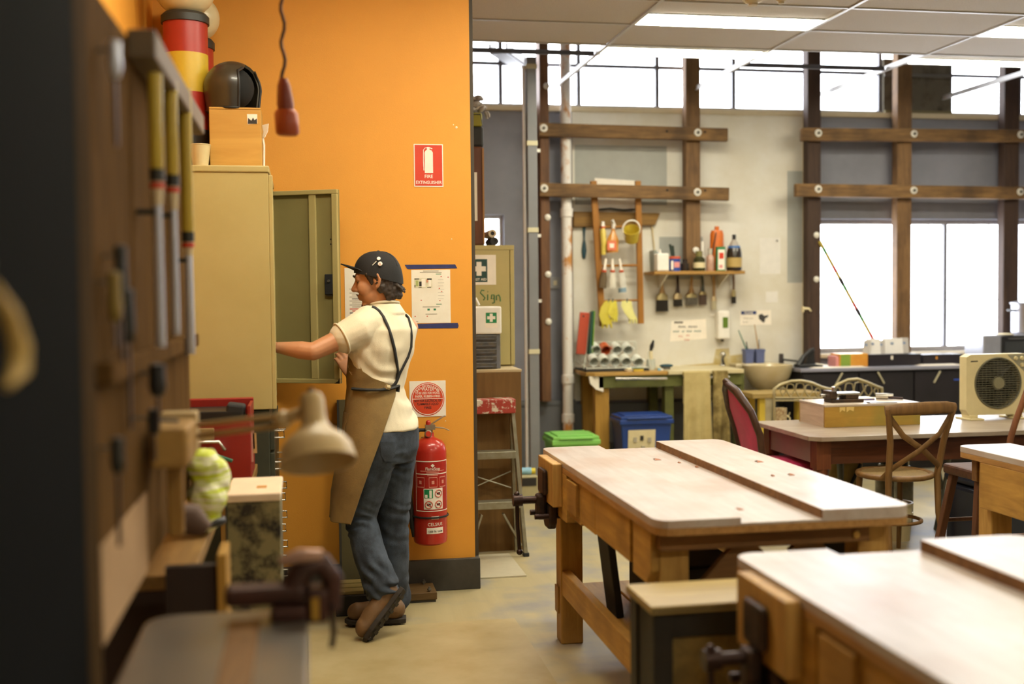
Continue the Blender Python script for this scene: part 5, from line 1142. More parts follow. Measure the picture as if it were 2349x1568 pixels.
m_dkgl = plain('dark_glass', '#2d241d', .2, spec=.7); m_clr = plain('cloudy_glass', '#b9b2a2', .2, spec=.7); m_blk = plain('cap_black', '#1c1c1d', .4); m_lab = plain('cream_label', '#d8caa0', .5)
jar(1571, 594, .038, 'small dark jar beside the printed tin on the shelf', m_dkgl, m_dkgl)
jar(1603, 576, .05, 'dark green jar with a paper label on the shelf', plain('dark_green_glass', '#3a3a20', .25), plain('lid_olive', '#7a7342', .4), m_lab, dy=-.01)
jar(1617, 553, .022, 'small white dropper bottle between the jars on the shelf', m_wp, m_wp, name='glue_bottle', capn='dropper', dy=.06, yn=585)
jar(1629, 570, .034, 'pinkish clear jar in front of the orange bottle', plain('pink_glass', '#b58f7a', .25), m_clr)
h = hz_(1653, 527); c = S(1653, .09); o = thing('orange_bottle', 'big orange plastic bottle on the shelf', 'bottle', c)
build('body', MB().tube([c + V((0, 0, .002)), c + V((0, 0, .02)), c + V((0, 0, h * .9)), c + V((0, 0, h))], [.06, .064, .06, .05], 18, flat=.8), plain('bottle_orange', '#cf6a1e', .35), o, smooth=50); build('cap', MB().cyl(c + V((0, 0, h)), c + V((0, 0, h + .035)), .02), plain('bottle_orange', '#cf6a1e'), o, smooth=40)
h = hz_(1650, 566); c = S(1650, -.03); o = thing('spice_packet', 'tall green and white carton in front of the orange bottle', 'carton', c)
build('carton', MB().box(c + V((-.038, -.02, 0)), c + V((.038, .02, h))), plain('carton_green', '#2c7a4a', .5), o, bevel=.003); build('front_print', MB().box(c + V((-.03, -.0212, .01)), c + V((.03, -.0201, h * .88))), m_signw, o); build('print_red', MB().box(c + V((-.02, -.0222, h * .5)), c + V((.02, -.0213, h * .75))), m_signr, o); build('print_red', MB().box(c + V((-.02, -.0222, h * .12)), c + V((.01, -.0213, h * .25))), plain('print_pink', '#d88f8a'), o)
h = hz_(1683, 538); c = S(1683, -.01); o = thing('liqueur_bottle', 'round black bottle with blue neck and cream label at the shelf end', 'bottle', c); r = .066
build('body', MB().lathe([(0, 0), (r * .95, 0), (r, .01), (r, h * .48), (r * .9, h * .58), (r * .78, h * .66), (0, h * .66)], c, 24), plain('dark_glass', '#2d241d'), o, smooth=40)
build('label', MB().lathe([(r + .0008, h * .1), (r + .0016, h * .1), (r + .0016, h * .36), (r + .0008, h * .36)], c, 24), plain('label_gold', '#b59a5a', .5), o, smooth=40)
build('blue_collar', MB().lathe([(r * .79, h * .62), (r * .83, h * .62), (r * .80, h * .69), (r * .74, h * .69)], c, 24), plain('collar_blue', '#3a6aa8', .4), o, smooth=40)
build('neck', MB().lathe([(0, h * .66), (r * .72, h * .66), (r * .5, h * .78), (r * .22, h * .87), (0, h * .87)], c, 24), plain('neck_grey', '#a59c90', .3), o, smooth=40); build('cap', MB().lathe([(0, h * .86), (r * .25, h * .86), (r * .25, h), (0, h)], c, 16), m_blk, o, smooth=40)
o = thing('ink_pen', 'thin dark brush leaning on the orange bottle', 'brush', S(1634, .0)); build('handle', MB().tube([S(1630, .04) + V((0, 0, .002)), aY(1642, 536, ys + .04)], [.004, .006], 8), m_blk, o, smooth=60); build('tip', MB().cyl(aY(1642, 536, ys + .04), aY(1643, 531, ys + .04), .006, .002), m_ink, o)
# broom-like stick and folded board left of the shelf
o = thing('long_stick', 'thin pale stick leaning at the left end of the bottle shelf', 'stick', aY(1490, 640, WP - .03)); build('stick', MB().tube([aY(1493, 498, WP - .012), aY(1500, 560, WP - .012), aY(1506, 622, WP - .02)], .008, 8), plain('stick_pale', '#cbb98e', .5), o, smooth=60); build('knob', MB().ball(aY(1493, 498, WP - .012), .012), plain('stick_pale', '#cbb98e'), o, smooth=60)
o = thing('folded_board', 'thin grey and blue boards leaning beside the bottle shelf', 'board', aY(1494, 628, WP - .05))
build('grey_board', MB().prism([aY(x, y, WP - .02) for x, y in ((1490, 575), (1497, 575), (1499, 628), (1492, 628))], (0, -.12, 0)), plain('board_grey', '#8f9388', .5), o); build('blue_board', MB().prism([aY(x, y, WP - .02) for x, y in ((1500, 580), (1506, 580), (1506, 625), (1501, 625))], (0, -.10, 0)), plain('board_blue', '#5fa0c0', .5), o)
# brushes under the shelf
def brush(xt, yt, xb, y1, y2, y3, hw, l, hc, fc_, bc, ytop=631):
    """hang point, handle end, ferrule, bristle tip rows"""
    Yb = WP - .035; t = thing('paint_brush', l, 'paint brush', aY(xb, y3, Yb), 'paint brushes hung under the shelf')
    w_ = hw * Yb / F
    build('handle', MB().tube([aY(xt, yt, Yb), aY((xt + xb) / 2, yt * .75 + y1 * .25, Yb), aY(xb, yt * .45 + y1 * .55, Yb), aY(xb, y1, Yb)], [.009, .013, .011, w_ * .5], 10, flat=.6), hc, t, smooth=60)
    a = aY(xb, y1, Yb); b = aY(xb, y2, Yb); c = aY(xb + (xb - xt) * .1, y3, Yb)
    build('ferrule', MB().tube([a, a * .7 + b * .3, b], [(w_ * .5, .012), (w_ * .95, .014), (w_, .014)], 14), fc_, t, smooth=60)
    build('bristles', MB().tube([b, c], [(w_ * .98, .013), (w_ * 1.04, .009)], 14), bc, t, smooth=60)
    build('hook', MB().cyl(V((aY(xt, yt, Yb).x, WP, aY(xt, yt, Yb).z - .012)), V((aY(xt, yt, Yb).x, Yb - .015, aY(xt, yt, Yb).z - .012)), .0025, n=6), m_bolt, t)
m_hb = plain('handle_beech', '#b48f58', .5); m_fe = plain('ferrule_tin', '#b8a878', .35, .6); m_bd = plain('bristle_dark', '#2a251f', .9); m_bg = plain('bristle_grey', '#6d675c', .9, c2='#4e4940', scale=60, amt=1); m_bbr = plain('bristle_brown', '#54443a', .9)
brush(1519, 636, 1519, 672, 688, 714, 15, 'wide paint brush with pale ferrule, leftmost under the shelf', m_hb, m_fe, m_bd)
brush(1554, 632, 1555, 672, 686, 702, 11, 'paint brush with black handle and black bristles under the shelf', plain('handle_brown', '#3a2620', .4), plain('ferrule_bright', '#c9b48a', .3, .6), m_bd)
brush(1587, 634, 1586, 672, 682, 700, 15, 'wide grey-bristled paint brush in the middle under the shelf', m_hb, m_fe, m_bg)
brush(1611, 632, 1612, 668, 676, 699, 10, 'brown-bristled paint brush with dark handle under the shelf', plain('handle_slate', '#4a5048', .5), m_fe, m_bbr)
brush(1637, 632, 1638, 680, 690, 710, 7, 'slim pale paint brush beside the soap dispenser', m_hb, plain('ferrule_bright', '#c9b48a'), plain('bristle_pale', '#b5ac8e', .9))
brush(1682, 628, 1683, 664, 680, 696, 6, 'narrow dark paint brush hanging at the right under the shelf', plain('handle_walnut', '#6b5036', .5), m_fe, m_bd)
# notices, dispenser, socket
q = [aY(x, y, WP) for x, y in ((1540, 736), (1619, 731), (1621, 776), (1537, 783))]
s = build('wall_notice', MB().prism(q, (0, -.0015, 0)), m_signw, label='handwritten white note above the sink bench', cat='notice')
def ptxt(s_, x, y, h, mat, parent, Yw, width=None, sl=-.02, **k): 
    p = aY(x, y, Yw); return txt(s_, mat, parent, p, (1, 0, sl), Z_, h * Yw / F, width=width, **k)
m_tl = plain('ink_teal', '#4d7f78', .6); m_co = plain('ink_coral', '#d89080', .6)
for a, b, y, mt, r_ in ((1547, 1566, 739, m_ink, .005), (1556, 1573, 749, m_ink, .003), (1579, 1599, 749, m_ink, .003), (1544, 1558, 760, m_tl, .003), (1564, 1570, 760, m_tl, .003), (1575, 1587, 759.5, m_tl, .003), (1592, 1608, 759, m_tl, .003), (1556, 1566, 771, m_co, .0025), (1574, 1582, 769, m_co, .0025), (1570, 1581, 779, m_co, .003)):
    n = int((b - a) / 1.3); build('handwriting', MB().tube([aY(a + (b - a) * k / n, y + (1.9 if k % 2 else -1.9) * (1 if k % 3 else .5), WP - .0022) for k in range(n + 1)], r_, 5), mt, s)
q = [aY(x, y, WP) for x, y in ((1697, 713), (1768, 711), (1769, 744), (1698, 746))]
s = build('wall_sign', MB().prism(q, (0, -.003, 0)), m_signw, label='white sign with a blue PLEASE header and picture of hands', cat='sign')
p, q2 = aY(1700, 721, WP - .003), aY(1735, 713, WP - .003); b_ = flat('blue_header', rect(p.x, p.z, q2.x, q2.z), WP - .003, .0008, plain('sign_navy', '#22356e', .5), s); ptxt('PLEASE', 1717.5, 719.6, 5, m_signw, s, WP - .0045, bold=.02)
ptxt('Wash your', 1717, 731, 4, m_inkgr, s, WP - .0035); ptxt('hands', 1710, 740, 4, m_inkgr, s, WP - .0035)
m_hnd = plain('hand_print', '#3b3834', .6)
build('hands_picture', MB().prism([aY(x, y, WP - .003) for x, y in ((1740, 722), (1748, 719), (1753, 724), (1763, 722), (1761, 727), (1755, 730), (1754, 738), (1751, 740), (1741, 731))], (0, -.001, 0)), m_hnd, s)
t = thing('soap_dispenser', 'white wall soap dispenser with a green window', 'dispenser', aY(1660, 780, WP))
p, q2 = aY(1647, 778, WP - .09), aY(1674, 712, WP - .09); build('casing', MB().box((p.x, WP - .095, p.z), (q2.x, WP, q2.z)), m_wp, t, bevel=.015, seg=3)
a, b = aY(1658, 752, WP - .095), aY(1670, 727, WP - .095); flat('level_window', rect(a.x, a.z, b.x, b.z), WP - .095, .0015, plain('soap_green', '#5f7a2c', .3), t); build('nozzle', MB().cyl(((p.x + q2.x) / 2, WP - .05, p.z), ((p.x + q2.x) / 2, WP - .05, p.z - .02), .012), m_blackp, t)
for x0_, y0_, x1_, y1_, l in ((1743, 545, 1790, 628, 'big blank white paper pinned on the white wall'), (1757, 668, 1784, 693, 'small blank white paper above the hand sign')):
    a, b = aY(x0_, y1_, WP), aY(x1_, y0_, WP); s = flat('pinned_paper', rect(a.x, a.z, b.x, b.z), WP, .002, plain('paper_white', '#dedad2', .7), label=l, cat='paper')
    if y0_ < 600: c = aY(1782, 552, WP); build('push_pin', MB().ball((c.x, WP - .006, c.z), .008), m_ink, s)
p = aY(1634, 722, WP); 
t = thing('hook_strip', 'tiny white hook plate below the slim pale brush', 'hook', p); build('plate', MB().box(p + V((-.02, -.008, -.01)), p + V((.02, 0, .012))), m_wp, t); build('peg', MB().cyl(p + V((0, -.008, -.004)), p + V((0, -.03, -.002)), .004), m_wp, t)
# splash stain of yellowed lining
q = [aY(x, y, WP) for x, y in ((1560, 838), (1636, 832), (1642, 800), (1672, 798), (1674, 815), (1705, 812), (1700, 843), (1560, 846))]
build('stained_splash', MB().prism(q, (0, -.0008, 0)), plain('splash_stain', '#b79f5c', .7, c2='#c7bc98', scale=9, amt=1), wp)
# sink bench
zb = .905; YS0 = 9.0
t = thing('sink_bench', 'sink bench with yellow and green timber legs under the white wall', 'bench', (2.9, 9.3, 0))
m_sk = plain('bench_ivory', '#d0c6a2', .4, c2='#bfae7e', scale=7, amt=.8); m_grn = plain('faded_green', '#66692f', .6, c2='#545627', scale=8, amt=.9); m_ylw = wood('yellow_leg', '#b88c3d', '#97702e', 2)
xm = aY(1532, 847, YS0).x; xe = aY(1706, 847, YS0).x; xs = aY(1326, 850, YS0).x + .06
build('worktop', MB().prism([(xs + .08, YS0, zb - .03), (xm, YS0, zb - .03), (xm, WP - .002, zb - .03), (xs + .04, WP - .002, zb - .03), (xs, YS0 + .2, zb - .03), (xs + .02, YS0 + .05, zb - .03)], (0, 0, .03)), wood('worktop_pine', '#bf9a58', '#a17b3e', 0, rough=.45), t, bevel=.003)
build('drainer', MB().box((xm + .002, YS0 - .01, zb - .03), (xe, WP - .002, zb + .004)), m_sk, t, bevel=.004)
build('front_rail', MB().box((2.36, YS0 + .02, zb - .13), (xe, YS0 + .05, zb - .032)), m_grn, t, bevel=.003)
build('rail_bracket', MB().prism([(2.28, YS0 + .02, zb - .03), (2.40, YS0 + .02, zb - .03), (2.40, YS0 + .02, zb - .16), (2.34, YS0 + .02, zb - .14), (2.29, YS0 + .02, zb - .09)], (0, .03, 0)), m_signw, t)
for a, b, mt in ((1366, 1398, m_ylw), (1526, 1546, m_grn), (1688, 1708, m_grn)):
    x0_, x1_ = aY(a, 980, YS0 + .05).x, aY(b, 980, YS0 + .05).x
    build('leg', MB().box((x0_, YS0 + .052, 0), (x1_, YS0 + .14, zb - .032)), mt, t, bevel=.004); build('leg', MB().box((x0_, WP - .1, 0), (x1_, WP - .02, zb - .032)), mt, t, bevel=.004)
for a, b, y in ((1412, 1530, 868), (1566, 1672, 865)):
    p, q = aY(a, y, YS0 - .03), aY(b, y, YS0 - .03); build('towel_rail', MB().cyl(p, q, .012).cyl(p + V((.02, 0, 0)), p + V((.02, .05, 0)), .008).cyl(q + V((-.02, 0, 0)), q + V((-.02, .05, 0)), .008), m_chr, t, smooth=50)
build('under_shelf', MB().box((2.5, 9.2, .02), (2.52, 9.5, .3)), m_dark, t)
# towels
m_tw1 = plain('towel_cream', '#c2b07a', .95, c2='#a8965f', scale=5, amt=.9, bump=.4, bscale=150); m_tw2 = plain('towel_stained', '#a3905a', .95, c2='#6a5a30', scale=8, amt=1, bump=.4, bscale=150, lo=.42, hi=.62)
for x0_, x1_, y0_, y1_, mt, l, ph in ((1567, 1627, 857, 1016, m_tw1, 'cream towel hanging from the rail under the sink', 0), (1635, 1668, 855, 1014, m_tw2, 'dirt-stained towel hanging right of the cream towel', 1.3)):
    a, b = aY(x0_, y0_, YS0 - .03), aY(x1_, y0_, YS0 - .03); zl = zz(x0_, y1_, YS0 - .03) - .06
    t = thing('hand_towel', l, 'towel', ((a.x + b.x) / 2, YS0 - .04, zl), 'towels under the sink'); rows = []
    for i in range(15):
        v = i / 14; z = a.z + .012 - (a.z - zl) * v; row = []
        for j in range(19):
            u = j / 18; wx = a.x + (b.x - a.x) * (u - .5) * (1 + .12 * v) + (b.x - a.x) / 2; row.append((wx, YS0 - .048 - (.014 + .012 * v) * math.cos(u * 11 + ph + v * .8) * (.2 + v), z - .01 * math.sin(u * 5) * v))
        rows.append(row)
    build('front_fall', MB().sheet(rows, .006), mt, t, smooth=70)
    build('back_fall', MB().sheet([[(a.x + .005, YS0 - .012, a.z + .012), (b.x - .005, YS0 - .012, a.z + .012)], [(a.x + .005, YS0 - .004, a.z - .25), (b.x - .005, YS0 - .004, a.z - .25)]], .005), mt, t)
    build('fold_over', MB().tube([(a.x, YS0 - .03, a.z + .0), (b.x, YS0 - .03, a.z + .0)], .0195, 12), mt, t, smooth=60)
# basin on a pedestal
c = aY(1760, 835, 9.22); bz_ = .925
t = thing('hand_basin', 'big cream pedestal wash basin beside the sink bench', 'basin', (c.x, 9.22, 0)); m_cer = plain('basin_cream', '#c9bb98', .25, c2='#b8a67a', scale=6, amt=.7, spec=.6)
build('bowl', MB().lathe([(0, .70), (.06, .70), (.14, .74), (.19, .82), (.215, .90), (.222, bz_), (.205, bz_), (.18, .88), (.12, .80), (0, .775)], (c.x, 9.22, 0), 32, sx=1.0, sy=1.0), m_cer, t, smooth=50)
build('back_deck', MB().box((c.x - .21, 9.405, .885), (c.x + .2, WP - .002, bz_)), m_cer, t, bevel=.01); build('pedestal', MB().lathe([(0, 0), (.1, 0), (.085, .1), (.05, .4), (.06, .7), (0, .7)], (c.x, 9.24, 0), 24), m_cer, t, smooth=50)
def tap(x, y, base_z, l, Yt=9.50):
    p = aY(x, y, Yt); p.z = base_z; t = thing('water_tap', l, 'tap', p, 'taps at the sink wall')
    build('tap_body', MB().lathe([(0, 0), (.026, 0), (.022, .015), (.016, .02), (.016, .07), (0, .07)], p, 16), m_chr, t, smooth=40); build('tap_head', MB().ball(p + V((0, -.01, .095)), .028, 16, 10), m_chr, t, smooth=70); build('spout', MB().tube([p + V((0, 0, .05)), p + V((-.02, -.06, .055)), p + V((-.025, -.1, .02))], .01, 10), m_blk, t, smooth=60)
tap(1657, 838, zb + .004, 'chrome mixer tap with shiny ball on the sink drainer')
t = thing('basin_tap', 'dark tap at the back edge of the round basin', 'tap', (aY(1791, 825, 9.46).x, 9.45, bz_)); p = ROOT[t.name]
build('tap_body', MB().cyl(p + V((0, 0, -.02)), p + V((0, 0, .08)), .024, .02), plain('tap_dull', '#5c5a5e', .3, .7), t, smooth=40); build('spout', MB().beam(p + V((.0, -.03, .03)), p + V((.12, -.08, .015)), .03, .016), m_blk, t, bevel=.004)
# blue pots with brushes
zt3 = zb + .004
for x, l in ((1716, 'left of the two blue square pots holding brushes'), (1741, 'right of the two blue square pots behind the basin rim')):
    Yq = 9.49; p = aY(x, 833, Yq); p.z = bz_
    t = thing('blue_pot', l, 'pot', p, 'blue brush pots'); h = aY(x, 800, Yq).z - p.z; m_bp = plain('pot_blue', '#5d6791', .5)
    mb = MB(); 
    for k, (r0_, r1_) in enumerate(((.036, .041),)):
        lo = [(sx_ * r0_, sy_ * r0_, 0) for sx_, sy_ in ((-1, -1), (1, -1), (1, 1), (-1, 1))]; hi = [(sx_ * r1_, sy_ * r1_, h) for sx_, sy_ in ((-1, -1), (1, -1), (1, 1), (-1, 1))]
        mb.add([p + V(v) for v in lo + hi], [(0, 1, 2, 3), (0, 4, 5, 1), (1, 5, 6, 2), (2, 6, 7, 3), (3, 7, 4, 0), (4, 5, 6, 7)])
    build('pot_body', mb, m_bp, t, bevel=.003); build('pot_rim', MB().box(p + V((-.0435, -.0435, h - .022)), p + V((.0435, .0435, h))), m_bp, t, bevel=.003)
    for xa, ya, mt in (((1694, 757, plain('stick_green', '#3f7a68', .5)), (1712, 783, m_ink)) if x < 1720 else ((1731, 744, m_hb), (1741, 778, plain('stick_slate', '#6b7480', .5)))):
        build('brush_stick', MB().tube([p + V((0, 0, h * .7)), aY(xa, ya, Yq)], [.007, .004], 8), mt, t, smooth=60)
# dish rack with mugs and boards
zr = zb
t = thing('dish_rack', 'white wire dish rack full of mugs on the sink bench', 'dish rack', (2.66, 9.28, zr)); m_wire = plain('rack_white', '#d3d6c8', .4)
x0_, x1_ = aY(1338, 850, 9.12).x, aY(1490, 850, 9.12).x; y0_, y1_ = 9.10, 9.46; zt4 = zz(1400, 786, 9.3)
for y in (y0_, y1_):
    build('side_wire', MB().tube([(x0_, y, zr + .03), (x0_ + .02, y, zt4 if y > 9.3 else zr + .16)], .004, 6).tube([(x1_, y, zr + .03), (x1_ - .02, y, zt4 if y > 9.3 else zr + .16)], .004, 6), m_wire, t)
build('back_rail', MB().cyl((x0_ + .02, y1_, zt4), (x1_ - .02, y1_, zt4), .005, n=8), m_wire, t); build('front_rail', MB().cyl((x0_ + .02, y0_, zr + .03), (x1_ - .02, y0_, zr + .03), .005, n=8), m_wire, t)
for i in range(9): x = x0_ + .03 + (x1_ - x0_ - .06) * i / 8; build('base_wire', MB().tube([(x, y0_, zr + .03), (x, y1_, zr + .075), (x, y1_, zt4)], .003, 6), m_wire, t)
build('drip_tray', MB().box((x0_ + .01, y0_ - .01, zr + .002), (x1_ - .01, y1_, zr + .018)), m_fr, t, bevel=.004)
m_mug = plain('mug_white', '#d9dcd2', .3, spec=.6); m_mor = plain('mug_orange', '#c45a2e', .35)
mug_pr = [(0, .0), (.034, .0), (.04, .006), (.042, .095), (.038, .095), (.036, .008), (0, .008)]
proto = None
def mug(x, y, Yq, mt, l, tone=None):
    p = aY(x, y, Yq); ax_ = V((.0, -1, -.38)).normalized(); o = p - ax_ * .095
    t = thing('mug', l, 'mug', o, 'mugs in the dish rack')
    build('cup', MB().lathe(mug_pr, o, 22, ax_), mt, t, smooth=40)
    hd_ = [o + ax_ * .03 + V((.04, 0, .0)), o + ax_ * .03 + V((.062, 0, .0)), o + ax_ * .065 + V((.062, 0, 0)), o + ax_ * .075 + V((.04, 0, .0))]
    build('handle', MB().tube(hd_, .005, 8), mt, t, smooth=60)
nm = ('first', 'second', 'third', 'fourth', 'fifth')
for i, x in enumerate((1363, 1387, 1412, 1437, 1465)): mug(x, 830 + (1 if i > 3 else 0), 9.15, m_mug, 'white mug tipped in the front row of the dish rack, %s from the left' % nm[i])
for i, x in enumerate((1368, 1390, 1416, 1441)): mug(x, 803, 9.32, m_mor if i == 1 else m_mug, 'orange mug tipped in the back row of the dish rack' if i == 1 else 'white mug in the back row of the dish rack, %s from the left' % nm[i])
for i, (a, b, w_, mt, l) in enumerate((((1351, 716), (1342, 812), .085, plain('board_red', '#b84a30', .4), 'red chopping board standing at the left of the dish rack'), ((1357, 714), (1350, 812), .010, plain('board_teal', '#1f6a5a', .4), 'dark green chopping board behind the red one, edge on'), ((1361, 712), (1356, 812), .010, plain('board_lime', '#7aa83e', .4), 'lime green chopping board edge on in the dish rack'))):
    p, q = aY(*a, 9.38), aY(*b, 9.38); t = thing('chopping_board', l, 'chopping board', q, 'chopping boards')
    o_ = (w_ / 2 - .006) if i == 0 else 0
    build('board', MB().beam(p - V((o_, 0, 0)), q - V((o_, 0, 0)), w_, .018 if i == 0 else .1, (0, 1, 0)), mt, t, bevel=.004)
    h = p + (q - p) * .09 - V((o_ * 1.3, .0, 0)); build('hang_hole', MB().cyl(h + V((0, -.0095, 0)), h + V((0, -.008, 0)), .009), m_ink, t)
# small things along the bench front
def put(x, y, Yq): p = aY(x, y, Yq); p.z = zb; return p
p = put(1443, 847, 9.06); t = thing('soap_dish', 'small white dish with cream soap in front of the mugs', 'dish', p); build('dish', MB().lathe([(0, 0), (.03, 0), (.042, .018), (.036, .018), (0, .008)], p, 18), m_wp, t, smooth=50); build('soap', MB().ball(p + V((0, 0, .02)), (.028, .02, .011)), m_lab, t, smooth=70)
p = put(1464, 848, 9.04); t = thing('sponge', 'yellow sponge with green scouring side on the bench edge', 'sponge', p); build('foam', MB().box(p + V((-.042, -.02, 0)), p + V((.042, .03, .022))), plain('sponge_yellow', '#cfae3e', .95), t, bevel=.004); build('scourer', MB().box(p + V((-.042, -.02, .022)), p + V((.042, .03, .03))), plain('scour_green', '#2f5a44', .95), t, bevel=.002)
p = put(1493, 846, 9.2); t = thing('brush_jar', 'clear jar holding a black and cream scrubbing brush', 'jar', p); build('jar', MB().lathe([(0, 0), (.035, 0), (.04, .03), (.036, .09), (.033, .09), (.036, .03), (0, .004)], p, 18), plain('jar_glass', '#c6cabc', .15, spec=.7), t, smooth=50)
build('brush_stem', MB().tube([p + V((0, 0, .05)), p + V((.0, 0, .16))], [.022, .016], 10), m_lab, t, smooth=50); build('brush_handle', MB().tube([p + V((0, 0, .16)), p + V((.01, 0, .2)), p + V((.025, 0, .25))], [.012, .02, .008], 10), m_blk, t, smooth=60)
p = put(1526, 842, 9.15); t = thing('scrub_brush', 'dark green scrubbing brush lying on the worktop', 'brush', p); build('block', MB().ball(p + V((.01, 0, .035)), (.06, .025, .016)), plain('dark_teal', '#1d4450'), t, smooth=70); build('bristles', MB().box(p + V((-.03, -.018, 0)), p + V((.04, .018, .024))), m_bg, t)
p = put(1515, 848, 9.07); t = thing('small_item', 'small unidentified blue and white item on the worktop edge', 'soap', p); build('bar', MB().box(p + V((-.024, -.016, 0)), p + V((.0, .016, .022))), plain('can_blue', '#8fc0d8'), t, bevel=.006); build('white_end', MB().box(p + V((.0005, -.015, 0)), p + V((.022, .015, .02))), m_wp, t, bevel=.006)  # unidentified blue and white item, given a rounded bar shape
# bins
def bin_(x0, x1, y0, y1, h, mt, l, sign=None):
    t = thing('wheelie_bin', l, 'bin', ((x0 + x1) / 2, (y0 + y1) / 2, 0)); a = .05
    lo = [(x0 + a, y0 + a, 0), (x1 - a, y0 + a, 0), (x1 - a, y1 - a, 0), (x0 + a, y1 - a, 0)]; hi = [(x0 + .015, y0 + .015, h - .06), (x1 - .015, y0 + .015, h - .06), (x1 - .015, y1, h - .06), (x0 + .015, y1, h - .06)]
    build('tub', MB().add(lo + hi, [(3, 2, 1, 0), (4, 5, 6, 7), (0, 1, 5, 4), (1, 2, 6, 5), (2, 3, 7, 6), (3, 0, 4, 7)]), mt, t, bevel=.01)
    build('rim', MB().box((x0, y0, h - .075), (x1, y1, h - .035)), mt, t, bevel=.008)
    li = build('lid', MB().box((x0 + .01, y0 + .005, h - .034), (x1 - .01, y1 - .01, h - .01)).box((x0 + .05, y0 + .04, h - .01), (x1 - .05, y1 - .04, h)), mt, t, bevel=.007)
    build('lid_handle', MB().box((x0 + .06, y0 - .012, h - .03), (x1 - .06, y0 + .005, h - .016)), mt, li, bevel=.004)
    if sign:
        s = build('sticker', MB().prism([(sign[0], y0 + .036, sign[2]), (sign[1], y0 + .036, sign[2]), (sign[1], y0 + .012, sign[3]), (sign[0], y0 + .012, sign[3])], (0, -.003, 0)), m_lab, t)
        for k, (u, v) in enumerate(((.25, .7), (.5, .75), (.78, .68), (.3, .35), (.55, .42), (.75, .3), (.5, .15))): build('sticker_mark', MB().box((sign[0] + (sign[1] - sign[0]) * u - .014, y0 + .012 - .002, sign[2] + (sign[3] - sign[2]) * v - .02), (sign[0] + (sign[1] - sign[0]) * u + .014, y0 + .03, sign[2] + (sign[3] - sign[2]) * v + .018)), m_ink if k % 2 else m_inkgr, s)
bin_(2.455, 2.905, 8.72, 9.04, .575, plain('bin_blue', '#1f3f86', .4, c2='#1a356f', scale=6, amt=.6), 'blue recycling bin under the sink bench', (aY(1440, 1000, 8.75).x, aY(1502, 1000, 8.75).x, .2, zz(1470, 985, 8.75)))
bin_(1.84, 2.225, 8.45, 8.82, .465, plain('bin_green', '#86c860', .4, c2='#76b851', scale=6, amt=.5), 'light green bin in front of the white pipe', (1.93, 2.15, .12, .36))
# yellow stool under the basin
t = thing('yellow_bench', 'low bench with yellow legs under the wash basin', 'bench', (3.75, 8.75, 0)); zz0 = zz(1760, 898, 8.75)
x0_, x1_ = aY(1716, 900, 8.7).x, aY(1870, 900, 8.7).x; m_yl = plain('leg_yellow', '#c9ad3a', .5)
build('seat_board', MB().box((x0_, 8.6, zz0 - .04), (x1_, 8.92, zz0)), wood('tan_seat', '#a8905a', '#8a733f', 0), t, bevel=.004)
for x in (aY(1740, 930, 8.65).x, x1_ - .1):
    for y in (8.63, 8.84): build('leg', MB().box((x, y, 0), (x + .05, y + .05, zz0 - .04)), m_yl, t, bevel=.003)
build('stretcher', MB().box((x0_ + .08, 8.64, .12), (x1_ - .08, 8.67, .17)), m_yl, t)
# ================================================================== window counter, tables, chairs
m_cnt = plain('counter_black', '#1a181b', .45, c2='#241f24', scale=6, amt=.7)
CZ = .90; CY0, CY1 = 9.0, 9.38; cx0 = aY(1840, 845, CY0).x
t = thing('window_counter', 'long black counter cabinet below the window', 'counter', (5.6, 9.2, 0))
build('carcass', MB().box((cx0, CY0 + .02, .06), (7.25, CY1, CZ - .03)), m_cnt, t, bevel=.004); build('worktop', MB().box((cx0 - .02, CY0 - .02, CZ - .03), (7.27, CY1, CZ)), plain('counter_top', '#8a8a98', .3), t, bevel=.004); build('kick_board', MB().box((cx0 + .02, CY0 + .06, 0), (7.2, CY1, .06)), m_cnt, t)
for i in range(6):
    x = cx0 + .01 + i * .515; d = build('drawer_front', MB().box((x, CY0, .5), (x + .5, CY0 + .0195, CZ - .05)), m_cnt, t, bevel=.003); build('door_front', MB().box((x, CY0, .08), (x + .5, CY0 + .0195, .49)), m_cnt, t, bevel=.003)
for x, y, s_ in ((1925, 868, 1), (2021, 866, -1), (2150, 864, 1)):
    p = aY(x, y, CY0 - .012); build('handle', MB().beam(p + V((-.03 * s_, 0, -.05)), p + V((.03 * s_, 0, .05)), .012, .014), plain('handle_pale', '#b0a88c', .5), t, bevel=.003)
p = aY(2200, 870, CY0); build('blue_label', MB().box((p.x - .05, CY0 - .002, p.z - .006), (p.x + .05, CY0 - .0005, p.z + .006)), plain('label_blue', '#2c4fae', .5), t)
def C(x, Yq, z=CZ): p = aY(x, 830, Yq); return V((p.x, Yq, z))
def cz(x, y, Yq): return zz(x, y, Yq)
def cbox(name, l, cat, xa, xb, ya, Y0, Y1, mt, extra=None, z0=CZ, lean=0):
    a, b = C(xa, Y0), C(xb, Y0); t = thing(name, l, cat, ((a.x + b.x) / 2, (Y0 + Y1) / 2, z0)); zt = cz((xa + xb) / 2, ya, Y0)
    build('body', MB().box((a.x, Y0, z0), (b.x, Y1, zt)), mt, t, bevel=.003)
    return t, a.x, b.x, zt
m_box = plain('tray_black', '#221c22', .5)
t, a, b, zt = cbox('printed_carton', 'low carton printed green and orange on the counter', 'carton', 1926, 1991, 811, 9.09, 9.27, plain('carton_orange', '#c9862e', .5, c2='#d29a3a', scale=12, amt=1))
build('green_print', MB().box((a + .01, 9.0885, CZ + .005), (a + .1, 9.0899, zt - .003)), plain('print_green', '#7f9a3c', .5), t); build('pink_print', MB().box((a - .03, 9.1, CZ), (a - .002, 9.25, zt - .02)), plain('print_pink', '#d88f8a'), t)
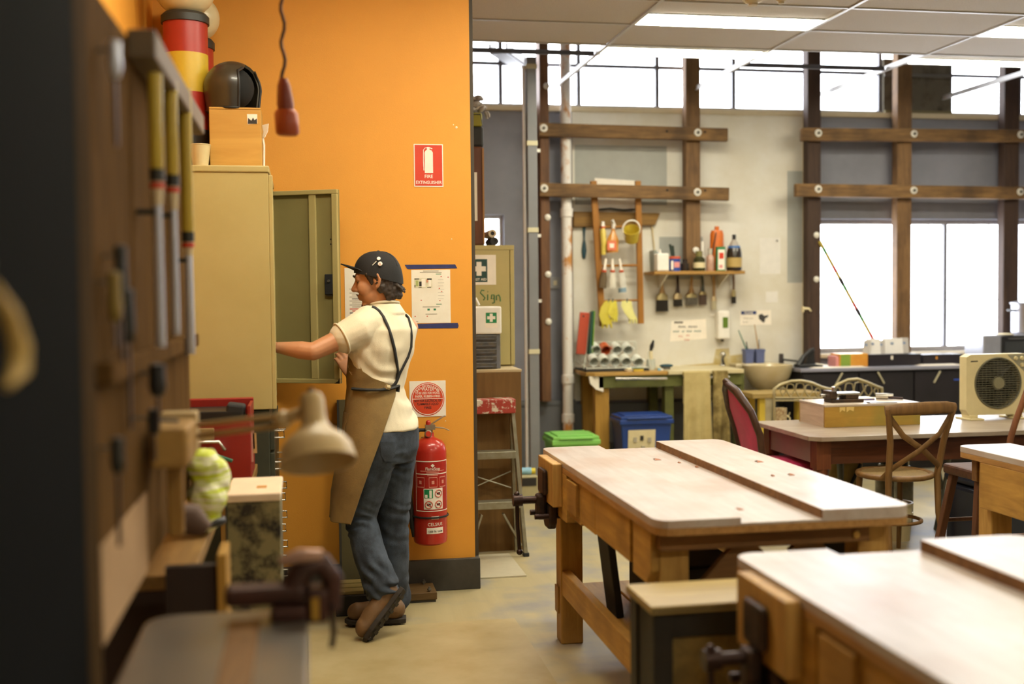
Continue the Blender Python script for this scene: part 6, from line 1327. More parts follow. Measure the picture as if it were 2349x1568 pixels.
t, a, b, zt = cbox('black_tray', 'black file box on the counter below the leaflets', 'box', 1993, 2112, 812, 9.10, 9.3, m_box); build('lip', MB().box((a, 9.095, zt - .012), (b, 9.0999, zt)), m_box, t); p = C(2046, 9.098, CZ + .07); build('white_mark', MB().box(p + V((-.01, -.002, -.015)), p + V((.01, 0, .02))), m_signw, t)
t, a, b, zt = cbox('black_tray', 'black flat box on the counter left of the microwave', 'box', 2118, 2208, 812, 9.12, 9.3, m_box); build('lip', MB().box((a, 9.115, zt - .01), (b, 9.1199, zt)), m_box, t); p = C(2149, 9.118, CZ + .06); build('orange_mark', MB().box(p + V((-.01, -.002, -.012)), p + V((.006, 0, .012))), plain('carton_orange', '#c9862e'), t)
# leaflets
ztr = cz(2050, 812, 9.1)
for i, (x0, y0, x1, y1, tl, l) in enumerate(((1978, 780, 1995, 812, -3, 'grey-edged leaflet at the left of the leaflet row'), (1988, 776, 2020, 812, 2, 'white leaflet with small print in the leaflet row'), (2016, 780, 2030, 812, 1, 'narrow dark leaflet between the white ones'), (2026, 775, 2072, 812, 3, 'widest white leaflet with blue picture in the leaflet row'), (2068, 774, 2085, 812, 2, 'grey leaflet at the right end of the leaflet row'))):
    Yq = 9.15 + .02 * i; a, b, c, d = aY(x0, y1, Yq), aY(x1, y1, Yq), aY(x1 - tl, y0, Yq + .02), aY(x0 - tl, y0, Yq + .02); a.z = b.z = ztr + .001
    s = build('leaflet', MB().prism([a, b, c, d], (0, -.004, 0)), plain('leaflet_%d' % (i in (0, 2, 4)), '#b9b3ac' if i in (0, 2, 4) else '#e6e3df', .6), label=l, cat='leaflet', group='leaflets standing on the counter')
    m_ = (a + b + c + d) / 4; build('print_block', MB().box(m_ + V((-.02, -.0065, .012)), m_ + V((.004, -.0041, .03))), plain('print_blue', '#7f93b5', .6), s); build('print_line', MB().box(m_ + V((-.03, -.0065, -.035)), m_ + V((.025, -.0041, -.03))), m_inkgr, s)
# papers, tape dispenser, cup
for xa, xb, Y0, Y1, l in ((1862, 1990, 9.0, 9.07, 'stack of loose white paper at the left end of the counter'), (2112, 2206, 9.0, 9.11, 'white sheets on the counter in front of the flat box')):
    a, b = C(xa, Y0), C(xb, Y0); t = thing('paper_stack', l, 'paper', ((a.x + b.x) / 2, Y0, CZ))
    for k in range(3): build('sheet', MB().box((a.x + .02 * k, Y0 - .012 + .008 * k, CZ + .003 * k), (b.x - .015 * k, Y1 - .012, CZ + .003 * k + .0025)), m_signw, t)
t = thing('tape_holder', 'black desk holder with curved arm at the counter end', 'holder', C(1850, 9.12)); p = C(1850, 9.12)
build('base', MB().box(p + V((-.09, -.05, 0)), p + V((.13, .06, .03))), m_blk, t, bevel=.006); build('arm', MB().tube([p + V((-.07, 0, .02)), p + V((-.02, 0, .1)), p + V((.04, 0, .15)), p + V((.07, 0, .16))], [.03, .02, .016, .012], 10), m_blk, t, smooth=60); build('fin', MB().prism([p + V((.0, 0, .03)), p + V((.08, 0, .03)), p + V((.07, 0, .16)), p + V((.02, 0, .13))], (0, .02, 0)), m_blk, t); build('strip', MB().beam(p + V((.06, -.055, .035)), p + V((.17, -.055, .02)), .02, .01), m_wp, t)
p = C(2215, 9.15); t = thing('tan_mug', 'tan mug on the counter beside the box fan', 'mug', p); build('cup', MB().lathe([(0, 0), (.03, 0), (.036, .085), (.032, .085), (.028, .006), (0, .006)], p, 18), plain('mug_tan', '#b39a68', .5), t, smooth=40); build('handle', MB().tube([p + V((-.034, 0, .065)), p + V((-.055, 0, .055)), p + V((-.05, 0, .03)), p + V((-.033, 0, .02))], .005, 8), plain('mug_tan', '#b39a68'), t, smooth=60)
# microwave and cooking pot
a = C(2256, 9.06); zt = cz(2290, 768, 9.06); t = thing('microwave_oven', 'silver and black microwave oven behind the box fan', 'microwave', (a.x + .27, 9.2, CZ))
build('casing', MB().box((a.x, 9.06, CZ + .012), (a.x + .52, 9.36, zt)), plain('microwave_silver', '#a3a5ae', .35, .4), t, bevel=.012); x = C(2297, 9.05).x; build('door', MB().box((x, 9.045, CZ + .02), (a.x + .515, 9.0595, zt - .008)), m_blk, t, bevel=.006); build('door_window', MB().box((x + .03, 9.043, CZ + .05), (a.x + .40, 9.0449, zt - .06)), plain('dark_window', '#3a3c3c', .2), t); build('trim_line', MB().box((x + .06, 9.0425, zt - .035), (a.x + .4, 9.0449, zt - .03)), m_chr, t)
for dx in (.04, .48):
    for y in (9.09, 9.33): build('foot', MB().cyl((a.x + dx, y, CZ), (a.x + dx, y, CZ + .012), .014, n=10), m_blk, t)
ztm = zt; p = C(2362, 9.21, ztm); zp = cz(2330, 692, 9.2); t = thing('cooking_pot', 'big aluminium cooking pot on the microwave', 'pot', p); m_pot = plain('pot_steel', '#a7a7ad', .3, .8); hp = zp - ztm
build('pot_body', MB().lathe([(0, 0), (.145, 0), (.16, .015), (.16, hp - .025), (.168, hp - .02), (.168, hp - .014), (0, hp - .014)], p, 32), m_pot, t, smooth=40); build('lid', MB().lathe([(.17, hp - .014), (.172, hp - .006), (.12, hp + .008), (.03, hp + .016), (0, hp + .016)], p, 32), m_pot, t, smooth=40); build('lid_knob', MB().lathe([(0, hp + .015), (.012, hp + .015), (.022, hp + .04), (0, hp + .046)], p, 16), m_blk, t, smooth=40)
for s_ in (-1, 1): build('side_handle', MB().tube([p + V((s_ * .155, -.03, hp * .72)), p + V((s_ * .2, -.03, hp * .74)), p + V((s_ * .205, .03, hp * .74)), p + V((s_ * .155, .03, hp * .72))], .009, 8), m_blk, t, smooth=60)
p = C(2305, 9.12, ztm); t = thing('pot_lid', 'flat pale lid lying on the microwave beside the pot', 'lid', p); build('disc', MB().lathe([(0, 0), (.07, 0), (.072, .006), (.03, .012), (0, .012)], p, 24), m_lab, t, smooth=40); build('rim', MB().tube([p + V((.072 * math.cos(i * .3142), .072 * math.sin(i * .3142), .004)) for i in range(20)], .003, 6, closed=True), m_lab, t, smooth=60)
# striped stick leaning across the window
a, b = aY(1880, 553, 9.39), aY(2003, 778, 9.33); t = thing('striped_stick', 'thin stick striped red, green and black leaning across the window', 'stick', b); n = 18
cols = [plain('stripe_y', '#b5a24a', .5), plain('stripe_r', '#c0483a', .5), plain('stripe_k', '#26242a', .5), plain('stripe_g', '#4a8a4a', .5), plain('stripe_y', '#b5a24a')]
sq = [0, 3, 0, 0, 1, 0, 2, 3, 0, 0, 1, 2, 3, 0, 0, 1, 2, 3]
b2 = a + (b - a) * 1.12
for i in range(n): build('stripe', MB().cyl(a + (b2 - a) * (i / n), a + (b2 - a) * ((i + 1) / n), .016 if sq[i] != 2 else .019, n=8), cols[sq[i]], t, smooth=60)
# wall hook at panel edge
p = aY(1851, 710, 9.40); t = thing('wall_hook', 'small cream hook on the edge of the dark post', 'hook', p); build('stem', MB().tube([p + V((-.03, 0, .01)), p + V((.01, -.02, .01)), p + V((.03, -.02, -.015))], [.012, .01, .007], 8), m_lab, t, smooth=60); build('plate', MB().box(p + V((-.042, -.004, -.02)), p + V((-.028, .02, .03))), m_lab, t)
# wrought iron bench
m_wi = plain('cream_iron', '#a79a74', .45, .3); Yi = 8.05
t = thing('iron_bench', 'cream wrought-iron bench with looped double-arched back', 'bench', (aY(1900, 900, Yi).x, Yi + .2, 0))
def I(x, y): return aY(x, y, Yi)
for pts in (((1775, 905), (1775, 893), (1790, 882), (1815, 874), (1838, 873), (1862, 878), (1885, 888), (1905, 893)), ((1905, 893), (1925, 880), (1945, 871), (1966, 869), (1990, 877), (2010, 886), (2023, 890), (2024, 905))):
    build('arch', MB().tube([I(*q) for q in pts], .012, 8), m_wi, t, smooth=60)
for x in (1776, 1906, 2023): build('upright', MB().tube([I(x, 893), I(x, 1010), V((I(x, 1010).x, Yi, 0))], .011, 8), m_wi, t, smooth=60)
for x, y0, y1 in ((1796, 888, 907), (1813, 880, 910), (1835, 878, 912), (1855, 882, 910), (1876, 890, 910), (1894, 894, 908), (1922, 888, 908), (1948, 878, 910), (1970, 876, 912), (1992, 883, 910), (2010, 890, 906)):
    r = (y1 - y0) * .32; build('loop', MB().tube([I(x, y1), I(x - r, (y0 + y1) / 2), I(x - r * .7, y0 + 2), I(x, y0), I(x + r * .7, y0 + 2), I(x + r, (y0 + y1) / 2), I(x, y1)], .005, 6), m_wi, t, smooth=60)
for y in (912, 918): build('rail', MB().cyl(I(1776, y), I(2023, y), .007, n=8), m_wi, t)
for x in (1796, 1880): build('scroll', MB().tube([I(x + 16 * math.cos(a_) * (1 - k / 22), 945 + 16 * math.sin(a_) * (1 - k / 22)) for k, a_ in [(k, k * .55) for k in range(16)]], .006, 6), m_wi, t, smooth=60)
zse = .42; build('seat', MB().box((I(1776, 900).x, Yi - .4, zse), (I(2023, 900).x, Yi - .02, zse + .02)), m_wi, t); 
for x in (1776, 2023): build('front_leg', MB().cyl(V((I(x, 900).x, Yi - .38, 0)), V((I(x, 900).x, Yi - .38, zse)), .012), m_wi, t, smooth=60)
p = V((aY(1792, 955, Yi - .2).x, Yi - .2, zse + .02)); t = thing('patterned_mug', 'small patterned mug on the iron bench seat', 'mug', p); hm = aY(1792, 935, Yi - .2).z - p.z; hm = max(hm, .09)
build('cup', MB().lathe([(0, 0), (.038, 0), (.042, hm), (.038, hm), (.034, .008), (0, .008)], p, 20), plain('mug_pattern', '#c3b58f', .5, c2='#8d6a45', scale=60, amt=1), t, smooth=40); build('handle', MB().tube([p + V((.04, 0, hm * .8)), p + V((.068, 0, hm * .7)), p + V((.064, 0, hm * .35)), p + V((.04, 0, hm * .2))], .006, 8), m_lab, t, smooth=60)
# long brown table
ZT = .70; ta, tb, tc = aZ(1745, 965, ZT), aZ(1862, 1003, ZT), aZ(2349, 988, ZT)
tx0, ty0, ty1, tx1 = 2.90, 6.17, 7.06, 5.3
t = thing('long_table', 'long worn table with red-brown legs holding box and fan', 'table', ((tx0 + tx1) / 2, (ty0 + ty1) / 2, 0)); m_rb = wood('red_brown', '#6b3a1e', '#4c2814', 2, rough=.5); m_rbx = wood('red_brown_x', '#5c321a', '#3f2211', 0, rough=.5)
build('tabletop', MB().prism([(tx0 + .06, ty0, ZT - .028), (tx1, ty0, ZT - .028), (tx1, ty1, ZT - .028), (tx0, ty1, ZT - .028), (tx0, ty0 + .06, ZT - .028)], (0, 0, .028)), wood('worn_top', '#a29688', '#887a69', 0, scale=2, rough=.3, dirt='#7a5f48', dirtamt=.5), t, bevel=.004)
build('apron', MB().box((tx0 + .12, ty0 + .06, ZT - .17), (tx1 - .1, ty0 + .085, ZT - .029)), m_rbx, t); build('apron', MB().box((tx0 + .06, ty0 + .15, ZT - .17), (tx0 + .085, ty1 - .12, ZT - .029)), plain('grey_brown_side', '#77655a', .5), t); build('apron', MB().box((tx0 + .12, ty1 - .085, ZT - .17), (tx1 - .1, ty1 - .06, ZT - .029)), m_rbx, t)
for x in (tx0 + .05, tx1 - .14):
    for y in (ty0 + .05, ty1 - .14):
        lg = build('leg', MB().box((x, y, ZT - .2), (x + .09, y + .09, ZT - .029)).lathe([(0, 0), (.022, 0), (.03, .05), (.028, .1), (.042, .38), (.04, .44), (.03, .455), (.045, .47), (.045, .5), (0, .5)], (x + .045, y + .045, 0), 16), m_rb, t, smooth=40)
        build('turned_ring', MB().lathe([(.04, .43), (.05, .44), (.04, .455)], (x + .045, y + .045, 0), 16), m_rb, lg, smooth=60)
# wooden box with clamp and tools on the table
bx = thing('wooden_box', 'wide yellowed wooden box on the long table', 'box', (3.51, 6.78, ZT)); b0, b1, c0, c1, hb = 3.185, 3.835, 6.60, 6.98, .128
m_by = wood('yellow_box', '#b8913f', '#96732d', 0, scale=1.5, rough=.55, dirt='#7d7a3a', dirtamt=.7); m_bw = wood('pale_box_end', '#c3b098', '#a8927a', 1, rough=.55)
build('front_board', MB().box((b0, c0, ZT), (b1, c0 + .018, ZT + hb)), m_by, bx, bevel=.002); build('back_board', MB().box((b0, c1 - .018, ZT), (b1, c1, ZT + hb)), m_by, bx); build('end_board', MB().box((b0 - .001, c0 + .0185, ZT), (b0 + .018, c1 - .0185, ZT + hb)), m_bw, bx); build('end_board', MB().box((b1 - .018, c0 + .0185, ZT), (b1, c1 - .0185, ZT + hb)), m_bw, bx); build('lid', MB().box((b0 - .002, c0 - .002, ZT + hb), (b1 + .002, c1 + .002, ZT + hb + .014)), wood('box_lid', '#bdb0a0', '#a3937f', 0, rough=.35), bx, bevel=.002)
for x0_, x1_ in ((.13, .17), (.19, .245)): build('paint_chip', MB().prism([(b0 + x0_ * .75, c0, ZT + hb - .002), (b0 + x1_ * .8, c0, ZT + hb - .002), (b0 + x1_ * .78, c0, ZT + hb - .03), (b0 + (x0_ + x1_) * .38, c0, ZT + hb - .02), (b0 + x0_ * .76, c0, ZT + hb - .036)], (0, -.0006, 0)), plain('chip_cream', '#d3b56a', .6), bx)
zbx = ZT + hb + .014; p = V((3.36, 6.76, zbx)); t = thing('drill_press_vice', 'small rusty machine vice on the wooden box', 'vice', p); m_rust = plain('rusty_steel', '#4d3a28', .5, .5, c2='#2d241d', scale=20, amt=1)
build('base', MB().box(p + V((-.08, -.06, 0)), p + V((.14, .06, .022))), m_rust, t, bevel=.004); build('fixed_jaw', MB().box(p + V((-.09, -.055, .022)), p + V((-.04, .055, .075))), m_rust, t, bevel=.006); build('moving_jaw', MB().box(p + V((.02, -.05, .0225)), p + V((.11, .05, .05))), m_rust, t, bevel=.004); build('screw', MB().cyl(p + V((-.13, 0, .045)), p + V((.13, 0, .045)), .009), m_chr, t, smooth=50); build('jaw_plate', MB().box(p + V((-.038, -.05, .05)), p + V((.12, .05, .062))), m_chr, t, bevel=.002); build('lever', MB().cyl(p + V((-.05, -.02, .075)), p + V((-.05, -.02, .1)), .012), m_chr, t, smooth=50)
p = V((3.56, 6.88, zbx)); t = thing('notepad', 'white notepad lying on the wooden box behind the vice', 'notepad', p); build('pages', MB().box(p + V((-.09, -.05, 0)), p + V((.08, .06, .014))), m_signw, t, bevel=.002); build('cover', MB().box(p + V((-.092, -.052, -.0)), p + V((.082, -.0502, .008))), plain('cover_violet', '#5a5590', .5), t)
p = V((3.72, 6.84, zbx)); t = thing('steel_spanner', 'silver chuck tool lying on the wooden box', 'tool', p); build('barrel', MB().cyl(p + V((-.05, .03, .02)), p + V((.02, 0, .02)), .02), m_chr, t, smooth=50); build('barrel_end', MB().cyl(p + V((0, .04, .02)), p + V((.06, .0, .018)), .018), m_chr, t, smooth=50); build('tip', MB().cyl(p + V((.02, 0, .012)), p + V((.1, -.05, .008)), .008), m_irond, t, smooth=50)
t = thing('steel_rule', 'thin dark rule lying on the front of the wooden box', 'rule', (3.58, 6.64, zbx)); build('blade', MB().beam((3.5, 6.64, zbx + .002), (3.68, 6.62, zbx + .002), .022, .003), m_blk, t); build('end_stop', MB().box((3.492, 6.626, zbx), (3.5, 6.656, zbx + .008)), m_irond, t)
# box fan
fx0, fx1 = aY(2217, 880, 6.75).x, aY(2349, 880, 6.75).x + .005; fz0, fz1 = ZT + .03, aY(2217, 813, 6.75).z; fc = V(((fx0 + fx1) / 2 - .0, 6.75, (fz0 + fz1) / 2 - .005))
t = thing('box_fan', 'cream box fan with round dark grille on the long table', 'fan', (fc.x, 6.8, ZT)); m_fc = plain('fan_cream', '#cfc193', .4); m_fg = plain('fan_grey', '#5c5946', .5)
fR = .165; fcx, fcz = aY(2289, 878, 6.75).x, aY(2289, 878, 6.75).z
n = 48; ring = [(fcx + fR * math.cos(2 * math.pi * i / n), fcz + fR * math.sin(2 * math.pi * i / n)) for i in range(n)]
def sq(i):
    a = 2 * math.pi * i / n; c_, s_ = math.cos(a), math.sin(a); k = min((( (fx1 if c_ > 0 else fx0) - fcx) / c_) if abs(c_) > 1e-6 else 9, (((fz1 if s_ > 0 else fz0) - fcz) / s_) if abs(s_) > 1e-6 else 9); return (fcx + k * c_, fcz + k * s_)
vs = []; fs = []
for y in (6.75, 6.83):
    for i in range(n): vs.append((ring[i][0], y, ring[i][1]))
    for i in range(n): q = sq(i); vs.append((q[0], y, q[1]))
for i in range(n):
    j = (i + 1) % n; fs += [(i, j, n + j, n + i), (2 * n + i, 3 * n + i, 3 * n + j, 2 * n + j), (n + i, n + j, 3 * n + j, 3 * n + i), (i, 2 * n + i, 2 * n + j, j)]
build('casing', MB().add(vs, fs), m_fc, t)
build('bezel', MB().tube([(x, 6.748, z) for x, z in ring], .006, 8, closed=True), m_fg, t, smooth=60)
gr = build('grille', MB().tube([(fcx + .045 * math.cos(i * .2618), 6.742, fcz + .045 * math.sin(i * .2618)) for i in range(24)], .004, 6, closed=True), m_fg, t, smooth=60)
for k in range(1, 22):
    dz = -fR + 2 * fR * k / 22; hw = math.sqrt(max(0, fR * fR - dz * dz)); build('grille_bar', MB().box((fcx - hw, 6.744, fcz + dz - .0022), (fcx + hw, 6.750, fcz + dz + .0022)), m_fg, gr)
for k in range(1, 12):
    dx = -fR + 2 * fR * k / 12; hw = math.sqrt(max(0, fR * fR - dx * dx)); build('grille_bar', MB().box((fcx + dx - .0012, 6.7505, fcz - hw), (fcx + dx + .0012, 6.754, fcz + hw)), m_fg, gr)
build('hub', MB().lathe([(0, 0), (.04, 0), (.038, .008), (0, .014)], (fcx, 6.742, fcz), 24, (0, -1, 0)), plain('hub_olive', '#7c775c', .4), t, smooth=50)
bl = build('blade_hub', MB().cyl((fcx, 6.77, fcz), (fcx, 6.80, fcz), .035), m_fg, t, smooth=50)
for k in range(5):
    a = 2 * math.pi * k / 5; rows = []
    for rr in (.03, .08, .125, .155): rows.append([(fcx + rr * math.cos(a + s_), 6.78 + .018 * s_ / .45, fcz + rr * math.sin(a + s_)) for s_ in (-.45, -.15, .15, .45)])
    build('blade', MB().sheet(rows, .002), plain('blade_smoke', '#3f3c34', .3), bl, smooth=70)
build('back_plate', MB().box((fx0 + .02, 6.826, fz0 + .02), (fx1 - .02, 6.829, fz1 - .02)), plain('fan_back', '#34322b', .6), t)
build('control_panel', MB().prism([(fx1 - .13, 6.749, fz1 - .005), (fx1 - .004, 6.749, fz1 - .005), (fx1 - .004, 6.749, fz1 - .12)], (0, -.0015, 0)), plain('panel_grey', '#8d8974', .5), t)
for dx, dz in ((.07, .03), (.025, .03), (.022, .075), ): build('knob', MB().lathe([(0, 0), (.014, 0), (.012, .01), (0, .012)], (fx1 - dx, 6.747, fz1 - dz), 14, (0, -1, 0)), m_fc, t, smooth=50)
txt('fan', plain('ink_grey', '#a39a88'), t, (fx0 + .05, 6.7488, fz1 - .045), X_, Z_, .009) if False else None
build('maker_mark', MB().prism([(fx0 + .028, 6.7495, fz1 - .05), (fx0 + .08, 6.7495, fz1 - .048), (fx0 + .08, 6.7495, fz1 - .041), (fx0 + .032, 6.7495, fz1 - .042)], (0, -.001, 0)), m_ink, t)
for x in (fx0 + .05, fx1 - .05): build('foot', MB().box((x - .05, 6.70, ZT), (x + .05, 6.88, ZT + .012)).box((x - .03, 6.74, ZT + .012), (x + .03, 6.84, fz0 + .002)), m_fc, t, bevel=.003)
# bentwood cross-back chair
def bentwood(loc, ang, label, mt, mseat):
    t = thing('bentwood_chair', label, 'chair', loc); M = at_T(loc, ang); B = lambda: MB(M); zs = .50
    build('seat_ring', B().tube([(.2 * math.cos(a) * 1.02, .2 * math.sin(a), zs - .012) for a in [2 * math.pi * i / 28 for i in range(28)]], [(.02, .017)] * 28, 8, closed=True), mt, t, smooth=60)
    build('seat_cane', B().lathe([(0, zs - .018), (.19, zs - .012), (.19, zs - .004), (0, zs - .008)], (0, 0, 0), 28, sx=1.02), mseat, t, smooth=60)
    for s_ in (-1, 1):
        build('back_post', B().tube([(s_ * .19, -.22, 0), (s_ * .17, -.17, .28), (s_ * .165, -.165, zs), (s_ * .18, -.20, .70), (s_ * .215, -.23, .86), (s_ * .225, -.235, .895)], [.014, .017, .019, .018, .016, .015], 10), mt, t, smooth=60)
        build('front_leg', B().tube([(s_ * .165, .18, 0), (s_ * .15, .15, .25), (s_ * .14, .135, zs - .02)], [.013, .016, .018], 10), mt, t, smooth=60)
        build('cross_slat', B().tube([(s_ * .215, -.225, .86), (s_ * .12, -.235, .74), (-s_ * .02, -.235 - .012 * s_, .655), (-s_ * .16, -.185, .55), (-s_ * .18, -.13, .49)], [(.006, .017)] * 5, 8), mt, t, smooth=60)
    build('top_rail', B().tube([(-.235, -.225, .885), (-.15, -.262, .893), (0, -.275, .896), (.15, -.262, .893), (.235, -.225, .885)], [(.014, .028), (.014, .034), (.014, .036), (.014, .034), (.014, .028)], 12), mt, t, smooth=60)
    build('leg_hoop', B().tube([(.145 * math.cos(a), .145 * math.sin(a) - .005, .22) for a in [2 * math.pi * i / 24 for i in range(24)]], .011, 8, closed=True), mt, t, smooth=60)
    return t
m_bent = wood('bent_brown', '#7d5c34', '#5f4424', 2, rough=.5); bw = bentwood((aY(2112, 1000, 5.83).x - .03, 6.06, 0), 8, 'brown cross-back bentwood chair pulled up to the long table', m_bent, plain('cane', '#8a7040', .7, c2='#6d5631', scale=120, amt=1))
# second curved chair back at the right edge
t = thing('curved_chair', 'brown chair with curved back post at the right edge of the photo', 'chair', (4.1, 5.55, 0)); m_cv = wood('curved_brown', '#7a4a28', '#5b351b', 2)
Yc = 6.03; pts = [aY(x, y, Yc) for x, y in ((2356, 895), (2345, 925), (2330, 965), (2318, 1005), (2310, 1060))]
fx_ = pts[-1].x; build('back_post', MB().tube(pts + [V((fx_ - .02, Yc - .0, .46)), V((fx_ - .05, Yc - .05, 0))], .018, 10), m_cv, t, smooth=60); build('back_post', MB().tube([q + V((.42, .04, 0)) for q in pts] + [V((fx_ + .4, Yc + .04, .46)), V((fx_ + .43, Yc, 0))], .018, 10), m_cv, t, smooth=60)
build('top_rail', MB().tube([pts[0], pts[0] + V((.1, .03, .06)), pts[0] + V((.32, .05, .06)), pts[0] + V((.42, .04, 0))], .02, 10), m_cv, t, smooth=60); build('seat', MB().box((fx_ - .03, Yc - .02, .42), (fx_ + .44, Yc + .4, .46)), m_cv, t, bevel=.01)
for x in (fx_, fx_ + .4): build('front_leg', MB().cyl((x, Yc + .37, 0), (x, Yc + .37, .42), .016), m_cv, t, smooth=50)
# dark brown stool with splayed legs
s0 = aZ(2272, 1068, .68); s0.z = 0; t = thing('wooden_stool', 'dark brown stool with splayed legs beside the black case', 'stool', s0); m_st = wood('stool_brown', '#5f3a22', '#432816', 2); zs = .68
build('seat', MB().box(s0 + V((-.17, -.15, zs - .05)), s0 + V((.17, .15, zs))), wood('stool_seat', '#4f301c', '#382113', 0), t, bevel=.012)
for a, b in ((-1, -1), (1, -1), (1, 1), (-1, 1)): build('leg', MB().beam(s0 + V((a * .22, b * .2, 0)), s0 + V((a * .13, b * .11, zs - .05)), .036, .036, (0, 1, 0)), m_st, t, bevel=.004)
for z, r_ in ((.18, .19), (.36, .165)):
    build('stretcher', MB().cyl(s0 + V((-r_, -r_ * .88, z)), s0 + V((r_, -r_ * .88, z)), .011), m_st, t, smooth=50); build('stretcher', MB().cyl(s0 + V((-r_, r_ * .88, z + .03)), s0 + V((r_, r_ * .88, z + .03)), .011), m_st, t, smooth=50)
# black case under it
k0 = aY(2200, 1108, 5.6); t = thing('black_case', 'black padded case with blue sheen on the floor behind the stool', 'case', (3.85, 5.75, 0)); m_kc = plain('vinyl_black', '#1b2233', .32, c2='#141822', scale=5, amt=.7)
build('body', MB().box((3.60, 5.55, 0), (4.10, 5.93, .46)), m_kc, t, bevel=.03, seg=3); build('lid', MB().box((3.59, 5.54, .465), (4.11, 5.94, .52)), m_kc, t, bevel=.025, seg=3); build('cable', MB().tube([(3.59, 5.6, .45), (3.555, 5.57, .4), (3.555, 5.56, .25), (3.6, 5.54, .18)], .007, 8), m_blk, t, smooth=60)
# bucket
p = aZ(2058, 1236, 0); t = thing('plastic_bucket', 'cream plastic bucket on the floor at the bench corner', 'bucket', p); m_bk = plain('bucket_cream', '#c9b98e', .45)
build('tub', MB().lathe([(0, 0), (.075, 0), (.09, .22), (.096, .22), (.096, .235), (.084, .235), (.07, .01), (0, .01)], p, 24), m_bk, t, smooth=40); build('rib', MB().lathe([(.087, .165), (.093, .165), (.093, .175), (.088, .175)], p, 24), m_bk, t, smooth=40); build('bail', MB().tube([p + V((.095 * math.cos(a), .095 * math.sin(a) * .8 - .03 * math.sin(a), .21 - .04 * math.sin(a))) for a in [math.pi * i / 10 for i in range(11)]], .003, 6), m_chr, t, smooth=60)
# magenta chair seen from behind
loc = (2.97, 6.72, 0); t = thing('upholstered_chair', 'dark wood chair with magenta velvet back and seat', 'chair', loc); m_mg = plain('magenta_velvet', '#c81a5c', .8, c2='#ab124a', scale=8, amt=.8, sheen=.15); m_dk = wood('dark_walnut', '#4f3526', '#35231a', 2, rough=.4)
fdir = V((.995, -.02, 0)).normalized(); sdir = V((-fdir.y, fdir.x, 0))                # faces right
T_ = Matrix(((sdir.x, fdir.x, 0, loc[0]), (sdir.y, fdir.y, 0, loc[1]), (0, 0, 1, 0), (0, 0, 0, 1)))
B = lambda: MB(T_)
prof = [(-.20, .45), (-.225, .55), (-.25, .68), (-.30, .82), (-.355, .94)]
wds = [.17, .19, .215, .20, .09]
fr = [(w_, y, z) for (y, z), w_ in zip(prof, wds)] + [(0, -.385, .985)] + [(-w_, y, z) for (y, z), w_ in zip(prof[::-1], wds[::-1])]
build('back_frame', B().tube(fr, [.022] * 4 + [.026, .024, .026] + [.022] * 4, 10), m_dk, t, smooth=60)
rows = [[((w_ - .02) * u, y - .012 * (1 - u * u), z) for u in (-1, -.5, 0, .5, 1)] for (y, z), w_ in zip(prof, wds)]
build('back_cushion', B().sheet(rows, .03), m_mg, t, smooth=70); build('crest', B().tube([(-.05, -.365, .965), (0, -.39, .995), (.05, -.365, .965)], [.012, .022, .012], 8), m_dk, t, smooth=60)
build('seat_cushion', B().lathe([(0, .43), (.22, .43), (.235, .46), (.2, .49), (0, .505)], (0, .03, 0), 24), m_mg, t, smooth=60); build('seat_frame', B().lathe([(.18, .38), (.24, .38), (.245, .43), (.2, .43)], (0, .03, 0), 24), m_dk, t, smooth=50)
for s_ in (-1, 1): build('front_leg', B().tube([(s_ * .17, .2, 0), (s_ * .165, .19, .15), (s_ * .18, .2, .3), (s_ * .17, .18, .4)], [.016, .014, .022, .028], 10), m_dk, t, smooth=60); build('rear_leg', B().tube([(s_ * .17, -.28, 0), (s_ * .165, -.22, .25), (s_ * .17, -.19, .46)], [.016, .018, .022], 10), m_dk, t, smooth=60)
# clutter under the long table
t = thing('folding_trestle', 'grey steel folding legs standing under the long table', 'trestle', (3.3, 6.75, 0))
for a, b in (((3.30, 6.62, 0), (3.36, 6.72, .5)), ((3.42, 6.82, 0), (3.34, 6.74, .5)), ((4.0, 6.7, 0), (4.12, 6.72, .5)), ((4.14, 6.75, 0), (4.02, 6.74, .5))): build('strut', MB().cyl(a, b, .012, n=8), plain('steel_grey', '#7c8078', .4, .5), t, smooth=60)
build('top_bar', MB().cyl((3.28, 6.73, .51), (4.15, 6.73, .51), .014, n=8), m_chr, t, smooth=60)
for i, (x, y, s_, l) in enumerate(((3.78, 6.95, 1, 'left beige canister standing under the long table'), (3.93, 6.97, .95, 'right beige canister standing under the long table'))):
    p = V((x, y, 0)); t = thing('beige_canister', l, 'canister', p, 'canisters under the table'); build('body', MB().lathe([(0, 0), (.06, 0), (.062, .34 * s_), (.04, .4 * s_), (0, .4 * s_)], p, 18), plain('canister_beige', '#8f8668', .6, c2='#6f6750', scale=12, amt=.9), t, smooth=40); build('cap', MB().lathe([(0, .4 * s_), (.028, .4 * s_), (.028, .44 * s_), (0, .44 * s_)], p, 14), m_blk, t, smooth=40)
t = thing('paper_roll_sack', 'yellowish crumpled paper sack under the long table', 'sack', (3.45, 6.95, 0)); rows = []
mbk = MB()
for i in range(9):
    v = i / 8; r_ = .13 * (1 - .25 * v) * (1 + .06 * math.sin(v * 9)); rows.append([(3.45 + .06 * v + r_ * (1 + .12 * math.sin(3 * a + v * 5)) * math.cos(a), 6.95 + r_ * .7 * math.sin(a), .001 + .45 * v) for a in [2 * math.pi * j / 20 for j in range(21)]])
build('sack_body', MB().sheet(rows, -.003), plain('kraft_yellow', '#a88d4e', .8, c2='#87703a', scale=10, amt=.9), t, smooth=60); build('strap', MB().tube([(3.40, 6.85, .02), (3.46, 6.84, .25), (3.56, 6.86, .42)], .012, 8), m_blk, t, smooth=60)
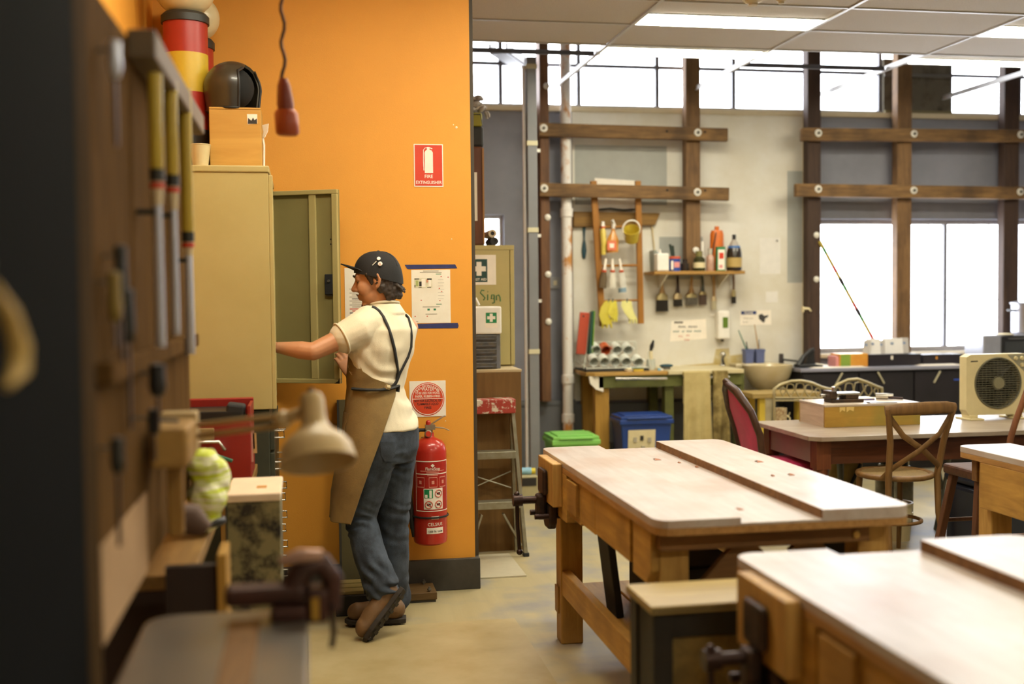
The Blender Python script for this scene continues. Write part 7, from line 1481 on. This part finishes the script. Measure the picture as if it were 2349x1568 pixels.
# ================================================================== left foreground: tool board, machine bench, lamp
XT = -.36
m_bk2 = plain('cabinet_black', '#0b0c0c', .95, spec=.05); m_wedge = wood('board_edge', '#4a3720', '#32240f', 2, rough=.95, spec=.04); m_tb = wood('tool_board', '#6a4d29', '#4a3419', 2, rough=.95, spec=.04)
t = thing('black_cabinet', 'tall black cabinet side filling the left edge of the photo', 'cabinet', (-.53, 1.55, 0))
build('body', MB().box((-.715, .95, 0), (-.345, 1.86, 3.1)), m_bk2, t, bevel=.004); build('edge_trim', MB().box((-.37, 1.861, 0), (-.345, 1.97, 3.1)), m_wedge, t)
# curved wooden handle hung on it
p = aX(20, 780, -.33); t = thing('wooden_tool_grip', 'pale curved wooden tool grip at the far left edge', 'tool', p)
build('grip', MB().tube([aX(-20, 650, -.325), aX(20, 720, -.32), aX(42, 790, -.32), aX(42, 850, -.32), aX(15, 885, -.325)], [.006, .012, .014, .013, .006], 10, flat=.7), plain('handle_pale_wood', '#c2a25e', .4), t, smooth=70); build('hang_loop', MB().tube([aX(-20, 650, -.325), aX(-30, 620, -.33), aX(-25, 600, -.34)], .003, 6), m_blk, t, smooth=60)
# the board
y0, y1 = 2.05, 3.66; z0, z1 = .945, 2.10
t = thing('tool_board', 'wooden tool board seen edge-on, hung with yellow-handled chisels', 'tool board', (XT - .02, 2.85, z0))
for k in range(7): build('plank', MB().box((XT - .018, y0 + k * .23, z0), (XT, y0 + k * .23 + .227, z1)), m_tb, t, bevel=.002)
build('support_post', MB().box((XT - .06, y0 + .02, 0), (XT - .0185, y0 + .08, z0 + .4)), m_tim, t); build('support_post', MB().box((XT - .06, y1 - .12, .836), (XT - .0185, y1 - .06, z0 + .4)), m_tim, t)
zt = 2.115
build('tool_rail', MB().box((XT + .0005, 2.50, zt - .06), (XT + .06, y1, zt)), plain('rail_grey_brown', '#6b5a44', .6), t, bevel=.006); build('lower_rail', MB().box((XT + .0005, y0, 1.40), (XT + .03, y1, 1.44)), m_tb, t, bevel=.004)
build('pale_backing', MB().box((XT + .0005, y0, z0), (XT + .004, 2.62, 1.12)), plain('pink_ply', '#b59572', .9, spec=.05), t)
m_yh = plain('chisel_yellow', '#c9ad3f', .35); m_steel = plain('blade_steel', '#cfd2de', .32, .55); m_fer = plain('ferrule_dark', '#2b2a24', .4)
def chisel(x, ya, yb, yc, yd, l, r_=.016, X=XT + .045, bw_=.02):
    """handle from ya to yb, band to yc, blade tip yd, in pixels on the tool plane"""
    a, b, c, d = (aX(x, y, X) for y in (ya, yb, yc, yd)); yy = b.y
    P = lambda q: V((X, yy, q.z)); t = thing('wood_chisel', l, 'chisel', P(d), 'chisels on the tool board')
    build('handle', MB().lathe([(0, 0), (r_ * .8, 0), (r_, .01), (r_ * .92, (a.z - b.z) * .5), (r_, (a.z - b.z) - .005), (0, (a.z - b.z))], P(b), 16), m_yh, t, smooth=50)
    build('ferrule', MB().cyl(P(b), P(b) - V((0, 0, .026)), r_ * 1.02), m_fer, t, smooth=40); build('band', MB().cyl(P(b) - V((0, 0, .027)), P(c), r_ * .85, r_ * .6), plain('band_cream', '#d8c49a', .4), t, smooth=40); build('red_ring', MB().cyl(P(b) - V((0, 0, .03)), P(b) - V((0, 0, .042)), r_ * .98), m_signr, t, smooth=40)
    build('blade', MB().tube([P(d), P(d) + V((0, 0, .02)), P(c)], [(bw_ * .5, .003), bw_ * .5, bw_ * .42], 14), m_steel, t, smooth=60)
    build('clip', MB().box((XT + .0, yy - .01, c.z - .02), (X - .004, yy + .01, c.z - .008)), m_fer, t)
chisel(360, 172, 388, 470, 800, 'yellow-handled chisel, leftmost of three on the tool board'); chisel(396, 188, 402, 480, 770, 'yellow-handled chisel, middle of three on the tool board'); chisel(431, 212, 532, 585, 815, 'long yellow-handled chisel at the outer end of the tool board', .017, bw_=.026)
# dark-handled tools nearer the camera
def darktool(x, ya, yb, yc, l, cat='file', X=XT + .03, mt=None, r_=.013, bl=.008):
    a, b, c = (aX(x, y, X) for y in (ya, yb, yc)); yy = a.y; P = lambda q: V((X, yy, q.z)); t = thing('hand_file' if cat == 'file' else 'pliers', l, cat, P(c), 'dark tools on the tool board')
    build('handle', MB().lathe([(0, 0), (r_ * .7, .004), (r_, (a.z - b.z) * .3), (r_ * .85, (a.z - b.z) * .7), (r_ * .9, (a.z - b.z) - .004), (0, (a.z - b.z))], P(b), 14), mt or m_fer, t, smooth=60)
    build('blade', MB().box(P(c) + V((-.003, -bl, 0)), P(b) + V((.003, bl, 0))), m_irond, t, bevel=.002); build('hook', MB().cyl((XT, yy, a.z - .02), (X, yy, a.z - .02), .003, n=6), m_bolt, t)
darktool(262, 90, 180, 330, 'steel blade with bright tip, topmost on the near end of the tool board', mt=m_steel); darktool(275, 560, 700, 830, 'dark-handled file in the middle of the tool board'); darktool(292, 660, 790, 990, 'long dark file beside the first one on the tool board'); darktool(262, 620, 740, 800, 'tool with a yellowed handle at the near end of the board', mt=plain('handle_ochre', '#8a7232', .5)); darktool(268, 1000, 1090, 1260, 'dark tool hanging low over the pale backing')
darktool(360, 832, 912, 990, 'black-handled pliers hanging below the chisels', 'pliers', XT + .06, m_blk, .018); darktool(352, 935, 1000, 1060, 'small dark pliers under the black-handled ones', 'pliers', XT + .05, m_blk, .013)
# wooden plane and saw handle low on the board
a = aX(400, 1010, XT + .06); t = thing('wooden_mallet', 'tan wooden mallet hanging low at the outer end of the tool board', 'mallet', V((XT + .06, a.y, a.z - .2)))
build('head', MB().box((XT + .02, a.y - .10, a.z - .05), (XT + .10, a.y + .10, a.z + .04)), wood('mallet_beech', '#b08a4a', '#94703a', 1), t, bevel=.01); build('handle', MB().beam((XT + .06, a.y, a.z - .05), (XT + .06, a.y + .01, a.z - .22), .035, .026), wood('mallet_grip', '#a27c3e', '#856230', 2), t, bevel=.006); build('hanger', MB().cyl((XT, a.y, a.z + .05), (XT + .07, a.y, a.z + .045), .004, n=8), m_bolt, t)
# side bench along the left wall carrying the toolbox
m_sb = wood('side_bench', '#8f6d3a', '#6f5229', 1, rough=.6); ZB = .835
t = thing('side_bench', 'wooden side bench along the orange wall carrying the red toolbox', 'bench', (-.5, 4.0, 0))
build('worktop', MB().prism([(-.715, 3.02, ZB - .04), (-.30, 3.02, ZB - .04), (-.30, 4.32, ZB - .04), (-.215, 4.32, ZB - .04), (-.215, 4.98, ZB - .04), (-.715, 4.98, ZB - .04)], (0, 0, .04)), m_sb, t, bevel=.004)
for x in (-.70, -.37):
    for y in (3.04, 4.9): build('leg', MB().box((x, y, 0), (x + .06, y + .06, ZB - .04)), m_pine, t, bevel=.004)
build('end_panel', MB().box((-.64, 3.022, .1), (-.37, 3.04, ZB - .041)), plain('panel_umber', '#2a1a12', .7), t)
# red toolbox standing open
m_tr = plain('toolbox_red', '#8e2018', .4, c2='#7d1a14', scale=5, amt=.6); q0, q1 = aY(450, 1085, 4.55), aY(574, 925, 4.55); rx0, rx1, rz1 = -.60, q1.x, q1.z
t = thing('red_toolbox', 'open red metal toolbox with black tray on the side bench', 'toolbox', ((rx0 + rx1) / 2, 4.7, ZB))
build('body', MB().box((rx0, 4.55, ZB), (rx1, 4.85, rz1 - .07)), m_tr, t, bevel=.005); build('raised_lid', MB().box((rx0, 4.80, rz1 - .069), (rx1, 4.85, rz1)), m_tr, t, bevel=.004); build('side_wing', MB().box((rx1 - .012, 4.56, rz1 - .069), (rx1, 4.80, rz1 - .01)), m_tr, t, bevel=.003); build('black_tray', MB().box((rx0 + .02, 4.57, rz1 - .069), (rx1 - .03, 4.79, rz1 - .03)), m_blk, t, bevel=.004)
pb = aY(550, 930, 4.62); build('black_block', MB().beam(pb + V((-.05, 0, -.01)), pb + V((.02, 0, -.02)), .1, .05), plain('foam_black', '#232629', .8), t, bevel=.01)
h0 = aY(455, 1012, 4.54); build('handle', MB().tube([h0 + V((-.04, -.0, 0)), h0 + V((-.04, -.03, 0)), h0 + V((.08, -.03, -.0)), h0 + V((.1, -.03, -.03)), h0 + V((.1, 0, -.035))], .007, 8), m_chr, t, smooth=60); build('latch', MB().box(h0 + V((-.03, -.012, .005)), h0 + V((.06, .01, .05))), plain('latch_tan', '#a08c60', .4, .4), t, bevel=.003)
tg = aY(512, 1052, 4.5); build('green_tag', MB().beam(tg + V((-.04, 0, .02)), tg + V((.035, 0, -.01)), .022, .012), plain('tag_green', '#2f6a55', .5), t, bevel=.003); build('tag_ring', MB().tube([tg + V((-.045 + .018 * math.cos(a), 0, .028 + .018 * math.sin(a))) for a in [i * .524 for i in range(12)]], .002, 6, closed=True), m_chr, t)
for k, (x, y) in enumerate(((579, 1000), (584, 1010), (576, 1030))):
    p = aY(x, y, 4.58); build('paper_slip', MB().beam(p + V((0, 0, .03)), p + V((.002, 0, -.05)), .014, .003, (0, 1, 0)), plain('slip_pink', '#d8a08a', .6) if k % 2 == 0 else plain('slip_tan', '#c9a46a', .6), t)
# hi-vis gloves
g0 = aY(492, 1100, 3.55); t = thing('hi_vis_gloves', 'bundled bright yellow and white work gloves on the side bench', 'gloves', (g0.x, 3.55, ZB))
m_hv = plain('hivis', '#c4cf2c', .6, c2='#e6e2c4', scale=30, amt=1, lo=.42, hi=.55, stretch=(.3, .3, 3)); gb = MB(); 
for dx, dy, z, rx, rz_ in ((-.03, 0, .2, .07, .06), (.0, .02, .16, .062, .07), (-.02, -.02, .11, .075, .06), (-.03, 0, .05, .06, .05)): gb.ball((g0.x + dx, 3.55 + dy, ZB + z), (rx * .8, .06, rz_), 16, 10)
blob('glove_bundle', gb, m_hv, t, .008, 3, lambda p, n_: .006 * mnoise.noise(p * 40)); build('cuff', MB().tube([(g0.x - .03 + .05 * math.cos(a), 3.55 + .045 * math.sin(a), ZB + .035) for a in [i * .393 for i in range(16)]], .014, 8, closed=True), m_blk, t, smooth=60)
# grindstone-like curved plank and dark bin in front
t = thing('curved_chute', 'blurred brown crate with a rounded pinkish top edge by the tool board', 'crate', (-.30, 2.9, .9)); d0 = aY(335, 1215, 2.93); 
xs_ = [-.345, aY(505, 1200, 2.93).x]; m_bc = plain('dark_brown_inside', '#2a1b14', .7); zb_ = .50
build('side_panel', MB().box((xs_[0], 2.82, zb_), (xs_[1], 2.85, .90)), m_bc, t); build('rounded_top', MB().tube([aY(415, 1190, 2.9), aY(440, 1190, 2.9), aY(475, 1215, 2.9)], [.04, .04, .02], 12), plain('pinkish_wood', '#5e4536', .7), t, smooth=60); build('end_board', MB().box((xs_[1], 2.80, .0), (xs_[1] + .022, 2.95, .93)), m_ylw, t, bevel=.003); build('leg', MB().box((xs_[0], 2.8, 0), (xs_[0] + .05, 2.85, zb_)), m_bc, t)
# white-topped speckled box
w0 = aY(519, 1132, 3.93); w1 = aY(642, 1132, 3.93); zt = .885
t = thing('speckled_box', 'white-topped box with dark mottled front standing on the floor', 'box', ((w0.x + w1.x) / 2, 4.05, 0)); m_mot = plain('mottled_front', '#857c56', .6, c2='#241f18', scale=14, amt=1, lo=.40, hi=.58)
build('body', MB().box((-.208, 3.95, 0), (w1.x, 4.28, zt - .03)), m_mot, t, bevel=.004) if False else build('body', MB().box((w0.x + .07, 3.93, 0), (w1.x, 4.28, zt - .03)).box((w0.x, 3.93, .0), (w0.x + .07, 3.97, zt - .03)) if False else MB().box((w0.x, 3.93, 0), (w1.x, 4.28, zt - .03)), m_mot, t, bevel=.004)
build('white_top', MB().box((w0.x - .002, 3.92, zt - .029), (w1.x + .004, 4.285, zt)), plain('cream_top', '#e3cfb4', .5), t, bevel=.006); lp = V((-.18, 4.05, zt)); build('brown_label', MB().box(lp + V((-.0, -.02, 0)), lp + V((.035, .03, .001))), plain('label_brown', '#b8843f', .6), t); build('end_frame', MB().box((w0.x - .004, 3.921, .0), (w0.x - .0005, 3.95, zt - .03)), m_dark, t)
# foreground machine bench
m_mt = plain('machine_grey', '#77716a', .34, .6, c2='#857a6c', scale=5, amt=.9); m_md = plain('machine_dark', '#26262a', .35, .6)
t = thing('metal_bench', 'blurred dark metal machine table in the lower left foreground', 'bench', (-.18, 1.95, 0)); r_ = .06
out = [(x - .168, y + 1.95, .865) for x, y in roundrect(.325, .90, r_)]
build('tabletop', MB().prism(out, (0, 0, .035)), m_mt, t, bevel=.008, seg=3); build('apron', MB().box((-.33, 1.53, .78), (-.03, 2.36, .865)), m_md, t, bevel=.006)
for x in (-.32, -.085):
    for y in (1.55, 2.28): build('leg', MB().cyl((x + .03, y + .03, 0), (x + .03, y + .03, .78), .028), m_md if y > 2 else plain('leg_steel', '#8a8c94', .25, .9), t, smooth=50)
build('wood_inset', MB().box((-.16, 1.85, .9), (-.10, 2.32, .9015)), wood('inset', '#8a6436', '#6c4b26', 1), t)
# clamp vice on its far corner
c = V((-.01, 2.33, .90)); t = thing('bench_vice', 'blurred rusty red-brown vice on the corner of the metal table', 'vice', c); m_vr = plain('vice_red_brown', '#4a2a20', .5, .4, c2='#33211a', scale=14, amt=.9)
build('base', MB().box(c + V((-.07, -.05, 0)), c + V((.0, .05, .03))), m_vr, t, bevel=.008); build('body', MB().box(c + V((-.16, -.03, .03)), c + V((.0, .03, .07))), m_vr, t, bevel=.012); build('moving_jaw', MB().tube([c + V((-.03, 0, .05)), c + V((.0, 0, .1)), c + V((.035, 0, .105)), c + V((.055, 0, .075)), c + V((.05, 0, .01))], [.03, .026, .024, .022, .02], 12), m_vr, t, smooth=60); build('front_block', MB().box(c + V((.0, -.035, -.01)), c + V((.045, .035, .06))), m_vr, t, bevel=.01); build('jaw_cap', MB().tube([c + V((-.05, -.01, .115)), c + V((-.01, -.01, .125)), c + V((.035, -.01, .125))], [.01, .016, .012], 10), plain('jaw_worn', '#b08d7a', .35, .5), t, smooth=60)
build('brass_strip', MB().box(c + V((.012, -.038, .0)), c + V((.026, -.0352, .045))), plain('brass', '#b58f3c', .35, .7), t); build('handle', MB().tube([c + V((.05, -.02, .03)), c + V((.055, -.03, -.03)), c + V((.05, -.03, -.06))], .006, 8), m_irond, t, smooth=60)
# desk lamp reaching in from the tool board
Yl = 2.62; ap = aY(714, 905, Yl); rim = aY(730, 1062, Yl); t = thing('desk_lamp', 'cream adjustable lamp with bell shade in the left foreground', 'lamp', (ap.x, Yl, rim.z)); m_lp = plain('lamp_cream', '#c2a877', .4, c2='#b59a68', scale=5, amt=.5)
ax_ = (rim - ap).normalized(); ax_ = (ax_ + V((0, -.48, 0))).normalized(); L_ = (rim - ap).length * 1.04; o = ap
build('shade', MB().lathe([(0, -.004), (.022, 0), (.028, .012), (.028, .048), (.030, .072), (.042, .09), (.064, .106), (.079, .126), (.087, L_ - .004), (.088, L_), (.084, L_), (.074, .126), (.058, .108), (.036, .092), (.02, .075), (0, .075)], o, 36, ax_), m_lp, t, smooth=50)
build('bulb', MB().ball(o + ax_ * .105, .026, 16, 12), plain('bulb_off', '#d8d2c0', .2), t, smooth=70); j = o + V((-.04, .0, -.02)); build('switch', MB().cyl(o - ax_ * .004, o - ax_ * .014, .007), m_blk, t, smooth=50)
jp = aY(648, 962, Yl + .02); build('knuckle', MB().ball(jp, .022, 14, 10).tube([jp, o + ax_ * .035], [.014, .014], 8), m_lp, t, smooth=60)
for dy in (-8, 14): build('arm', MB().tube([aY(645, 962 + dy, Yl + .02), aY(545, 972 + dy * 1.1, Yl + .12), V((-.29, 2.93, zz(440, 985 + dy * 1.2, 2.93)))], .007, 10), m_lp, t, smooth=60)
bp = V((-.29, 2.93, zz(440, 988, 2.93))); build('wall_bracket', MB().box((XT, bp.y - .025, bp.z - .05), (-.27, bp.y + .025, bp.z + .05)), m_lp, t, bevel=.006)
